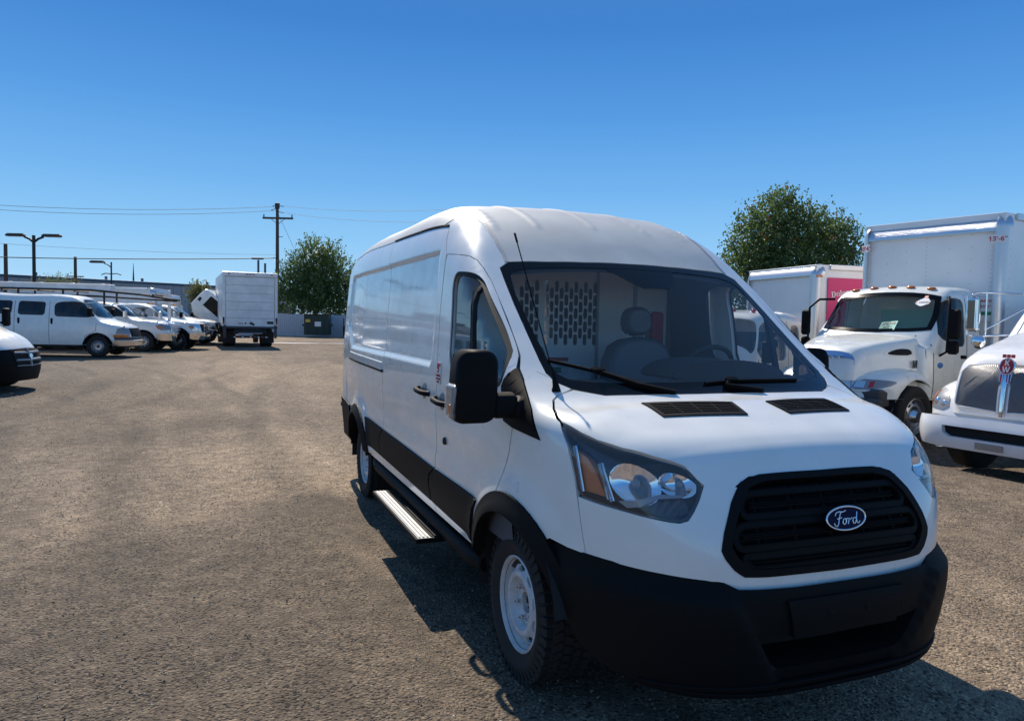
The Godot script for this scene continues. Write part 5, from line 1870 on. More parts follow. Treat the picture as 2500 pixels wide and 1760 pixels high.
func pickup(label: String, nm: String, flares: bool, turn: float, boxed := false) -> Node3D:
	var b := Body.new(
		[[-2.75, 1.80], [-2.6, 1.93], [-2.2, 1.97], [-1.5, 1.97], [-1.25, 1.93], [-1.05, 1.84], [-0.7, 1.61], [-0.34, 1.37], [-0.2, 1.335], [0.4, 1.285], [0.75, 1.21], [0.92, 1.11], [1.02, 0.9], [1.1, 0.7]],
		[[0.4, 0.95], [0.6, 0.99], [0.95, 1.0], [1.2, 0.98], [1.35, 0.95], [1.65, 0.86], [1.95, 0.72], [2.1, 0.7]],
		[[0.4, 0.95], [0.7, 0.99], [1.0, 0.99], [1.15, 0.95], [1.3, 0.8], [2.1, 0.3]],
		[[-2.7, 0], [-1.2, 0.05], [-0.8, 0.14], [-0.3, 0.14], [0.4, 0.06], [1.1, 0.05]], [[-2.7, 0.09], [-1.0, 0.07], [-0.3, 0.05], [0.4, 0.06], [1.1, 0.06]])
	b.rear = -2.6
	b.x0 = -0.3
	b.pw = 4.2
	var t := thing(nm, label, "truck", Vector3.ZERO, turn)
	shell(b, t, {"x0": -2.5, "x1": 0.80, "sill": 0.55, "wheels": [0.0], "arch": 0.49, "hub": 0.41, "step": 0.08, "yc": 1.05, "cab": [-2.4, -0.45, 0.95, 0.8], "see_through": flares,
		"windows": [[[-0.88, 1.66], [-0.58, 1.42], [-0.62, 1.38], [-1.75, 1.41], [-1.76, 1.74], [-1.6, 1.80], [-1.1, 1.79]], [[-1.92, 1.42], [-1.93, 1.77], [-2.36, 1.77], [-2.42, 1.43]]],
		"screen": [[1.42, -0.76], [1.46, -0.80], [1.76, -0.66], [1.84, -0.56], [1.87, 0.0], [1.84, 0.56], [1.76, 0.66], [1.46, 0.80], [1.42, 0.76], [1.40, 0.4], [1.39, 0.0], [1.40, -0.4]],
		"joints": [[[-0.50, 1.32], [-0.52, 0.8], [-0.58, 0.58]], [[-1.84, 1.9], [-1.84, 0.58]]], "glass": "glass_tint" if flares else "glass_dark"})
	part("rear_body", bx(Vector3(-4.2, 1.05, 0), Vector3(3.1, 0.9, 1.96), 0.04), "paint_white" if not boxed else "frame_black", t)
	for s in [1, -1]:
		var pts := [[0.90, 0.60 * s], [0.88, 0.93 * s], [1.08, 0.965 * s], [1.12, 0.88 * s], [1.07, 0.60 * s]]
		if flares:
			pts = [[0.80, 0.70 * s], [0.80, 0.93 * s], [1.14, 0.93 * s], [1.14, 0.70 * s]]
		var h := part("headlight", patch(b, Lay.dir(Vector3(1, 0, 0.9 * s)), onfront(b, pts), [], 0.05, 0.008, 0.02), "chrome_soft" if flares else "lamp_grey", t)
		part("indicator", patch(b, Lay.dir(Vector3(0.7, 0, 1.2 * s)), onfront(b, [[0.94, 0.90 * s], [0.92, 0.955 * s], [1.06, 0.965 * s], [1.07, 0.91 * s]]), [], 0.05, 0.012, 0.02), "amber", h)
		if flares:
			var lip := PackedVector3Array()
			var a := []
			for i in 16:
				var q := PI * (i / 15.0 * 1.1 - 0.05)
				a.append([0.62 * cos(q) * 0.95, 0.41 + 0.60 * sin(q)])
			for i in 16:
				var q := PI * (1.05 - i / 15.0 * 1.1)
				a.append([0.48 * cos(q), 0.41 + 0.48 * sin(q)])
			part("wheel_flare", patch(b, Lay.dir(Vector3(0, 0, s)), onside(b, a, s), [], 0.06, 0.03, 0.06), "black_plastic", t)
	part("grille", patch(b, Lay.dir(Vector3(1, 0, 0)), onfront(b, [[0.80, -0.60], [0.80, 0.60], [1.12, 0.64], [1.12, -0.64]]), [], 0.08, 0.03, 0.05), "black_plastic" if flares else "chrome_soft", t)
	for k in 3:
		part("grille_bar", bx(Vector3(1.03, 0.87 + k * 0.09, 0), Vector3(0.04, 0.035, 1.1), 0.01), "chrome_soft", t)
	part("front_bumper", patch(b, Lay.wrap(-0.3), V([[1.0, 0.48, 0.0], [0.9, 0.48, 0.6], [0.55, 0.50, 0.97], [0.55, 0.76, 0.97], [0.9, 0.77, 0.6], [1.0, 0.77, 0.0], [0.9, 0.77, -0.6], [0.55, 0.76, -0.97], [0.55, 0.50, -0.97], [0.9, 0.48, -0.6]]), [], 0.06, 0.10, 0.10), "chrome", t)
	if boxed:
		var m := MB.new()
		for z in [-0.85, -0.3, 0.3, 0.85]:
			m.box(Vector3(1.16, 0.85, z), Vector3(0.05, 0.6, 0.08), 0.01)
		m.box(Vector3(1.17, 1.12, 0), Vector3(0.05, 0.07, 1.8), 0.01)
		m.box(Vector3(1.17, 0.62, 0), Vector3(0.07, 0.16, 1.95), 0.01)
		part("front_guard", m, "frame_black", t)
	mirrors(t, -0.62, 1.50, 0.93, Vector3(0.12, 0.30, 0.24), "chrome_soft" if not boxed else "black_plastic")
	wheels(t, [0.0, -4.2], 0.41, 0.27, 0.23, 0.86)
	arch_dark(t, [0.0], 0.49, 0.41, 0.99)
	part("underbody", bx(Vector3(-2.4, 0.55, 0), Vector3(6.0, 0.22, 1.0)), "frame_black", t)
	if flares:
		for z in [-0.3, 0.0, 0.3]:
			part("roof_lamp", bx(Vector3(-1.3, 1.985, z), Vector3(0.12, 0.06, 0.10), 0.02), "amber", t)
	return t

# a cargo box: front at local x = fx, running back; rounded front top edge and corner posts
func cargo_box(t: Node3D, fx: float, long: float, wide: float, y0: float, y1: float, mt: String, plate: bool) -> void:
	var h := wide / 2
	part("cargo_body", bx(Vector3(fx - long / 2 - 0.03, (y0 + y1) / 2, 0), Vector3(long - 0.06, y1 - y0 - 0.02, wide - 0.08), 0.01), mt, t)
	var r := 0.34 if plate else 0.26
	var m := MB.new()
	var n := 10
	for i in n:   # rounded top front edge
		var a0 := PI / 2 * i / n
		var a1 := PI / 2 * (i + 1) / n
		var c := Vector3(fx - r + 0.01, y1 - r + 0.01, 0)
		var e0 := Vector3(sin(a0), cos(a0), 0)
		var e1 := Vector3(sin(a1), cos(a1), 0)
		var z := Vector3(0, 0, h - 0.14)
		m.squad(c + e0 * r + z, c + e1 * r + z, c + e1 * r - z, c + e0 * r - z, e0, e1, e1, e0)
	part("top_rail", m, "tread_plate" if plate else "aluminium", t)
	for s in [1, -1]:
		m = MB.new()
		var q := 0.15
		for i in 8:   # rounded corner posts
			var a0 := PI / 2 * i / 8.0
			var a1 := PI / 2 * (i + 1) / 8.0
			var c := Vector3(fx - q + 0.012, 0, (h - q) * s)
			var e0 := Vector3(cos(a0), 0, sin(a0) * s)
			var e1 := Vector3(cos(a1), 0, sin(a1) * s)
			var lo := Vector3(0, y0, 0)
			var hi := Vector3(0, y1 - 0.24, 0)
			m.squad(c + e0 * q + lo, c + e1 * q + lo, c + e1 * q + hi, c + e0 * q + hi, e0, e1, e1, e0)
		part("corner_post", m, "aluminium", t)
		m = MB.new()
		var seg := 8   # cast cap that joins the post to the rail
		for i in seg:
			for j in seg:
				var p := []
				for e in [[i, j], [i + 1, j], [i + 1, j + 1], [i, j + 1]]:
					var a: float = PI / 2 * e[0] / seg
					var k: float = PI / 2 * e[1] / seg
					var nn := Vector3(cos(a) * sin(k), cos(k), sin(a) * sin(k) * s)
					p.append([Vector3(fx - 0.25 + 0.265 * nn.x, y1 - 0.25 + 0.265 * nn.y, (h - 0.15) * s + 0.165 * nn.z), nn])
				m.squad(p[0][0], p[1][0], p[2][0], p[3][0], p[0][1], p[1][1], p[2][1], p[3][1])
		part("corner_cap", m, "aluminium", t)
		m = MB.new()
		m.box(Vector3(fx - long / 2 - 0.2, y1 - 0.06, (h - 0.02) * s), Vector3(long - 0.4, 0.12, 0.05), 0.012)
		m.box(Vector3(fx - long / 2 - 0.2, y0 + 0.06, (h - 0.02) * s), Vector3(long - 0.4, 0.14, 0.05), 0.012)
		part("side_rail", m, "aluminium", t)

func make_tilt_cab(turn: float) -> void:
	var t := thing("tilt_cab_truck", "white truck with its cab tipped forward, left of the box truck seen from behind", "truck", Vector3(-40.6, 0.16, 2.75), turn)
	var cab := Node3D.new()
	cab.name = "cab"
	t.add_child(cab)
	var out := P2([[-1.35, 0.0], [0.35, 0.0], [0.42, 0.35], [0.36, 0.75], [0.05, 1.42], [-0.08, 1.52], [-1.2, 1.52], [-1.35, 1.4]])
	var m := MB.new()
	m.xf = Transform3D(Basis(), Vector3(0, 0, -1.0))
	m.prism(round2(out, 1), 2.0, 0.05)
	part("cab_shell", m, "paint_white", cab)
	for s in [1, -1]:
		m = MB.new()
		m.xf = Transform3D(Basis(), Vector3(0, 0, 1.003 if s > 0 else -1.018))
		m.prism(P2([[-0.85, 0.72], [0.22, 0.72], [0.24, 0.78], [-0.02, 1.30], [-0.08, 1.36], [-0.80, 1.36], [-0.85, 1.31]]), 0.015)
		part("side_window", m, "frit", cab)
		m = MB.new()
		m.xf = Transform3D(Basis(), Vector3(0, 0, 1.003 if s > 0 else -1.018))
		m.prism(P2([[-1.25, 0.75], [-1.1, 0.75], [-1.1, 0.95], [-1.25, 0.95]]), 0.015)
		part("vent", m, "frame_black", cab)
		part("door_mirror", bx(Vector3(0.45, 0.9, 1.15 * s), Vector3(0.1, 0.4, 0.2), 0.04), "black_plastic", cab)
	m = MB.new()
	m.xf = Transform3D(Basis(Vector3(0, 0, -1), Vector3(-0.42, 0.9, 0).normalized(), Vector3(0.9, 0.42, 0).normalized()), Vector3(0.405, 0.72, 0))
	m.prism(rrect(1.7, 0.66, 0.06), 0.02)
	part("windscreen", m, "frit", cab)
	part("roof_lamp", bx(Vector3(-0.1, 1.55, 0.6), Vector3(0.1, 0.06, 0.1), 0.02), "amber", cab)
	part("air_horn", bx(Vector3(-0.6, 1.62, 0), Vector3(0.4, 0.2, 0.6), 0.06), "box_white", cab)
	cab.transform = Transform3D(Basis(Vector3(0, 0, 1), -0.72), Vector3(0.25, 0.95, 0))
	part("chassis", bx(Vector3(-2.5, 0.6, 0), Vector3(6.0, 0.28, 0.9), 0.02), "frame_black", t)
	part("front_bumper", bx(Vector3(0.95, 0.55, 0), Vector3(0.14, 0.3, 2.0), 0.05), "paint_white", t)
	part("engine", bx(Vector3(-0.3, 1.0, 0), Vector3(1.3, 0.7, 0.8), 0.1), "bumper_grey", t)
	cargo_box(t, -1.5, 5.5, 2.3, 0.95, 2.55, "box_white", false)
	wheels(t, [0.0, -3.6], 0.4, 0.24, 0.2, 0.85)

func make_rear_truck() -> void:
	# seen from behind: local x runs to its nose, away from the camera
	var back := Vector3(-34.7, 0.14, 0.68)
	var away := Vector3(-0.999, 0, 0.045)
	var t := thing("delivery_truck", "white box truck seen from behind, roll-up door closed, left of the tree", "truck", back, turn_of(away.x, away.z))
	var h := 1.26
	var y0 := 1.02
	var y1 := 3.62
	part("cargo_body", bx(Vector3(3.6, (y0 + y1) / 2, 0), Vector3(7.0, y1 - y0 - 0.02, h * 2 - 0.04), 0.01), "box_white", t)
	part("door_frame", bx(Vector3(0.06, y1 - 0.10, 0), Vector3(0.14, 0.20, h * 2), 0.015), "box_white", t)
	for s in [1, -1]:
		part("door_frame", bx(Vector3(0.06, (y0 + y1) / 2 - 0.1, (h - 0.07) * s), Vector3(0.14, y1 - y0 - 0.2, 0.14), 0.015), "box_white", t)
		part("corner_light", bx(Vector3(-0.02, 1.35, (h - 0.05) * s), Vector3(0.05, 0.22, 0.08), 0.01), "frame_black", t)
		part("tail_light", bx(Vector3(-0.02, 1.18, (h - 0.05) * s), Vector3(0.05, 0.1, 0.08), 0.01), "red_lens", t)
		part("lift_arm", bx(Vector3(-0.05, 0.78, (h - 0.10) * s), Vector3(0.12, 0.62, 0.12), 0.02), "bumper_grey", t)
	for k in 5:
		part("roof_marker", bx(Vector3(-0.02, y1 - 0.09, [-0.98, -0.16, 0.0, 0.16, 0.98][k]), Vector3(0.03, 0.04, 0.1), 0.008), "red_lens", t)
	for k in 6:
		var ph: float = (y1 - y0 - 0.22) / 6.0
		part("door_slat", bx(Vector3(0.04, y0 + ph * (k + 0.5), 0), Vector3(0.04, ph - 0.008, h * 2 - 0.30), 0.006), "box_white", t)
	part("data_plate", bx(Vector3(0.01, 1.22, 0.92), Vector3(0.02, 0.13, 0.30), 0.004), "dumpster_green", t)
	part("door_latch", bx(Vector3(0.0, 1.16, 0.08), Vector3(0.05, 0.10, 0.22), 0.01, Basis(Vector3(1, 0, 0), 0.5)), "frame_black", t)
	part("door_latch", bx(Vector3(0.0, 1.18, -0.22), Vector3(0.04, 0.07, 0.06), 0.01), "frame_black", t)
	part("pull_strap", bx(Vector3(0.0, 1.17, -0.45), Vector3(0.03, 0.03, 0.20), 0.005), "frame_black", t)
	part("floor_beam", bx(Vector3(0.1, 0.98, 0), Vector3(0.3, 0.10, h * 2), 0.01), "bumper_grey", t)
	part("lift_platform", bx(Vector3(0.0, 0.78, 0), Vector3(0.12, 0.22, 1.5), 0.02), "frame_black", t)
	part("lift_step", bx(Vector3(-0.08, 0.70, 0), Vector3(0.1, 0.06, 1.1), 0.01), "lamp_grey", t)
	part("impact_bar", bx(Vector3(-0.1, 0.52, 0), Vector3(0.10, 0.10, 1.7), 0.015), "frame_black", t)
	for k in 9:
		part("bar_stripe", bx(Vector3(-0.152, 0.52, -0.72 + k * 0.18), Vector3(0.006, 0.05, 0.09), 0.0), "red_lens" if k % 2 else "decal_white", t)
	part("frame_rail", bx(Vector3(3.5, 0.82, 0), Vector3(7.2, 0.25, 0.9), 0.02), "frame_black", t)
	for x in [1.6, 7.6]:
		for z in ([-1.02, -0.74, 0.74, 1.02] if x < 3 else [-0.95, 0.95]):
			var w := make_wheel(0.5, 0.26, 0.28, false, t, "rim_steel")
			w.position = Vector3(x, 0.5, z)
			w.rotation.y = 0.0 if z > 0 else PI
	for s in [1, -1]:
		part("mud_flap", bx(Vector3(0.95, 0.48, 0.9 * s), Vector3(0.03, 0.55, 0.6), 0.0), "frame_black", t)
		part("side_tank", bx(Vector3(4.0, 0.65, 0.95 * s), Vector3(1.2, 0.45, 0.4), 0.08), "bumper_grey", t)

func make_snout(turn: float) -> void:
	# the van at the left edge: only its nose reaches into the picture
	var b := Body.new(
		[[-5.0, 2.4], [-2.6, 2.45], [-1.6, 2.40], [-1.1, 2.20], [-0.6, 1.85], [0.0, 1.42], [0.2, 1.28], [0.45, 1.18], [0.7, 1.04], [0.88, 0.84], [1.0, 0.6]],
		[[0.2, 0.94], [0.5, 1.02], [0.9, 1.03], [1.3, 1.0], [2.0, 0.92], [2.5, 0.85]],
		[[0.2, 0.90], [0.45, 0.95], [0.65, 0.96], [0.85, 0.92], [1.05, 0.80], [1.3, 0.5], [2.5, 0.2]],
		[[-5, 0], [-1.2, 0.05], [-0.5, 0.15], [0.3, 0.15], [1.0, 0.1]], [[-5, 0.1], [-1.0, 0.07], [0.2, 0.05], [1.0, 0.08]])
	b.x0 = -0.5
	b.pw = 2.9
	var t := thing("cargo_van", "white van nose with black bumper and cross-barred grille at the left edge", "van", Vector3(-14.95, 0.03, 6.75), turn_of(0.28, -0.96))
	shell(b, t, {"x0": -4.9, "x1": 0.55, "sill": 0.40, "wheels": [0.0, -3.45], "arch": 0.43, "hub": 0.35, "step": 0.06, "cab": [-1.8, 0.0, 0.9, 0.9],
		"windows": [[[-0.55, 1.72], [-0.05, 1.34], [-0.1, 1.28], [-1.3, 1.30], [-1.3, 1.95], [-0.85, 1.95]]],
		"screen": [[1.42, -0.78], [1.50, -0.85], [2.05, -0.78], [2.14, -0.6], [2.16, 0.0], [2.14, 0.6], [2.05, 0.78], [1.50, 0.85], [1.42, 0.78], [1.38, 0.4], [1.37, 0.0], [1.38, -0.4]], "glass": "glass_dark"})
	part("front_bumper", patch(b, Lay.wrap(-0.5), V([[0.95, 0.24, 0.0], [0.8, 0.24, 0.5], [0.42, 0.26, 0.95], [0.40, 0.80, 0.99], [0.62, 0.835, 0.80], [0.78, 0.845, 0.55], [0.86, 0.86, 0.0], [0.78, 0.845, -0.55], [0.62, 0.835, -0.80], [0.40, 0.80, -0.99], [0.42, 0.26, -0.95], [0.8, 0.24, -0.5]]), [], 0.05, 0.045, 0.05), "black_plastic", t)
	var g := part("grille", patch(b, Lay.dir(Vector3(1, 0.2, 0)), onfront(b, [[0.50, -0.40], [0.50, 0.40], [0.80, 0.46], [0.845, 0.40], [0.86, 0.0], [0.845, -0.40], [0.80, -0.46]]), [], 0.06, 0.055, 0.03), "black_matte", t)
	for y in [0.775, 0.64, 0.535]:
		part("grille_bar", strip(b, Lay.dir(Vector3(1, 0.2, 0)), onfront(b, [[y, -0.42], [y - 0.01, 0.0], [y, 0.42]]), 0.045 if y > 0.6 else 0.02, 0.085, 0.06), "lamp_grey", g)
	part("grille_post", strip(b, Lay.dir(Vector3(1, 0.2, 0)), onfront(b, [[0.85, 0.0], [0.51, 0.0]]), 0.05, 0.09, 0.06), "lamp_grey", g)
	# horned emblem in the middle of the cross
	var m := MB.new()
	m.xf = Transform3D(Basis(Vector3(0, 0, -1), Vector3(-0.15, 1, 0).normalized(), Vector3(1, 0.15, 0).normalized()), b.hit(Vector3(3, 0.71, 0), Vector3(-1, 0, 0)) + Vector3(0.095, 0, 0))
	m.prism(P2([[-0.018, -0.06], [0.018, -0.06], [0.03, 0.0], [0.055, -0.02], [0.06, 0.03], [0.03, 0.065], [0.0, 0.055], [-0.03, 0.065], [-0.06, 0.03], [-0.055, -0.02], [-0.03, 0.0]]), 0.012)
	part("grille_emblem", m, "chrome_soft", g)
	for s in [1, -1]:
		part("headlight", patch(b, Lay.dir(Vector3(0.8, 0.4, 0.7 * s)), onfront(b, [[0.90, 0.62 * s], [0.93, 0.84 * s], [1.10, 0.95 * s], [1.22, 0.97 * s], [1.16, 0.86 * s], [1.02, 0.66 * s]]), [], 0.05, 0.008, 0.02), "lamp_grey", t)
	mirrors(t, -0.1, 1.5, 0.98, Vector3(0.12, 0.4, 0.2))
	wheels(t, [0.0, -3.45], 0.35, 0.23, 0.2, 0.86)
	arch_dark(t, [0.0, -3.45], 0.43, 0.35, 1.0)
	part("underbody", bx(Vector3(-2.0, 0.40, 0), Vector3(5.4, 0.2, 1.5)), "frame_black", t)

# ---------------------------------------------------------------- the row on the right
func rivets(t: Node3D, rows: Array, r := 0.007) -> void:   # rows of [from, to, count, outward]
	var m := MB.new()
	for q in rows:
		var a: Vector3 = q[0]
		var z: Vector3 = q[1]
		for k in q[2]:
			var p := a.lerp(z, (k + 0.5) / q[2])
			var o: Vector3 = q[3]
			m.box(p + o * 0.003, Vector3(r * 2, r * 2, r * 2) * (Vector3.ONE - o.abs() * 0.6), r * 0.4)
	var mi := part("rivets", m, "steel", t)
	mi.set_meta("kind", "stuff")

func make_right_row() -> void:
	var plate := mat("tread_plate", lin(0.66, 0.67, 0.69), 0.28, 0.9)
	var size := 128
	var im := Image.create(size, size, false, Image.FORMAT_RGB8)
	for j in size:
		for i in size:
			var v := 0.0
			for q in [[32, 32, 1.0], [96, 96, 1.0], [96, 32, -1.0], [32, 96, -1.0]]:
				var dx: float = i - q[0]
				var dy: float = j - q[1]
				var a: float = (dx + dy * q[2]) * 0.707
				var c: float = (dx - dy * q[2]) * 0.707
				v = maxf(v, smoothstep(1.0, 0.6, sqrt(pow(a / 26.0, 2) + pow(c / 8.0, 2))))
			im.set_pixel(i, j, Color(v, v, v))
	plate.heightmap_enabled = true
	plate.heightmap_scale = 0.6
	plate.heightmap_texture = ImageTexture.create_from_image(im)
	tri_map(plate, 16.0)
	make_bonnet_truck()
	make_mesh_truck()
	make_mural_truck()
	make_cabover()

func truck_door_set(b: Body, t: Node3D) -> void:
	for s in [1, -1]:
		part("door_joint", strip(b, Lay.dir(Vector3(0, 0, s)), onside(b, [[-0.42, 1.80], [-0.44, 0.78]], s), 0.016, 0.002, 0.15), "black_matte", t)
		part("door_joint", strip(b, Lay.dir(Vector3(0, 0, s)), onside(b, [[-1.45, 2.5], [-1.45, 0.78]], s), 0.016, 0.002, 0.15), "black_matte", t)
		part("door_handle", bx(b.hit(Vector3(-1.33, 1.45, 3.0 * s), Vector3(0, 0, -s)), Vector3(0.16, 0.06, 0.05), 0.015), "black_plastic", t)

func make_bonnet_truck() -> void:
	# truck with the wedge bonnet and the tall plated box
	var t := thing("box_truck", "cream-white truck with blue-silver grille frame, windscreen price card and tall plated cargo box", "truck", Vector3(-6.49, -0.22, -7.98), turn_of(0.175, 0.985))
	var cab := Body.new(
		[[-2.1, 2.60], [-1.9, 2.66], [-1.3, 2.67], [-1.1, 2.65], [-0.97, 2.58], [-0.6, 2.16], [-0.3, 1.82], [-0.2, 1.70]],
		[[0.6, 1.10], [0.8, 1.14], [1.5, 1.15], [1.9, 1.13], [2.3, 1.09], [2.6, 1.03], [2.8, 1.0]],
		[[0.6, -0.2], [2.8, -0.2]], [[-2.1, 0], [-1.1, 0.05], [-0.8, 0.14], [-0.2, 0.14]], [[-2.1, 0.09], [-0.9, 0.06], [-0.2, 0.04]])
	cab.x0 = -0.7
	cab.pw = 6.0
	cab.rear = -1.95
	shell(cab, t, {"shell": "cab", "x0": -1.86, "x1": -0.30, "sill": 0.75, "wheels": [], "yc": 1.4, "step": 0.06, "paint": "paint_cream", "cab": [-1.85, -0.5, 1.25, 0.88], "see_through": true, "screen_glass": "glass_tint",
		"windows": [[[-0.62, 1.88], [-0.58, 1.80], [-0.72, 1.72], [-0.90, 1.72], [-1.0, 1.64], [-1.38, 1.62], [-1.38, 2.42], [-0.98, 2.42], [-0.86, 2.32]]],
		"screen": [[1.88, -0.96], [1.94, -1.0], [2.40, -0.94], [2.48, -0.88], [2.52, 0.0], [2.48, 0.88], [2.40, 0.94], [1.94, 1.0], [1.88, 0.96], [1.86, 0.4], [1.85, 0.0], [1.86, -0.4]], "glass": "glass_dark"})
	part("screen_border", patch(cab, Lay.dir(Vector3(1, 0.8, 0)), fillet(onfront(cab, [[1.86, -0.98], [1.93, -1.03], [2.42, -0.97], [2.51, -0.90], [2.55, 0.0], [2.51, 0.90], [2.42, 0.97], [1.93, 1.03], [1.86, 0.98], [1.84, 0.4], [1.83, 0.0], [1.84, -0.4]]), 1), [fillet(onfront(cab, [[1.92, -0.90], [1.97, -0.94], [2.38, -0.88], [2.44, -0.83], [2.48, 0.0], [2.44, 0.83], [2.38, 0.88], [1.97, 0.94], [1.92, 0.90], [1.90, 0.4], [1.89, 0.0], [1.90, -0.4]]), 1)], 0.06, 0.004, 0.0), "frit", t)
	truck_door_set(cab, t)
	# rear window in the back of the cab lets the pale box show through
	part("dashboard", bx(Vector3(-0.62, 1.74, 0), Vector3(0.5, 0.18, 1.6), 0.06), "interior_grey", t)
	part("rear_window", bx(Vector3(-1.80, 2.06, 0.05), Vector3(0.02, 0.42, 1.15), 0.0), "paper_green", t)
	for z in [-0.70, -0.34, 0.0, 0.34, 0.70]:
		if z == 0.34 or z == -0.34 or z == 0.0 or absf(z) > 0.5:
			var m := MB.new()
			m.ball(cab.hit(Vector3(-1.08, 4, z), Vector3(0, -1, 0)) + Vector3(0, 0.005, 0), Vector3(0.045, 0.035, 0.085), 10, 6)
			part("roof_lamp", m, "amber", t)
	# price card and round sticker in the windscreen
	var wn := Vector3(0.76, 0.65, 0).normalized()
	var card := Node3D.new()
	card.name = "price_card"
	t.add_child(card)
	part("card", bx(Vector3.ZERO, Vector3(0.30, 0.20, 0.004), 0.0), "paper_green", card)
	letter("card_text", "$75,989", 0.05, "decal_black", card, Vector3(0, 0.045, 0.004), Basis(), "Droid Serif", true)
	letter("card_text", "FOR SALE", 0.028, "decal_black", card, Vector3(0, -0.03, 0.004), Basis())
	card.transform = Transform3D(Basis(Vector3(0.12, 0, -1).normalized(), Vector3(-0.65, 0.76, 0), Vector3(0.76, 0.65, 0)).orthonormalized(), cab.hit(Vector3(3, 1.955, -0.32), Vector3(-1, 0, 0), 9.0) + Vector3(-0.03, 0.0, 0))
	card.rotate_object_local(Vector3(0, 0, 1), 0.12)
	var st := Node3D.new()
	st.name = "owner_sticker"
	t.add_child(st)
	var m := MB.new()
	m.prism(round2(P2([[-0.10, 0.04], [-0.06, 0.10], [0.06, 0.10], [0.10, 0.04], [0.13, 0.03], [0.13, -0.04], [0.09, -0.05], [0.0, -0.10], [-0.09, -0.05], [-0.13, -0.04], [-0.13, 0.03]]), 1), 0.004)
	part("sticker_sheet", m, "decal_blue", st)
	part("sticker_band", bx(Vector3(0, 0.0, 0.004), Vector3(0.26, 0.05, 0.004), 0.0), "decal_white", st)
	letter("sticker_text", "1 OWNER", 0.040, "decal_navy", st, Vector3(0, 0.0, 0.008), Basis(), "Droid Sans", true)
	part("sticker_top", bx(Vector3(0, 0.12, 0.004), Vector3(0.08, 0.05, 0.004), 0.0), "decal_red", st)
	st.transform = Transform3D(Basis(Vector3(0.12, 0, -1).normalized(), Vector3(-0.65, 0.76, 0), Vector3(0.76, 0.65, 0)).orthonormalized(), cab.hit(Vector3(3, 2.36, -0.70), Vector3(-1, 0, 0), 9.0) + wn * 0.01)
	# bonnet and wings
	var bon := Body.new(
		[[-0.5, 1.86], [-0.3, 1.82], [0.1, 1.75], [0.5, 1.66], [0.78, 1.57], [0.90, 1.46], [1.0, 1.2]],
		[[0.6, 1.06], [1.0, 1.03], [1.4, 1.0], [1.6, 0.97], [1.9, 0.92]],
		[[0.6, 0.95], [1.3, 0.92], [1.5, 0.88], [1.9, 0.6]], [[-0.5, 0.02], [1.0, 0.05]], [[-0.5, 0.06], [1.0, 0.07]])
	bon.taper = Vector3(0.40, -0.5, 0.95)
	bon.x0 = 0.2
	bon.pw = 5.0
	shell(bon, t, {"shell": "bonnet", "x0": -0.34, "x1": 0.80, "sill": 0.95, "wheels": [], "yc": 1.2, "step": 0.06, "paint": "paint_cream"})
	var wing := Body.new(
		[[-0.72, 0.9], [-0.6, 1.08], [-0.35, 1.24], [0.0, 1.31], [0.4, 1.27], [0.75, 1.15], [0.92, 1.0], [1.0, 0.85]],
		[[0.5, 1.13], [0.9, 1.15], [1.1, 1.14], [1.3, 1.08], [1.5, 1.0]],
		[[0.4, 0.95], [0.8, 0.97], [1.1, 0.90], [1.5, 0.6]], [[-0.7, 0], [1.0, 0.02]], [[-0.7, 0.07], [1.0, 0.08]])
	wing.rear = -0.72
	wing.x0 = 0.2
	wing.pw = 3.0
	shell(wing, t, {"shell": "wings", "x0": -0.68, "x1": 0.76, "sill": 0.80, "wheels": [0.0], "arch": 0.60, "hub": 0.5, "yc": 0.75, "step": 0.06, "paint": "paint_cream"})
	for s in [1, -1]:
		# side vent, dark, in a raised frame
		var vp := chaikin(onside(bon, [[-0.22, 1.46], [-0.20, 1.58], [0.0, 1.60], [0.18, 1.57], [0.36, 1.49], [0.2, 1.46]], s), 1)
		part("vent_frame", patch(bon, Lay.dir(Vector3(0, 0, s)), vp, [], 0.05, 0.012, 0.02), "paint_cream", t)
		var vi := PackedVector3Array()
		var vc := Vector3.ZERO
		for p in vp:
			vc += p / vp.size()
		for p in vp:
			vi.append(vc + (p - vc) * 0.78)
		part("side_vent", patch(bon, Lay.dir(Vector3(0, 0, s)), vi, [], 0.05, 0.016, 0.01), "black_matte", t)
		var hp := chaikin(onfront(wing, [[0.93, 0.56 * s], [0.93, 0.80 * s], [0.98, 1.05 * s], [1.06, 1.115 * s], [1.08, 1.06 * s], [1.09, 0.60 * s]]), 1)
		var h := part("headlight", patch(wing, Lay.dir(Vector3(1, 0.2, 0.5 * s)), hp, [], 0.04, 0.006, 0.02), "lamp_grey", t)
		part("lamp_lens", patch(wing, Lay.dir(Vector3(1, 0.2, 0.5 * s)), onfront(wing, [[0.96, 0.60 * s], [0.96, 0.76 * s], [1.06, 0.76 * s], [1.06, 0.62 * s]]), [], 0.04, 0.012, 0.01), "chrome_soft", h)
		part("side_indicator", patch(wing, Lay.dir(Vector3(1, 0.2, 0.5 * s)), onfront(wing, [[0.965, 0.82 * s], [0.975, 0.88 * s], [1.065, 0.88 * s], [1.055, 0.82 * s]]), [], 0.04, 0.012, 0.01), "red_lens", h)
		part("lamp_sill", strip(wing, Lay.dir(Vector3(1, 0.2, 0.5 * s)), onfront(wing, [[0.905, 0.52 * s], [0.91, 0.80 * s], [0.955, 1.06 * s]]), 0.03, 0.02, 0.06), "paint_cream", h)
		part("wing_lamp", bx(wing.hit(Vector3(-0.5, 1.02, 3.0 * s), Vector3(0, 0, -s)), Vector3(0.07, 0.04, 0.03), 0.01), "amber", t)
		# tall mirrors on a bent arm, and a round one on the wing
		m = MB.new()
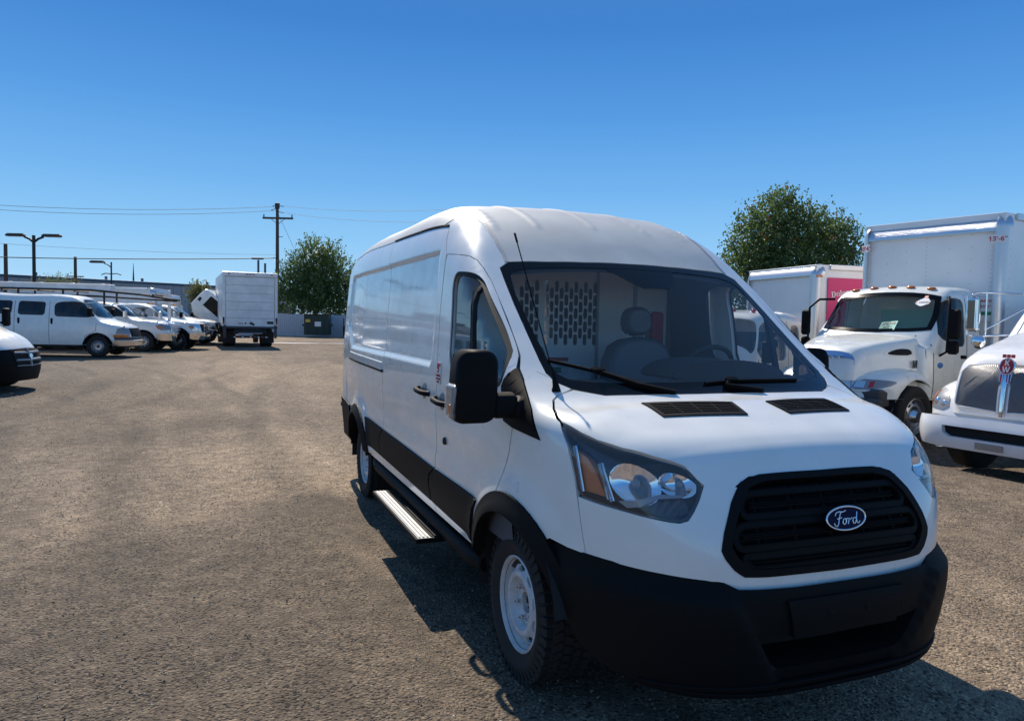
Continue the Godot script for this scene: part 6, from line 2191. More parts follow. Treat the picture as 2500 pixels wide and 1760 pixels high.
		m.tube([Vector3(-0.95, 2.45, 1.05 * s), Vector3(-0.70, 2.44, 1.20 * s), Vector3(-0.55, 2.28, 1.30 * s), Vector3(-0.52, 1.55, 1.30 * s), Vector3(-0.66, 1.42, 1.02 * s)], 0.022, 8)
		var arm := part("mirror_arm", m, "black_plastic", t)
		part("mirror_head", bx(Vector3(-0.56, 2.00, 1.38 * s), Vector3(0.10, 0.48, 0.19), 0.04), "black_plastic", arm)
		part("mirror_head", bx(Vector3(-0.56, 1.62, 1.37 * s), Vector3(0.10, 0.22, 0.19), 0.04), "black_plastic", arm)
		part("mirror_base", bx(Vector3(-0.62, 1.42, 1.0 * s), Vector3(0.20, 0.14, 0.06), 0.02), "black_plastic", arm)
		letter("bonnet_letters", "MV", 0.13, "decal_black", t, bon.hit(Vector3(-0.24, 1.33, 3.0 * s), Vector3(0, 0, -s)) + Vector3(0, 0, 0.008 * s), Basis() if s > 0 else Basis(Vector3.UP, PI), "Droid Sans", true)
		m = MB.new()
		m.ball(cab.hit(Vector3(-0.62, 1.32, 3.0 * s), Vector3(0, 0, -s)), Vector3(0.09, 0.05, 0.012), 14, 8)
		part("door_badge", m, "decal_blue", t)
	# grille: bright frame leaning back, slats slanting down inside
	var gp := Lay.dir(Vector3(1, 0.15, 0))
	var frame := chaikin(V([[0.9, 1.53, -0.50], [0.9, 1.53, 0.50], [0.9, 1.42, 0.57], [0.95, 1.12, 0.50], [0.95, 0.90, 0.62], [0.95, 0.80, 0.6], [0.95, 0.80, -0.6], [0.95, 0.90, -0.62], [0.95, 1.12, -0.50], [0.9, 1.42, -0.57]]), 1)
	var inner := V([[0.9, 1.44, -0.40], [0.9, 1.44, 0.40], [0.95, 0.88, 0.30], [0.95, 0.88, -0.30]])
	var face := Body.new([[0.0, 1.75], [0.8, 1.66], [0.92, 1.56], [1.0, 1.25], [1.1, 0.7]], [[0.6, 1.0], [1.6, 1.0]], [[0.6, 1.05], [0.9, 1.04], [1.2, 1.01], [1.5, 0.95], [1.7, 0.85]], [[0.0, 0.03], [1.1, 0.03]], [[0.0, 0.04], [1.1, 0.04]])
	face.pw = 4.0
	face.x0 = 0.0
	var g := part("grille_frame", patch(face, gp, frame, [inner], 0.05, 0.0, 0.10, null, 0.08), "silver_blue", t)
	part("grille_back", patch(face, gp, inner, [], 0.1, -0.08, 0.0), "black_matte", g)
	for k in 7:
		var u := (k + 0.5) / 7.0
		part("grille_slat", strip(face, gp, PackedVector3Array([inner[0].lerp(inner[1], u), inner[3].lerp(inner[2], u)]), 0.028, -0.01, 0.1, false, null, 0.06), "chrome_soft", g)
	part("front_bumper", bx(Vector3(0.96, 0.62, 0), Vector3(0.16, 0.38, 2.30), 0.05), "bumper_grey", t)
	part("under_panel", bx(Vector3(0.72, 0.80, 0), Vector3(0.30, 0.30, 2.1), 0.05), "bumper_grey", t)
	wheels(t, [0.0, -4.8], 0.5, 0.28, 0.29, 1.0)
	for s in [1, -1]:
		m = MB.new()
		m.xf = Transform3D(Basis(Vector3(1, 0, 0), PI / 2 * s), Vector3(0, 0.5, 1.10 * s))
		m.lathe([[0.0, 0.09], [0.085, 0.09], [0.10, 0.06], [0.12, 0.03], [0.13, 0.0]].map(func(q): return [q[0], q[1]]), 20)
		part("hub_cap", m, "chrome_soft", t)
	arch_dark(t, [0.0], 0.60, 0.5, 1.12)
	for s in [1, -1]:
		m = MB.new()
		m.xf = Transform3D(Basis(), Vector3(-1.1, 0.55, 0.9 * s))
		m.box(Vector3.ZERO, Vector3(0.9, 0.4, 0.25), 0.05)
		part("fuel_tank", m, "aluminium", t)
	part("chassis", bx(Vector3(-3.6, 0.75, 0), Vector3(8.2, 0.25, 0.9), 0.02), "frame_black", t)
	# the cargo box
	var fx := -2.15
	cargo_box(t, fx, 7.6, 2.66, 1.05, 3.97, "box_panel", true)
	m = MB.new()
	for k in 3:
		m.box(Vector3(fx + 0.0, 2.3, [-0.39, 0.39, 0.0][k] * 1.0 + 0.0), Vector3(0.004, 2.4, 0.004))
	var rows := []
	for z in [-1.12, -0.78, -0.40, 0.02, 0.40, 0.78, 1.12]:
		rows.append([Vector3(fx - 0.028, 1.1, z), Vector3(fx - 0.028, 3.72, z), 34 if absf(z) > 1 or z == 0.02 else 12, Vector3(1, 0, 0)])
	rows.append([Vector3(fx - 0.028, 3.70, -1.12), Vector3(fx - 0.028, 3.70, 1.12), 40, Vector3(1, 0, 0)])
	for s in [1, -1]:
		for k in 12:
			rows.append([Vector3(fx - 0.3 - k * 0.6, 1.2, 1.292 * s), Vector3(fx - 0.3 - k * 0.6, 3.8, 1.292 * s), 20, Vector3(0, 0, s)])
	rivets(t, rows)
	for s in [1, -1]:
		var lb := Node3D.new()
		lb.name = numbered("height_label", t)
		t.add_child(lb, true)
		part("label_sheet", bx(Vector3.ZERO, Vector3(0.24, 0.14, 0.003), 0.0), "decal_white", lb)
		letter("label_text", "13'-6\"", 0.078, "decal_red", lb, Vector3(0, 0, 0.004), Basis(), "Droid Sans", true)
		lb.transform = Transform3D(Basis(Vector3(0, 0, -1), Vector3.UP, Vector3(1, 0, 0)).rotated(Vector3.UP, -0.35 * s), Vector3(fx + 0.012, 3.50, 1.225 * s))
	var wl := Node3D.new()
	wl.name = "warning_label"
	t.add_child(wl)
	part("label_sheet", bx(Vector3.ZERO, Vector3(0.24, 0.42, 0.003), 0.0), "decal_white", wl)
	part("label_band", bx(Vector3(0, -0.07, 0.004), Vector3(0.22, 0.06, 0.003), 0.0), "decal_green", wl)
	letter("label_text", "DANGER", 0.045, "decal_red", wl, Vector3(0, 0.15, 0.004), Basis(), "Droid Sans", true)
	letter("label_text", "13'-6\"", 0.045, "decal_red", wl, Vector3(0, 0.05, 0.004), Basis(), "Droid Sans", true)
	wl.transform = Transform3D(Basis(Vector3(0, 0, -1), Vector3.UP, Vector3(1, 0, 0)), Vector3(fx - 0.02, 2.28, -1.07))
	part("yellow_label", bx(Vector3(fx - 0.02, 1.86, -0.80), Vector3(0.01, 0.26, 0.24), 0.0), "decal_yellow", t)

func make_mesh_truck() -> void:
	# the truck at the right edge with the wire-mesh grille
	var t := thing("conventional_truck", "white truck at the right edge with wire-mesh grille, chrome centre post and white bumper", "truck", Vector3(-3.0, -0.24, -7.71), turn_of(0.09, 0.996))
	t.scale = Vector3.ONE * 1.12
	var bon := Body.new(
		[[-0.75, 1.86], [-0.6, 1.80], [-0.2, 1.72], [0.3, 1.60], [0.7, 1.50], [0.88, 1.42], [0.97, 1.28], [1.05, 1.0]],
		[[0.6, 0.80], [1.0, 0.78], [1.3, 0.74], [1.5, 0.70], [1.9, 0.74]],
		[[0.6, 1.0], [1.1, 0.98], [1.3, 0.94], [1.6, 0.8]], [[-0.8, 0.02], [1.0, 0.04]], [[-0.8, 0.08], [1.0, 0.06]])
	bon.x0 = 0.0
	bon.pw = 6.5
	bon.taper = Vector3(0.12, -0.7, 1.0)
	bon.crown = 0.10
	shell(bon, t, {"shell": "bonnet", "x0": -0.66, "x1": 0.88, "sill": 0.70, "wheels": [], "yc": 1.0, "step": 0.05, "paint": "paint_truck"})
	var wing := Body.new(
		[[-0.75, 0.82], [-0.6, 1.0], [-0.3, 1.15], [0.0, 1.20], [0.35, 1.17], [0.7, 1.07], [0.92, 0.95], [1.02, 0.78]],
		[[0.4, 1.06], [0.8, 1.09], [1.0, 1.07], [1.2, 0.98], [1.4, 0.85]],
		[[0.4, 0.98], [0.78, 1.0], [1.03, 0.92], [1.4, 0.6]], [[-0.7, 0], [1.0, 0.04]], [[-0.7, 0.09], [1.0, 0.10]])
	wing.rear = -0.75
	wing.x0 = 0.2
	wing.pw = 2.8
	shell(wing, t, {"shell": "wings", "x0": -0.70, "x1": 0.74, "sill": 0.66, "wheels": [0.0], "arch": 0.56, "hub": 0.48, "yc": 0.62, "step": 0.05, "paint": "paint_truck"})
	var cab := Body.new(
		[[-2.3, 2.34], [-2.0, 2.40], [-1.5, 2.40], [-1.28, 2.34], [-1.18, 2.25], [-0.9, 1.98], [-0.66, 1.74], [-0.55, 1.65]],
		[[0.6, 0.96], [1.5, 0.98], [2.0, 0.95], [2.4, 0.88]], [[0.6, -0.55], [2.6, -0.55]], [[-2.3, 0], [-1.2, 0.06], [-0.5, 0.12]], [[-2.3, 0.09], [-1.0, 0.05], [-0.5, 0.04]])
	cab.x0 = -0.82
	cab.pw = 6.0
	cab.rear = -2.3
	shell(cab, t, {"shell": "cab", "x0": -2.2, "x1": -0.66, "sill": 0.75, "wheels": [], "yc": 1.4, "step": 0.06, "paint": "paint_truck", "cab": [-2.1, -0.9, 1.15, 0.88],
		"windows": [[[-1.02, 1.80], [-1.0, 1.72], [-1.2, 1.60], [-1.85, 1.58], [-1.85, 2.18], [-1.3, 2.18]]],
		"screen": [[1.82, -0.80], [1.88, -0.86], [2.16, -0.78], [2.24, -0.70], [2.26, 0.0], [2.24, 0.70], [2.16, 0.78], [1.88, 0.86], [1.82, 0.80], [1.80, 0.0]], "glass": "glass_dark"})
	part("visor", bx(Vector3(-1.18, 2.34, 0), Vector3(0.42, 0.06, 1.62), 0.02, Basis(Vector3(0, 0, 1), -0.22)), "paint_truck", t)
	for z in [-0.62, -0.2, 0.2, 0.62, 0.82]:
		var m := MB.new()
		m.ball(Vector3(-1.22, 2.415, z), Vector3(0.05, 0.04, 0.10), 10, 6)
		part("roof_lamp", m, "amber", t)
	# grille: two panels of crossed wire either side of the post
	var gp := Lay.dir(Vector3(1, 0.12, 0))
	for s in [1, -1]:
		var out := onfront(bon, [[0.83, 0.05 * s], [0.85, 0.50 * s], [0.89, 0.53 * s], [1.24, 0.50 * s], [1.31, 0.44 * s], [1.37, 0.05 * s]])
		var g := part("grille_frame", patch(bon, gp, out, [], 0.06, 0.006, 0.02), "black_matte", t)
		part("grille_rim", strip(bon, gp, out, 0.022, 0.022, 0.06, true), "paint_truck", g)
		var mesh := MB.new()
		var poly := PackedVector2Array()
		for p in out:
			poly.append(Vector2(p.z, p.y))
		for d in [1.0, -1.0]:
			for k in range(-60, 61):
				var c := k * 0.0225
				var a := Vector2(0.28 * s - 0.6, 1.10 - 0.6 * d + c * 1.0)
				var z := Vector2(0.28 * s + 0.6, 1.10 + 0.6 * d + c * 1.0)
				for seg in Geometry2D.intersect_polyline_with_polygon(PackedVector2Array([a, z]), poly):
					var q: PackedVector2Array = seg
					var path := []
					for e in 6:
						var w: Vector2 = q[0].lerp(q[q.size() - 1], e / 5.0)
						path.append(bon.hit(Vector3(2.0, w.y, w.x), Vector3(-1, 0, 0), 9.0) + Vector3(0.014, 0, 0))
					mesh.tube(path, 0.0042, 4, -1, false)
		var mi := part("grille_mesh", mesh, "steel", g)
		mi.set_meta("kind", "stuff")
		# lamps
		var hp := onfront(wing, [[0.77, 0.64 * s], [0.77, 0.95 * s], [0.83, 1.0 * s], [0.98, 0.96 * s], [1.03, 0.86 * s], [0.95, 0.67 * s]])
		var h := part("headlight", patch(wing, Lay.dir(Vector3(1, 0.2, 0.5 * s)), chaikin(hp, 1), [], 0.04, 0.006, 0.02), "lamp_grey", t)
		for q in [[0.84, 0.72], [0.86, 0.84]]:
			var m := MB.new()
			m.ball(wing.hit(Vector3(4, q[0], q[1] * s), Vector3(-1, 0, 0), 9.0), Vector3(0.012, 0.05, 0.05), 12, 8)
			part("lamp_bulb", m, "chrome_soft", h)
		part("corner_indicator", patch(wing, Lay.dir(Vector3(0.8, 0.2, 0.9 * s)), onfront(wing, [[0.81, 0.94 * s], [0.83, 1.0 * s], [0.97, 0.965 * s], [0.99, 0.91 * s]]), [], 0.04, 0.012, 0.01), "amber_dull", h)
		# chrome mirror frame with a tall mirror and a round one
		var fr := MB.new()
		fr.tube([Vector3(-1.2, 2.20, 0.80 * s), Vector3(-0.50, 2.22, 1.20 * s), Vector3(-0.46, 2.17, 1.32 * s), Vector3(-0.46, 1.66, 1.32 * s), Vector3(-0.50, 1.64, 1.22 * s), Vector3(-0.85, 1.68, 0.86 * s)], 0.014, 8)
		fr.tube([Vector3(-0.5, 2.22, 1.10 * s), Vector3(-0.5, 1.66, 1.10 * s)], 0.012, 8)
		fr.tube([Vector3(-1.15, 2.12, 0.82 * s), Vector3(-0.5, 1.72, 1.12 * s)], 0.010, 8)
		var fm := part("mirror_frame", fr, "chrome", t)
		part("mirror_head", bx(Vector3(-0.46, 1.93, 1.24 * s), Vector3(0.10, 0.46, 0.17), 0.04), "chrome", fm)
		var m := MB.new()
		m.ball(Vector3(-0.47, 1.57, 1.16 * s), Vector3(0.05, 0.09, 0.09), 14, 10)
		part("round_mirror", m, "chrome", fm)
	# the post and the badge: a red oval with a shield below
	part("grille_post", strip(bon, gp, onfront(bon, [[1.38, 0.0], [0.78, 0.0]]), 0.055, 0.04, 0.06), "chrome", t)
	var bd := Node3D.new()
	bd.name = "grille_badge"
	t.add_child(bd)
	var m := MB.new()
	var sh := PackedVector2Array()
	for i in 16:
		var a := TAU * i / 16
		sh.append(Vector2(0.075 * cos(a), 0.085 * sin(a)))
	m.prism(sh, 0.02, 0.005)
	part("badge_disc", m, "decal_red", bd)
	m = MB.new()
	var ring := []
	for i in 20:
		var a := TAU * i / 20
		ring.append(Vector3(0.078 * cos(a), 0.088 * sin(a), 0.014))
	m.tube(ring, 0.008, 6, -1, false, true)
	part("badge_rim", m, "chrome", bd)
	letter("badge_letter", "K", 0.062, "decal_white", bd, Vector3(0, 0.038, 0.024), Basis(), "Droid Sans", true)
	letter("badge_letter", "W", 0.062, "decal_white", bd, Vector3(0, -0.036, 0.024), Basis(), "Droid Sans", true)
	m = MB.new()
	m.prism(P2([[-0.065, -0.08], [0.065, -0.08], [0.06, -0.17], [0.0, -0.20], [-0.06, -0.17]]), 0.012)
	part("badge_shield", m, "chrome_soft", bd)
	for k in 4:
		part("shield_stripe", bx(Vector3(-0.045 + k * 0.03, -0.13, 0.014), Vector3(0.013, 0.09, 0.006), 0.0), "decal_red", bd)
	for k in 3:
		part("badge_tab", bx(Vector3(-0.045 + k * 0.045, 0.115, 0.01), Vector3(0.034, 0.035, 0.016), 0.0), "decal_red", bd)
	bd.transform = Transform3D(Basis(Vector3(0, 0, -1), Vector3(-0.2, 1, 0).normalized(), Vector3(1, 0.2, 0).normalized()).orthonormalized(), bon.hit(Vector3(4, 1.33, 0), Vector3(-1, 0, 0), 9.0) + Vector3(0.045, 0.0, 0))
	# bumper with a long slot
	var bb := Body.new([[0.0, 1.2], [1.4, 1.2]], [[0.3, 1.0], [0.45, 1.04], [0.7, 1.05], [0.8, 1.03], [1.2, 0.9]], [[0.3, 1.06], [0.42, 1.11], [0.62, 1.12], [0.76, 1.08], [1.2, 1.0]], [[0.0, 0.0], [1.4, 0.0]], [[0, 0.03], [1.4, 0.03]])
	bb.x0 = 0.2
	bb.pw = 5.0
	bb.crown = 0.0
	var bo := V([[1.1, 0.38, 0.0], [1.08, 0.38, 0.6], [0.95, 0.39, 0.92], [0.60, 0.42, 1.04], [0.58, 0.66, 1.04], [0.95, 0.72, 0.92], [1.08, 0.735, 0.6], [1.1, 0.745, 0.0]])
	var slot := V([[1.1, 0.51, 0.0], [1.1, 0.51, 0.50], [1.1, 0.55, 0.57], [1.1, 0.63, 0.59], [1.1, 0.63, 0.0]])
	var bp := part("front_bumper", patch(bb, Lay.wrap(0.0), both(bo), [both(slot)], 0.05, 0.0, 0.08, null, 0.06), "paint_truck", t)
	part("bumper_slot", patch(bb, Lay.dir(Vector3(1, 0, 0)), both(slot), [], 0.1, -0.05, 0.0), "black_matte", bp)
	part("plate_bracket", bx(bb.hit(Vector3(4, 0.45, 0.05), Vector3(-1, 0, 0), 9.0) + Vector3(0.006, 0, 0), Vector3(0.012, 0.07, 0.30), 0.004), "steel", bp)
	part("bumper_top", bx(Vector3(0.80, 0.71, 0), Vector3(0.44, 0.02, 1.7), 0.0), "bumper_grey", bp)
	wheels(t, [0.0, -4.4], 0.46, 0.26, 0.27, 0.86)
	arch_dark(t, [0.0], 0.56, 0.48, 0.99)
	part("chassis", bx(Vector3(-3.0, 0.7, 0), Vector3(7.4, 0.28, 0.9), 0.02), "frame_black", t)
	part("engine_pan", bx(Vector3(0.3, 0.5, 0), Vector3(1.0, 0.3, 1.0), 0.05), "frame_black", t)
	cargo_box(t, -2.6, 6.5, 2.5, 1.0, 2.2, "box_white", false)

func make_mural_truck() -> void:
	# box with the pink painted side, behind the wedge-bonnet truck
	var t := thing("box_truck", "white box truck with a pink mural on its side, standing under the right-hand tree", "truck", Vector3(-11.0, -0.28, -7.95), turn_of(-0.10, 0.995))
	var fx := -2.15
	cargo_box(t, fx, 7.0, 2.62, 0.95, 3.36, "box_panel", false)
	var rows := [[Vector3(fx - 0.028, 3.09, -1.12), Vector3(fx - 0.028, 3.09, 1.12), 40, Vector3(1, 0, 0)]]
	for z in [-1.12, 0.3]:
		rows.append([Vector3(fx - 0.028, 1.0, z), Vector3(fx - 0.028, 3.05, z), 30, Vector3(1, 0, 0)])
	rivets(t, rows)
	var zz := -1.30
	var mu := Node3D.new()
	mu.name = "mural"
	t.add_child(mu)
	part("mural_sheet", bx(Vector3(fx - 3.2, 2.06, zz), Vector3(5.7, 2.02, 0.012), 0.0), "decal_pink", mu)
	var face := Basis(Vector3(-1, 0, 0), Vector3.UP, Vector3(0, 0, -1))
	# a name in brush script and a five-pointed star with a numeral
	letter("mural_text", "Dolores", 0.12, "decal_white", mu, Vector3(fx - 0.76, 2.74, zz - 0.012), face * Basis(Vector3(0, 0, 1), 0.16), "Droid Serif", true)
	var star := PackedVector2Array()
	for i in 10:
		var a := TAU * i / 10 + PI / 2
		star.append(Vector2(cos(a), sin(a)) * (0.20 if i % 2 == 0 else 0.09))
	for q in [[-0.98, 2.52], [-0.7, 1.55], [-1.25, 1.85]]:
		var m := MB.new()
		m.xf = Transform3D(face, Vector3(fx + q[0], q[1], zz - 0.008))
		m.prism(star, 0.006)
		part("mural_star", m, "decal_navy", mu)
	letter("mural_text", "5", 0.17, "decal_white", mu, Vector3(fx - 0.98, 2.52, zz - 0.018), face, "Droid Sans", true)
	for q in [[0.9, 1.5, 0.42], [1.9, 1.75, 0.6]]:
		var m := MB.new()
		var path := []
		for i in 18:
			var a := PI * (0.1 + 1.5 * i / 17.0)
			path.append(Vector3(fx - q[0] + cos(a) * q[2], q[1] + sin(a) * q[2], zz - 0.012))
		m.tube(path, 0.03, 5)
		part("mural_line", m, "decal_white", mu)
	part("marker_lamp", bx(Vector3(fx - 0.12, 3.10, -1.30), Vector3(0.16, 0.06, 0.03), 0.01), "amber", t)
	wheels(t, [0.0, -4.6], 0.42, 0.26, 0.24, 0.95)
	part("chassis", bx(Vector3(-3.4, 0.7, 0), Vector3(7.6, 0.25, 0.9), 0.02), "frame_black", t)

func make_cabover() -> void:
	# flat-nosed cab seen through the white van's windows
	var t := thing("cabover_truck", "white flat-nosed truck with red roof lamps, seen through the windows of the white van", "truck", Vector3(-8.95, -0.24, -7.25), turn_of(0.37, 0.927))
	var b := Body.new(
		[[-1.5, 2.14], [-1.2, 2.20], [0.1, 2.20], [0.35, 2.16], [0.47, 2.06], [0.62, 1.72], [0.78, 1.34], [0.85, 1.15], [0.95, 0.8]],
		[[0.5, 1.0], [1.3, 1.02], [1.7, 1.0], [2.0, 0.95], [2.3, 0.90]], [[0.4, 0.90], [1.0, 0.92], [1.3, 0.86], [1.5, 0.8], [2.2, 0.6]], [[-1.5, 0], [0.0, 0.02], [0.5, 0.10], [1.0, 0.10]], [[-1.5, 0.10], [1.0, 0.08]])
	b.x0 = 0.0
	b.pw = 4.0
	b.rear = -1.35
	shell(b, t, {"shell": "cab", "x0": -1.25, "x1": 0.70, "sill": 0.60, "wheels": [0.0], "arch": 0.45, "hub": 0.4, "yc": 1.2, "step": 0.06, "paint": "paint_cream", "cab": [-1.1, 0.4, 1.05, 0.9],
		"windows": [[[0.40, 1.95], [0.56, 1.40], [0.40, 1.24], [-0.45, 1.28], [-0.45, 1.98]], [[-0.68, 1.35], [-0.68, 1.95], [-1.02, 1.95], [-1.02, 1.35]]],
		"screen": [[1.40, -0.86], [1.50, -0.90], [1.95, -0.83], [2.02, -0.76], [2.05, 0.0], [2.02, 0.76], [1.95, 0.83], [1.50, 0.90], [1.40, 0.86], [1.38, 0.0]],
		"joints": [[[0.55, 1.3], [0.45, 0.7]], [[-0.55, 2.05], [-0.55, 0.7]]], "glass": "glass_tint"})
	for z in [-0.60, -0.18, 0.0, 0.18, 0.60]:
		var m := MB.new()
		m.ball(Vector3(0.12, 2.215, z), Vector3(0.04, 0.05, 0.05), 10, 6)
		part("roof_lamp", m, "red_lens", t)
	for s in [1, -1]:
		var m := MB.new()
		m.tube([Vector3(0.62, 1.15, 1.0 * s), Vector3(0.75, 1.10, 1.22 * s), Vector3(0.75, 1.75, 1.22 * s), Vector3(0.45, 1.98, 0.98 * s)], 0.014, 6)
		var a := part("mirror_arm", m, "black_plastic", t)
		part("mirror_head", bx(Vector3(0.73, 1.45, 1.22 * s), Vector3(0.06, 0.40, 0.20), 0.03), "black_plastic", a)
		part("headlight", bx(b.hit(Vector3(4, 0.85, 0.75 * s), Vector3(-1, 0, 0), 9.0), Vector3(0.06, 0.18, 0.3), 0.03), "lamp_grey", t)
		letter("door_letters", "iCON", 0.22, "decal_black", t, b.hit(Vector3(0.05, 0.98, 3.0 * s), Vector3(0, 0, -s)) + Vector3(0, 0, 0.006 * s), Basis() if s > 0 else Basis(Vector3.UP, PI), "Droid Serif", true)
	for z in [-0.5, 0.3]:
		part("wiper", strip(b, Lay.dir(Vector3(1, 0.5, 0)), onfront(b, [[1.33, z], [1.42, z + 0.55]]), 0.02, 0.03, 0.1), "black_plastic", t)
	part("front_bumper", bx(Vector3(0.88, 0.50, 0), Vector3(0.14, 0.28, 2.0), 0.05), "paint_cream", t)
	var m := MB.new()
	var ring := []
	for i in 20:
		var q := TAU * i / 20
		ring.append(Vector3(0, 0.2 * sin(q), 0.2 * cos(q)))
	m.tube(ring, 0.016, 6, -1, false, true)
	var w := part("steering_wheel", m, "interior_grey", t)
	w.transform = Transform3D(Basis(Vector3(0, 0, 1), -0.9), Vector3(0.25, 1.42, -0.42))
	wheels(t, [0.0, -3.4], 0.4, 0.24, 0.22, 0.86)
	part("chassis", bx(Vector3(-2.2, 0.6, 0), Vector3(4.4, 0.25, 0.8), 0.02), "frame_black", t)

# ---------------------------------------------------------------- fence, poles, wires, trees, buildings
func leafy(nm: String, label: String, cat: String, at: Vector3, clumps: Array, trunk: Array, seed_n: int, leaf: float, counts: int, mt := ["leaf_green", "leaf_light"], droop := 0.2) -> Node3D:
	# trunk: list of limbs, each a path of [x, y, z] and two radii; clumps: [x, y, z, rx, ry, rz]
	var t := thing(nm, label, cat, at)
	var rng := RandomNumberGenerator.new()
	rng.seed = seed_n
	for i in trunk.size():
		var l: Array = trunk[i]
		var path := []
		for p in l[0]:
			path.append(Vector3(p[0], p[1], p[2]))
		var m := MB.new()
		m.tube(path, l[1], 7, l[2])
		part("trunk" if i == 0 else "limb", m, "bark", t)
	# a leaf: two triangles folded along the middle
	var lf := MB.new()
	var n1 := Vector3(0.3, 1, 0).normalized()
	var n2 := Vector3(-0.3, 1, 0).normalized()
	lf.tri(Vector3(0, 0, -0.5), Vector3(0.32, 0.06, 0.0), Vector3(0, 0, 0.5), n2, n2, n2)
	lf.tri(Vector3(0, 0, -0.5), Vector3(-0.32, 0.06, 0.0), Vector3(0, 0, 0.5), n1, n1, n1)
	var mesh := lf.mesh()
	var total := 0.0
	for c in clumps:
		total += c[3] * c[4] * c[5]
	var sprays := []
	for k in mt.size():
		sprays.append([])
	for c in clumps:
		var k := int(counts * c[3] * c[4] * c[5] / total)
		var made := 0
		while made < k:
			# twigs: a short spray of leaves, more of them towards the outside of each clump
			var d := Vector3(rng.randfn(), rng.randfn(), rng.randfn()).normalized()
			var r := pow(rng.randf(), 0.42)
			var base := Vector3(c[0], c[1], c[2]) + d * r * Vector3(c[3], c[4], c[5])
			var dir := (d + Vector3(rng.randfn() * 0.5, rng.randfn() * 0.4 - droop, rng.randfn() * 0.5)).normalized()
			var long := rng.randf_range(2.5, 6.0) * leaf
			var which := 0
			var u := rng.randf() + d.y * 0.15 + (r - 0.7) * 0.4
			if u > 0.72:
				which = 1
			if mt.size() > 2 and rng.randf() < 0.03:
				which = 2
			for j in 7:
				var p := base + dir * long * (j / 6.0) + Vector3(rng.randfn(), rng.randfn(), rng.randfn()) * leaf * 0.35
				var bs := Basis.from_euler(Vector3(rng.randf() * TAU, rng.randf() * TAU, rng.randf() * TAU)).scaled(Vector3.ONE * leaf * rng.randf_range(0.7, 1.3))
				sprays[which].append(Transform3D(bs, p))
				made += 1
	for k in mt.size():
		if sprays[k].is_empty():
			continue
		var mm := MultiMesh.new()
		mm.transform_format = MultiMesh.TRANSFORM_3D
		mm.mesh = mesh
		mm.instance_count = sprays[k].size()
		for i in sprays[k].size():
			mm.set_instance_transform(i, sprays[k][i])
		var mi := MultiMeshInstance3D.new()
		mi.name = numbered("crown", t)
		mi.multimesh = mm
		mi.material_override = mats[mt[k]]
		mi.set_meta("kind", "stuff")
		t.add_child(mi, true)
	return t

func wire(nm: String, label: String, a: Vector3, b: Vector3, sag: float, r := 0.02, group := "") -> void:
	var m := MB.new()
	var path := []
	for i in 17:
		var u := i / 16.0
		path.append(a.lerp(b, u) - Vector3(0, sag * 4 * u * (1 - u), 0))
	m.tube(path, r, 4)
	var o := part(nm, m, "wire_black", self)
	tag(o, label, "wire", group)

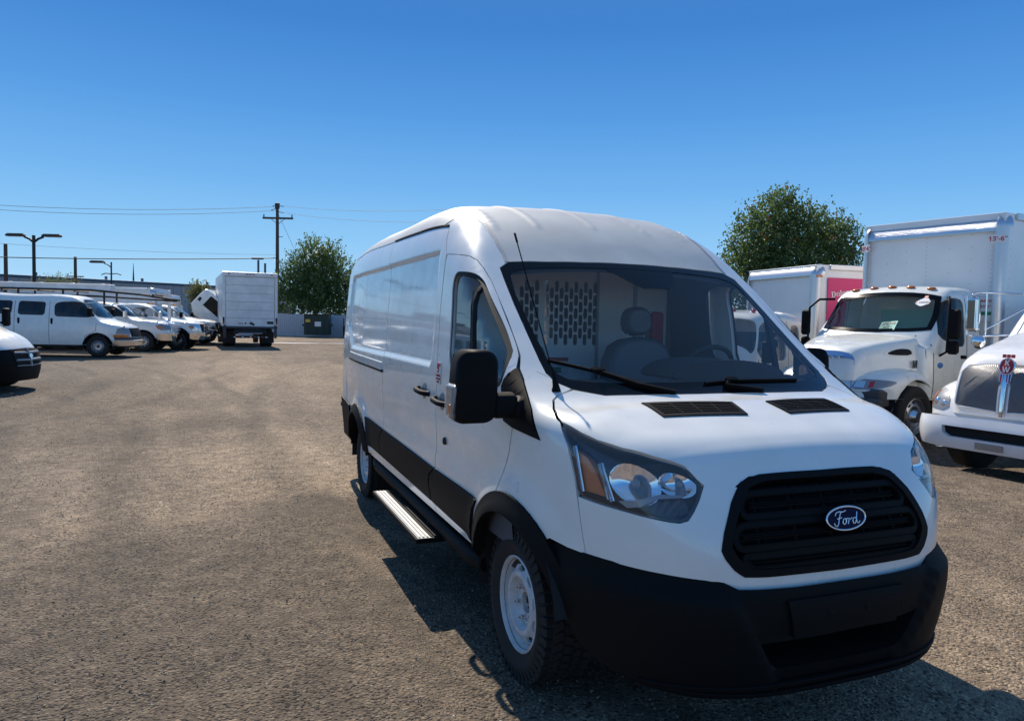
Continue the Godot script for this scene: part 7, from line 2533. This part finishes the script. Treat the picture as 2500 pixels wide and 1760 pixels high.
func make_yard() -> void:
	# white corrugated fence at the end of the lot: one sheet per panel, each rib modelled
	var f0 := Vector3(-58.6, 0.16, 2.2)
	var f1 := Vector3(-55.0, 0.16, -10.5)
	var along := (f1 - f0).normalized()
	var t := thing("metal_fence", "white corrugated metal fence behind the dumpster", "fence", f0, turn_of(along.x, along.z))
	var long := f0.distance_to(f1)
	var n := int(long / 0.9)
	var m := MB.new()
	var wave := 0.15
	for k in 6:
		var x := k * wave
		m.quad(Vector3(x, 0, 0), Vector3(x + 0.075, 0, 0), Vector3(x + 0.075, 1.75, 0), Vector3(x, 1.75, 0), Vector3(0, 0, 1))
		m.quad(Vector3(x + 0.075, 0, 0), Vector3(x + 0.09, 0, -0.035), Vector3(x + 0.09, 1.75, -0.035), Vector3(x + 0.075, 1.75, 0), Vector3(0.9, 0, 0.4))
		m.quad(Vector3(x + 0.09, 0, -0.035), Vector3(x + 0.135, 0, -0.035), Vector3(x + 0.135, 1.75, -0.035), Vector3(x + 0.09, 1.75, -0.035), Vector3(0, 0, 1))
		m.quad(Vector3(x + 0.135, 0, -0.035), Vector3(x + 0.15, 0, 0), Vector3(x + 0.15, 1.75, 0), Vector3(x + 0.135, 1.75, -0.035), Vector3(-0.9, 0, 0.4))
	var sheet := m.mesh()
	for k in n:
		var p := part("fence_panel", sheet, "fence_metal", t)
		p.position = Vector3(k * 0.9, 0.02 * sin(k * 1.7), 0.004 * (k % 2))
		p.scale.z = -1.0 if false else 1.0
	# normals face the camera side
	part("fence_rail", bx(Vector3(long / 2, 1.5, -0.08), Vector3(long, 0.08, 0.05)), "steel", t)
	# dumpster
	t = thing("dumpster", "dark green dumpster with a white notice, against the white fence", "dumpster", Vector3(-54.6, 0.16, -5.0), turn_of(along.x, along.z))
	part("bin", bx(Vector3(0, 0.95, 0), Vector3(1.85, 1.5, 1.3), 0.03), "dumpster_green", t)
	part("lid", bx(Vector3(0, 1.74, 0), Vector3(1.9, 0.08, 1.35), 0.03), "frame_black", t)
	for x in [-0.98, 0.98]:
		part("fork_pocket", bx(Vector3(x, 0.95, 0), Vector3(0.14, 0.22, 1.1), 0.02), "dumpster_green", t)
	for x in [-0.6, 0.0, 0.6]:
		part("rib", bx(Vector3(x, 0.95, -0.67), Vector3(0.08, 1.4, 0.05), 0.01), "dumpster_green", t)
		part("rib", bx(Vector3(x, 0.95, 0.67), Vector3(0.08, 1.4, 0.05), 0.01), "dumpster_green", t)
	for z in [-0.72, 0.72]:
		part("notice", bx(Vector3(0.12, 1.02, z), Vector3(0.46, 0.36, 0.02), 0.0), "decal_white", t)
		part("notice", bx(Vector3(-0.62, 1.26, z), Vector3(0.34, 0.22, 0.02), 0.0), "decal_yellow", t)
	# odds and ends right of the dumpster
	t = thing("crate_stack", "stack of brown crates by the fence right of the dumpster", "crates", Vector3(-53.6, 0.16, -7.9), turn_of(along.x, along.z))
	for q in [[0, 0.3, 0, 1.0, 0.6], [0.1, 0.85, 0, 0.9, 0.5], [0.05, 1.35, 0.05, 0.8, 0.45], [0.9, 0.3, 0.1, 0.7, 0.6]]:
		part("crate", bx(Vector3(q[0], q[1], q[2]), Vector3(q[3], q[4], 0.7), 0.02), "junk_brown", t)
	t = thing("pallet_trolley", "dark tall trolley beside the brown crates", "trolley", Vector3(-53.6, 0.16, -7.0), turn_of(along.x, along.z))
	for x in [-0.2, 0.25]:
		m = MB.new()
		m.tube([Vector3(x, 0.1, 0.0), Vector3(x, 1.5, 0.05)], 0.04, 6)
		part("upright", m, "frame_black", t)
	part("load", bx(Vector3(0.0, 0.6, 0), Vector3(0.5, 0.7, 0.4), 0.05), "frame_black", t)
	# pale spilled strip across the far end of the lot, with a dark wet line in it
	var rng := RandomNumberGenerator.new()
	rng.seed = 8
	for q in [["pale_gravel_strip", -41.6, 0.75, "stone_pale", 0.170], ["damp_strip", -41.3, 0.12, "stone_dark", 0.175]]:
		m = MB.new()
		var pts := []
		for i in 60:
			var z := 4.0 - i * 0.27
			var x: float = q[1] + (z - 4.0) * -0.10 + rng.randfn() * 0.08
			var w: float = q[2] * (0.6 + 0.5 * sin(i * 0.37) * sin(i * 0.11) + rng.randf() * 0.3)
			if q[0] == "damp_strip" and (i < 26 or i > 52):
				w = 0.01
			pts.append([Vector3(x - w, q[4], z), Vector3(x + w, q[4], z)])
		for i in 59:
			m.quad(pts[i][0], pts[i][1], pts[i + 1][1], pts[i + 1][0], Vector3.UP)
		struct(q[0], m, q[3])
	# utility pole with cross-arm, behind the fence
	t = thing("utility_pole", "wooden utility pole with a cross-arm, behind the box truck seen from the rear", "pole", Vector3(-66.4, 0.1, -2.95))
	m = MB.new()
	m.tube([Vector3(0, 0, 0), Vector3(-0.1, 11.7, 0.05)], 0.19, 9, 0.13)
	part("pole", m, "wood_pole", t)
	var xa := Vector3(0.37, 0, -0.93)
	m = MB.new()
	m.box(Vector3(-0.02, 10.35, 0.0), Vector3(2.7, 0.17, 0.14), 0.01, Basis(xa, Vector3.UP, xa.cross(Vector3.UP)))
	part("cross_arm", m, "wood_pole", t)
	for s in [-1, 1]:
		m = MB.new()
		m.tube([xa * 0.62 * s + Vector3(0, 10.3, 0), Vector3(-0.08, 9.8, 0)], 0.025, 5)
		part("arm_brace", m, "wood_pole", t)
		m = MB.new()
		m.tube([xa * 1.25 * s + Vector3(0, 10.42, 0), xa * 1.25 * s + Vector3(0, 10.68, 0)], 0.05, 6)
		part("insulator", m, "bumper_grey", t)
	for q in [[0.35, 11.5, 0.8], [-0.3, 11.2, 0.9], [0.4, 10.95, 0.75], [-0.35, 11.55, 0.6]]:
		m = MB.new()
		m.tube([Vector3(-0.1, q[1], 0.05), xa * q[0] * 2.0 * q[2] + Vector3(-0.1, q[1] - 0.12, 0.05)], 0.03, 5)
		part("bracket", m, "wood_pole", t)
	part("fuse_box", bx(Vector3(-0.1, 11.45, 0.05), Vector3(0.35, 0.5, 0.4), 0.04), "bumper_grey", t)
	for y in [6.6, 8.7]:
		m = MB.new()
		m.tube([Vector3(0, y, 0), xa * 0.45 + Vector3(0, y, 0)], 0.03, 5)
		part("step_iron", m, "wood_pole", t)
	# lamp posts
	for q in [[Vector3(-65.2, 0.1, 15.5), 7.55, 1.0, "tall dark lamp post with two long lamp heads above the left row"], [Vector3(-82.1, 0.1, 12.05), 6.75, 0.62, "small dark lamp post with a curved head, beyond the box trucks"]]:
		t = thing("lamp_post", q[3], "lamp post", q[0])
		var hgt: float = q[1]
		var k: float = q[2]
		m = MB.new()
		m.tube([Vector3.ZERO, Vector3(0, hgt, 0)], 0.14 * k, 10, 0.12 * k)
		part("post", m, "pole_bronze", t)
		for s in ([-1, 1] if k > 0.8 else [-1]):
			m = MB.new()
			m.tube([Vector3(0, hgt - 0.55, 0), xa * 0.35 * s + Vector3(0, hgt - 0.28, 0), xa * 0.75 * s + Vector3(0, hgt - 0.12, 0)], 0.09 * k, 6)
			part("arm", m, "pole_bronze", t)
			var bs := Basis(xa, Vector3.UP, xa.cross(Vector3.UP)).orthonormalized()
			m = MB.new()
			m.box(xa * (0.70 + 0.72) * s + Vector3(0, hgt - 0.02, 0), Vector3(1.45, 0.16, 0.42), 0.04, bs)
			part("lamp_head", m, "pole_bronze", t)
			m = MB.new()
			m.box(xa * (0.80 + 0.72) * s + Vector3(0, hgt - 0.105, 0), Vector3(1.1, 0.04, 0.34), 0.0, bs)
			part("lamp_glass", m, "lamp_array", t)
			for j in 9:
				m = MB.new()
				m.box(xa * (0.86 + j * 0.14) * s + Vector3(0, hgt + 0.085, 0), Vector3(0.05, 0.07, 0.36), 0.0, bs)
				part("cooling_fin", m, "pole_bronze", t)
		if k < 0.8:
			for s in [-1, 1]:
				m = MB.new()
				m.tube([Vector3(0, hgt - 1.2, 0), xa * 0.6 * s + Vector3(0, hgt - 1.15, 0), xa * 1.0 * s + Vector3(0, hgt - 1.3, 0)], 0.05, 6)
				part("bracket", m, "pole_bronze", t)
	# bare poles
	for q in [[Vector3(-80.2, 0.1, 20.7), 7.9, 0.20, "plain wooden pole at the far left edge", "wood_pole"], [Vector3(-95.0, 0.1, 17.2), 7.95, 0.20, "wooden pole with small side brackets in front of the long building", "wood_pole"], [Vector3(-71.2, 0.1, -1.55), 6.9, 0.13, "left one of the two thin blue-grey posts above the box truck", "roof_unit"], [Vector3(-71.0, 0.1, -2.15), 6.6, 0.13, "right one of the two thin blue-grey posts above the box truck", "roof_unit"], [Vector3(-154.0, 0.1, 16.6), 11.1, 0.5, "slim pointed mast beyond the long building", "pole_bronze"]]:
		t = thing("pole", q[3], "pole", q[0], 0.0)
		m = MB.new()
		m.tube([Vector3.ZERO, Vector3(0, q[1], 0)], q[2], 7, q[2] * (0.8 if q[1] < 10 else 0.06))
		part("shaft", m, q[4], t)
		if q[1] == 7.95:
			m = MB.new()
			m.box(Vector3(0, 4.7 + 1.0, 0), Vector3(1.9, 0.12, 0.12), 0.0, Basis(xa, Vector3.UP, xa.cross(Vector3.UP)))
			part("cross_arm", m, "wood_pole", t)
	# wires
	var pt := Vector3(-66.5, 11.5, -2.95)
	for q in [["upper wire of the pair running left from the pole top", pt, Vector3(-75, 11.4, 34), 0.9], ["lower wire of the pair running left from the pole top", pt + Vector3(0, -0.35, 0), Vector3(-75, 11.15, 34), 1.0], ["wire falling right from the pole top to behind the van's roof", pt + Vector3(0, 0.1, -0.3), Vector3(-40, 8.8, -14), 0.4], ["lower wire falling right towards the van's roof", pt + Vector3(0, -0.5, -0.3), Vector3(-40, 7.9, -14), 0.4], ["guy wire slanting from the pole into the tree", pt + Vector3(0, -0.6, 0), Vector3(-63, 5.0, -5.2), 0.0], ["faint middle wire high over the long building", pt + Vector3(0, -4.3, 0), Vector3(-85, 9.3, 40), 0.6], ["thick cable crossing low over the left row", Vector3(-66.3, 6.9, -2.9), Vector3(-75, 6.3, 34), 0.35]]:
		wire("overhead_wire", q[0], q[1], q[2], q[3], 0.04 if q[0].begins_with("thick") else (0.011 if "right" in q[0] or "faint" in q[0] else 0.017))
	m = MB.new()
	m.tube([Vector3(-66.45, 6.80, -1.75), Vector3(-66.6, 6.78, -0.75)], 0.09, 7)
	tag(part("cable_splice", m, "wire_black", self), "black splice case hanging on the thick cable left of the pole", "cable box")
	# long low building
	var w0 := Vector3(-99.0, 0, 33.0)
	var w1 := Vector3(-123.0, 0, -10.0)
	var wa := (w1 - w0).normalized()
	t = thing("long_building", "long grey warehouse with a blue roof edge behind the left row", "building", w0, turn_of(wa.x, wa.z))
	var wl := w0.distance_to(w1)
	var cnt := int(wl / 1.2)
	for k in cnt:
		part("wall_panel", bx(Vector3(k * 1.2 + 0.6, 2.9, 0.1 + 0.012 * (k % 2)), Vector3(1.17, 5.8, 0.2), 0.01), "building_panel", t)
	part("wall_back", bx(Vector3(wl / 2, 2.9, -5.0), Vector3(wl, 5.7, 9.8), 0.0), "building_low", t)
	part("roof_edge", bx(Vector3(wl / 2, 5.95, 0.1), Vector3(wl + 0.4, 0.32, 0.5), 0.02), "building_trim", t)
	for k in [10, 17, 21, 29]:
		part("roof_vent", bx(Vector3(k * 1.2, 6.35, -1.5), Vector3(0.3, 0.6, 0.3), 0.05), "roof_unit", t)
	for s in [-1.0, 1.0]:
		part("lower_door", bx(Vector3(wl * 0.5 + s * 4.0 + 12, 1.6, 0.25), Vector3(3.2, 3.2, 0.1), 0.0), "building_low", t)
	t = thing("roof_cooler", "blue-grey cooling unit on the left end of the long roof", "roof unit", w0 + wa * 5.4 + Vector3(0, 6.1, 0), turn_of(wa.x, wa.z))
	part("unit_case", bx(Vector3(0, 0.5, -1.2), Vector3(4.2, 0.95, 1.6), 0.04), "roof_unit", t)
	for k in 3:
		part("unit_grille", bx(Vector3(-1.2 + k * 1.2, 0.5, -0.38), Vector3(1.0, 0.7, 0.04), 0.0), "frame_black", t)
	# trees
	var cl := []
	var rng2 := RandomNumberGenerator.new()
	rng2.seed = 3
	for q in [[0, 7.0, 0.3, 0.9, 1.15, 0.9], [0.3, 6.7, -1.2, 0.9, 1.1, 0.9], [-0.2, 5.6, 1.5, 1.1, 1.2, 1.0], [0.1, 5.4, -0.6, 1.4, 1.4, 1.4], [0.2, 5.3, -2.6, 0.85, 1.1, 0.75], [0.4, 4.2, 2.2, 1.2, 1.1, 1.1], [0.3, 3.8, 0.4, 1.6, 1.4, 1.6], [0.2, 3.9, -1.9, 1.4, 1.3, 1.2], [0.6, 2.6, 1.6, 1.1, 1.0, 1.2], [0.6, 2.5, -0.8, 1.4, 1.0, 1.3], [0.5, 2.5, -2.4, 1.1, 1.0, 0.9], [0, 3.0, 2.9, 0.8, 1.0, 0.6], [0, 4.2, -3.0, 0.7, 0.9, 0.6]]:
		cl.append(q)
	leafy("tree", "tall green tree behind the fence, right of the utility pole", "tree", Vector3(-60.9, 0.1, -5.6), cl, [[[[0, 0, 0], [0.1, 1.6, 0], [0, 3.4, 0.1]], 0.28, 0.16], [[[0, 2.2, 0], [0.1, 4.0, 0.9], [0, 6.4, 1.0]], 0.14, 0.03], [[[0, 2.6, 0], [0, 4.6, -0.8], [0.1, 7.0, -1.0]], 0.14, 0.03], [[[0, 2.0, 0], [0.2, 3.2, -1.4], [0.1, 4.6, -2.5]], 0.11, 0.02]], 31, 0.17, 30000, ["leaf_green", "leaf_light"], -0.1)
	cl = []
	for q in [[0, 6.55, 0.3, 1.0, 0.85, 1.0], [0.2, 6.0, -0.9, 1.1, 0.95, 1.0], [-0.1, 6.1, 1.1, 0.9, 0.8, 0.8], [0.1, 5.2, 1.9, 1.0, 0.9, 0.9], [0, 5.0, 0.4, 1.3, 1.0, 1.2], [0.2, 5.2, -1.7, 1.0, 0.9, 0.9], [0, 5.9, -2.2, 0.75, 0.6, 0.7], [0.1, 5.75, -3.2, 0.8, 0.65, 0.7], [0.1, 5.2, -3.6, 0.7, 0.6, 0.5], [0.1, 4.3, -3.7, 0.7, 0.7, 0.5], [0.1, 6.2, -2.7, 0.5, 0.5, 0.5], [0.2, 3.2, -3.4, 0.8, 0.7, 0.6], [0.1, 4.9, -3.0, 0.7, 0.7, 0.6], [0.1, 3.9, -3.1, 0.6, 0.6, 0.5], [0, 7.25, 0.6, 0.45, 0.5, 0.4], [0, 7.0, -0.3, 0.4, 0.4, 0.4], [0, 6.6, -1.9, 0.35, 0.35, 0.4], [0, 6.35, -3.2, 0.3, 0.3, 0.3], [0, 5.9, 2.3, 0.4, 0.4, 0.4], [0.1, 4.2, 2.4, 1.0, 0.9, 0.8], [0.2, 3.9, 1.0, 1.3, 1.0, 1.1], [0.2, 3.9, -0.6, 1.3, 1.0, 1.1], [0.1, 4.1, -2.1, 1.0, 0.9, 0.9], [0.1, 3.0, 1.9, 1.1, 0.8, 1.0], [0.1, 2.9, -0.2, 1.2, 0.8, 1.2], [0.1, 2.9, -1.9, 1.1, 0.8, 0.9], [0.0, 3.3, 2.9, 0.6, 0.6, 0.5]]:
		cl.append(q)
	leafy("tree", "broad dark green tree rising behind the pink-mural box truck", "tree", Vector3(-22.4, 0.0, -20.75), cl, [[[[0, 0, 0], [0.05, 1.6, 0], [0, 3.0, 0.05]], 0.22, 0.14], [[[0, 1.8, 0], [0.1, 3.4, 0.8], [0, 5.4, 1.3], [0, 6.4, 1.4]], 0.12, 0.02], [[[0, 2.2, 0], [0, 3.8, -0.8], [0.1, 5.6, -1.2], [0.1, 6.5, -1.2]], 0.12, 0.02], [[[0, 2.2, 0], [0.1, 3.6, 0.1], [0.1, 5.4, 0.2], [0, 6.9, 0.4]], 0.12, 0.02], [[[0, 2.0, 0], [0.2, 3.0, -1.2], [0.1, 4.2, -2.3]], 0.09, 0.02], [[[0, 2.0, 0], [0.2, 3.2, 1.4], [0.1, 4.2, 2.4]], 0.09, 0.02]], 47, 0.13, 40000, ["leaf_green", "leaf_light", "leaf_autumn"], 0.25)
	leafy("shrub", "yellowish straggly shrub in front of the long building", "shrub", Vector3(-89.5, 0.1, 17.9), [[0, 4.4, 0, 1.2, 1.0, 1.8], [0, 4.2, 1.8, 1.0, 0.8, 1.0], [0, 4.0, -1.6, 1.0, 0.7, 1.0], [0, 2.8, 0, 1.4, 1.2, 2.4]], [[[[0, 0, 0], [0, 3.5, 0]], 0.08, 0.03]], 5, 0.16, 3600, ["leaf_olive", "leaf_light"], -0.3)
	leafy("bush", "spiky green bush in front of the long building, above the tilted cab", "bush", Vector3(-62.2, 0.1, 3.4), [[0, 2.9, 0, 0.6, 0.9, 0.75], [0, 2.1, -0.5, 0.6, 0.9, 0.6], [0, 3.3, 0.2, 0.5, 0.6, 0.5]], [[[[0, 0, 0], [0, 2.5, 0]], 0.08, 0.03]], 6, 0.15, 3600, ["leaf_olive", "leaf_green"], -0.9)

func make_reflected() -> void:
	# outside the picture on the left, seen only as a reflection in the van's side: a low tan building and its yard fence
	var t := thing("tan_building", "low tan building outside the left edge, mirrored in the van's door window", "building", Vector3(-30.0, 0, 24.5), turn_of(0.9, 0.43))
	part("wall", bx(Vector3(0, 1.7, 0), Vector3(22.0, 3.4, 8.0), 0.02), "building_tan", t)
	part("roof_edge", bx(Vector3(0, 3.5, 0), Vector3(22.4, 0.22, 8.4), 0.02), "building_trim", t)
	part("roof_unit", bx(Vector3(-3.0, 4.1, 0), Vector3(1.6, 1.1, 1.6), 0.05), "roof_unit", t)
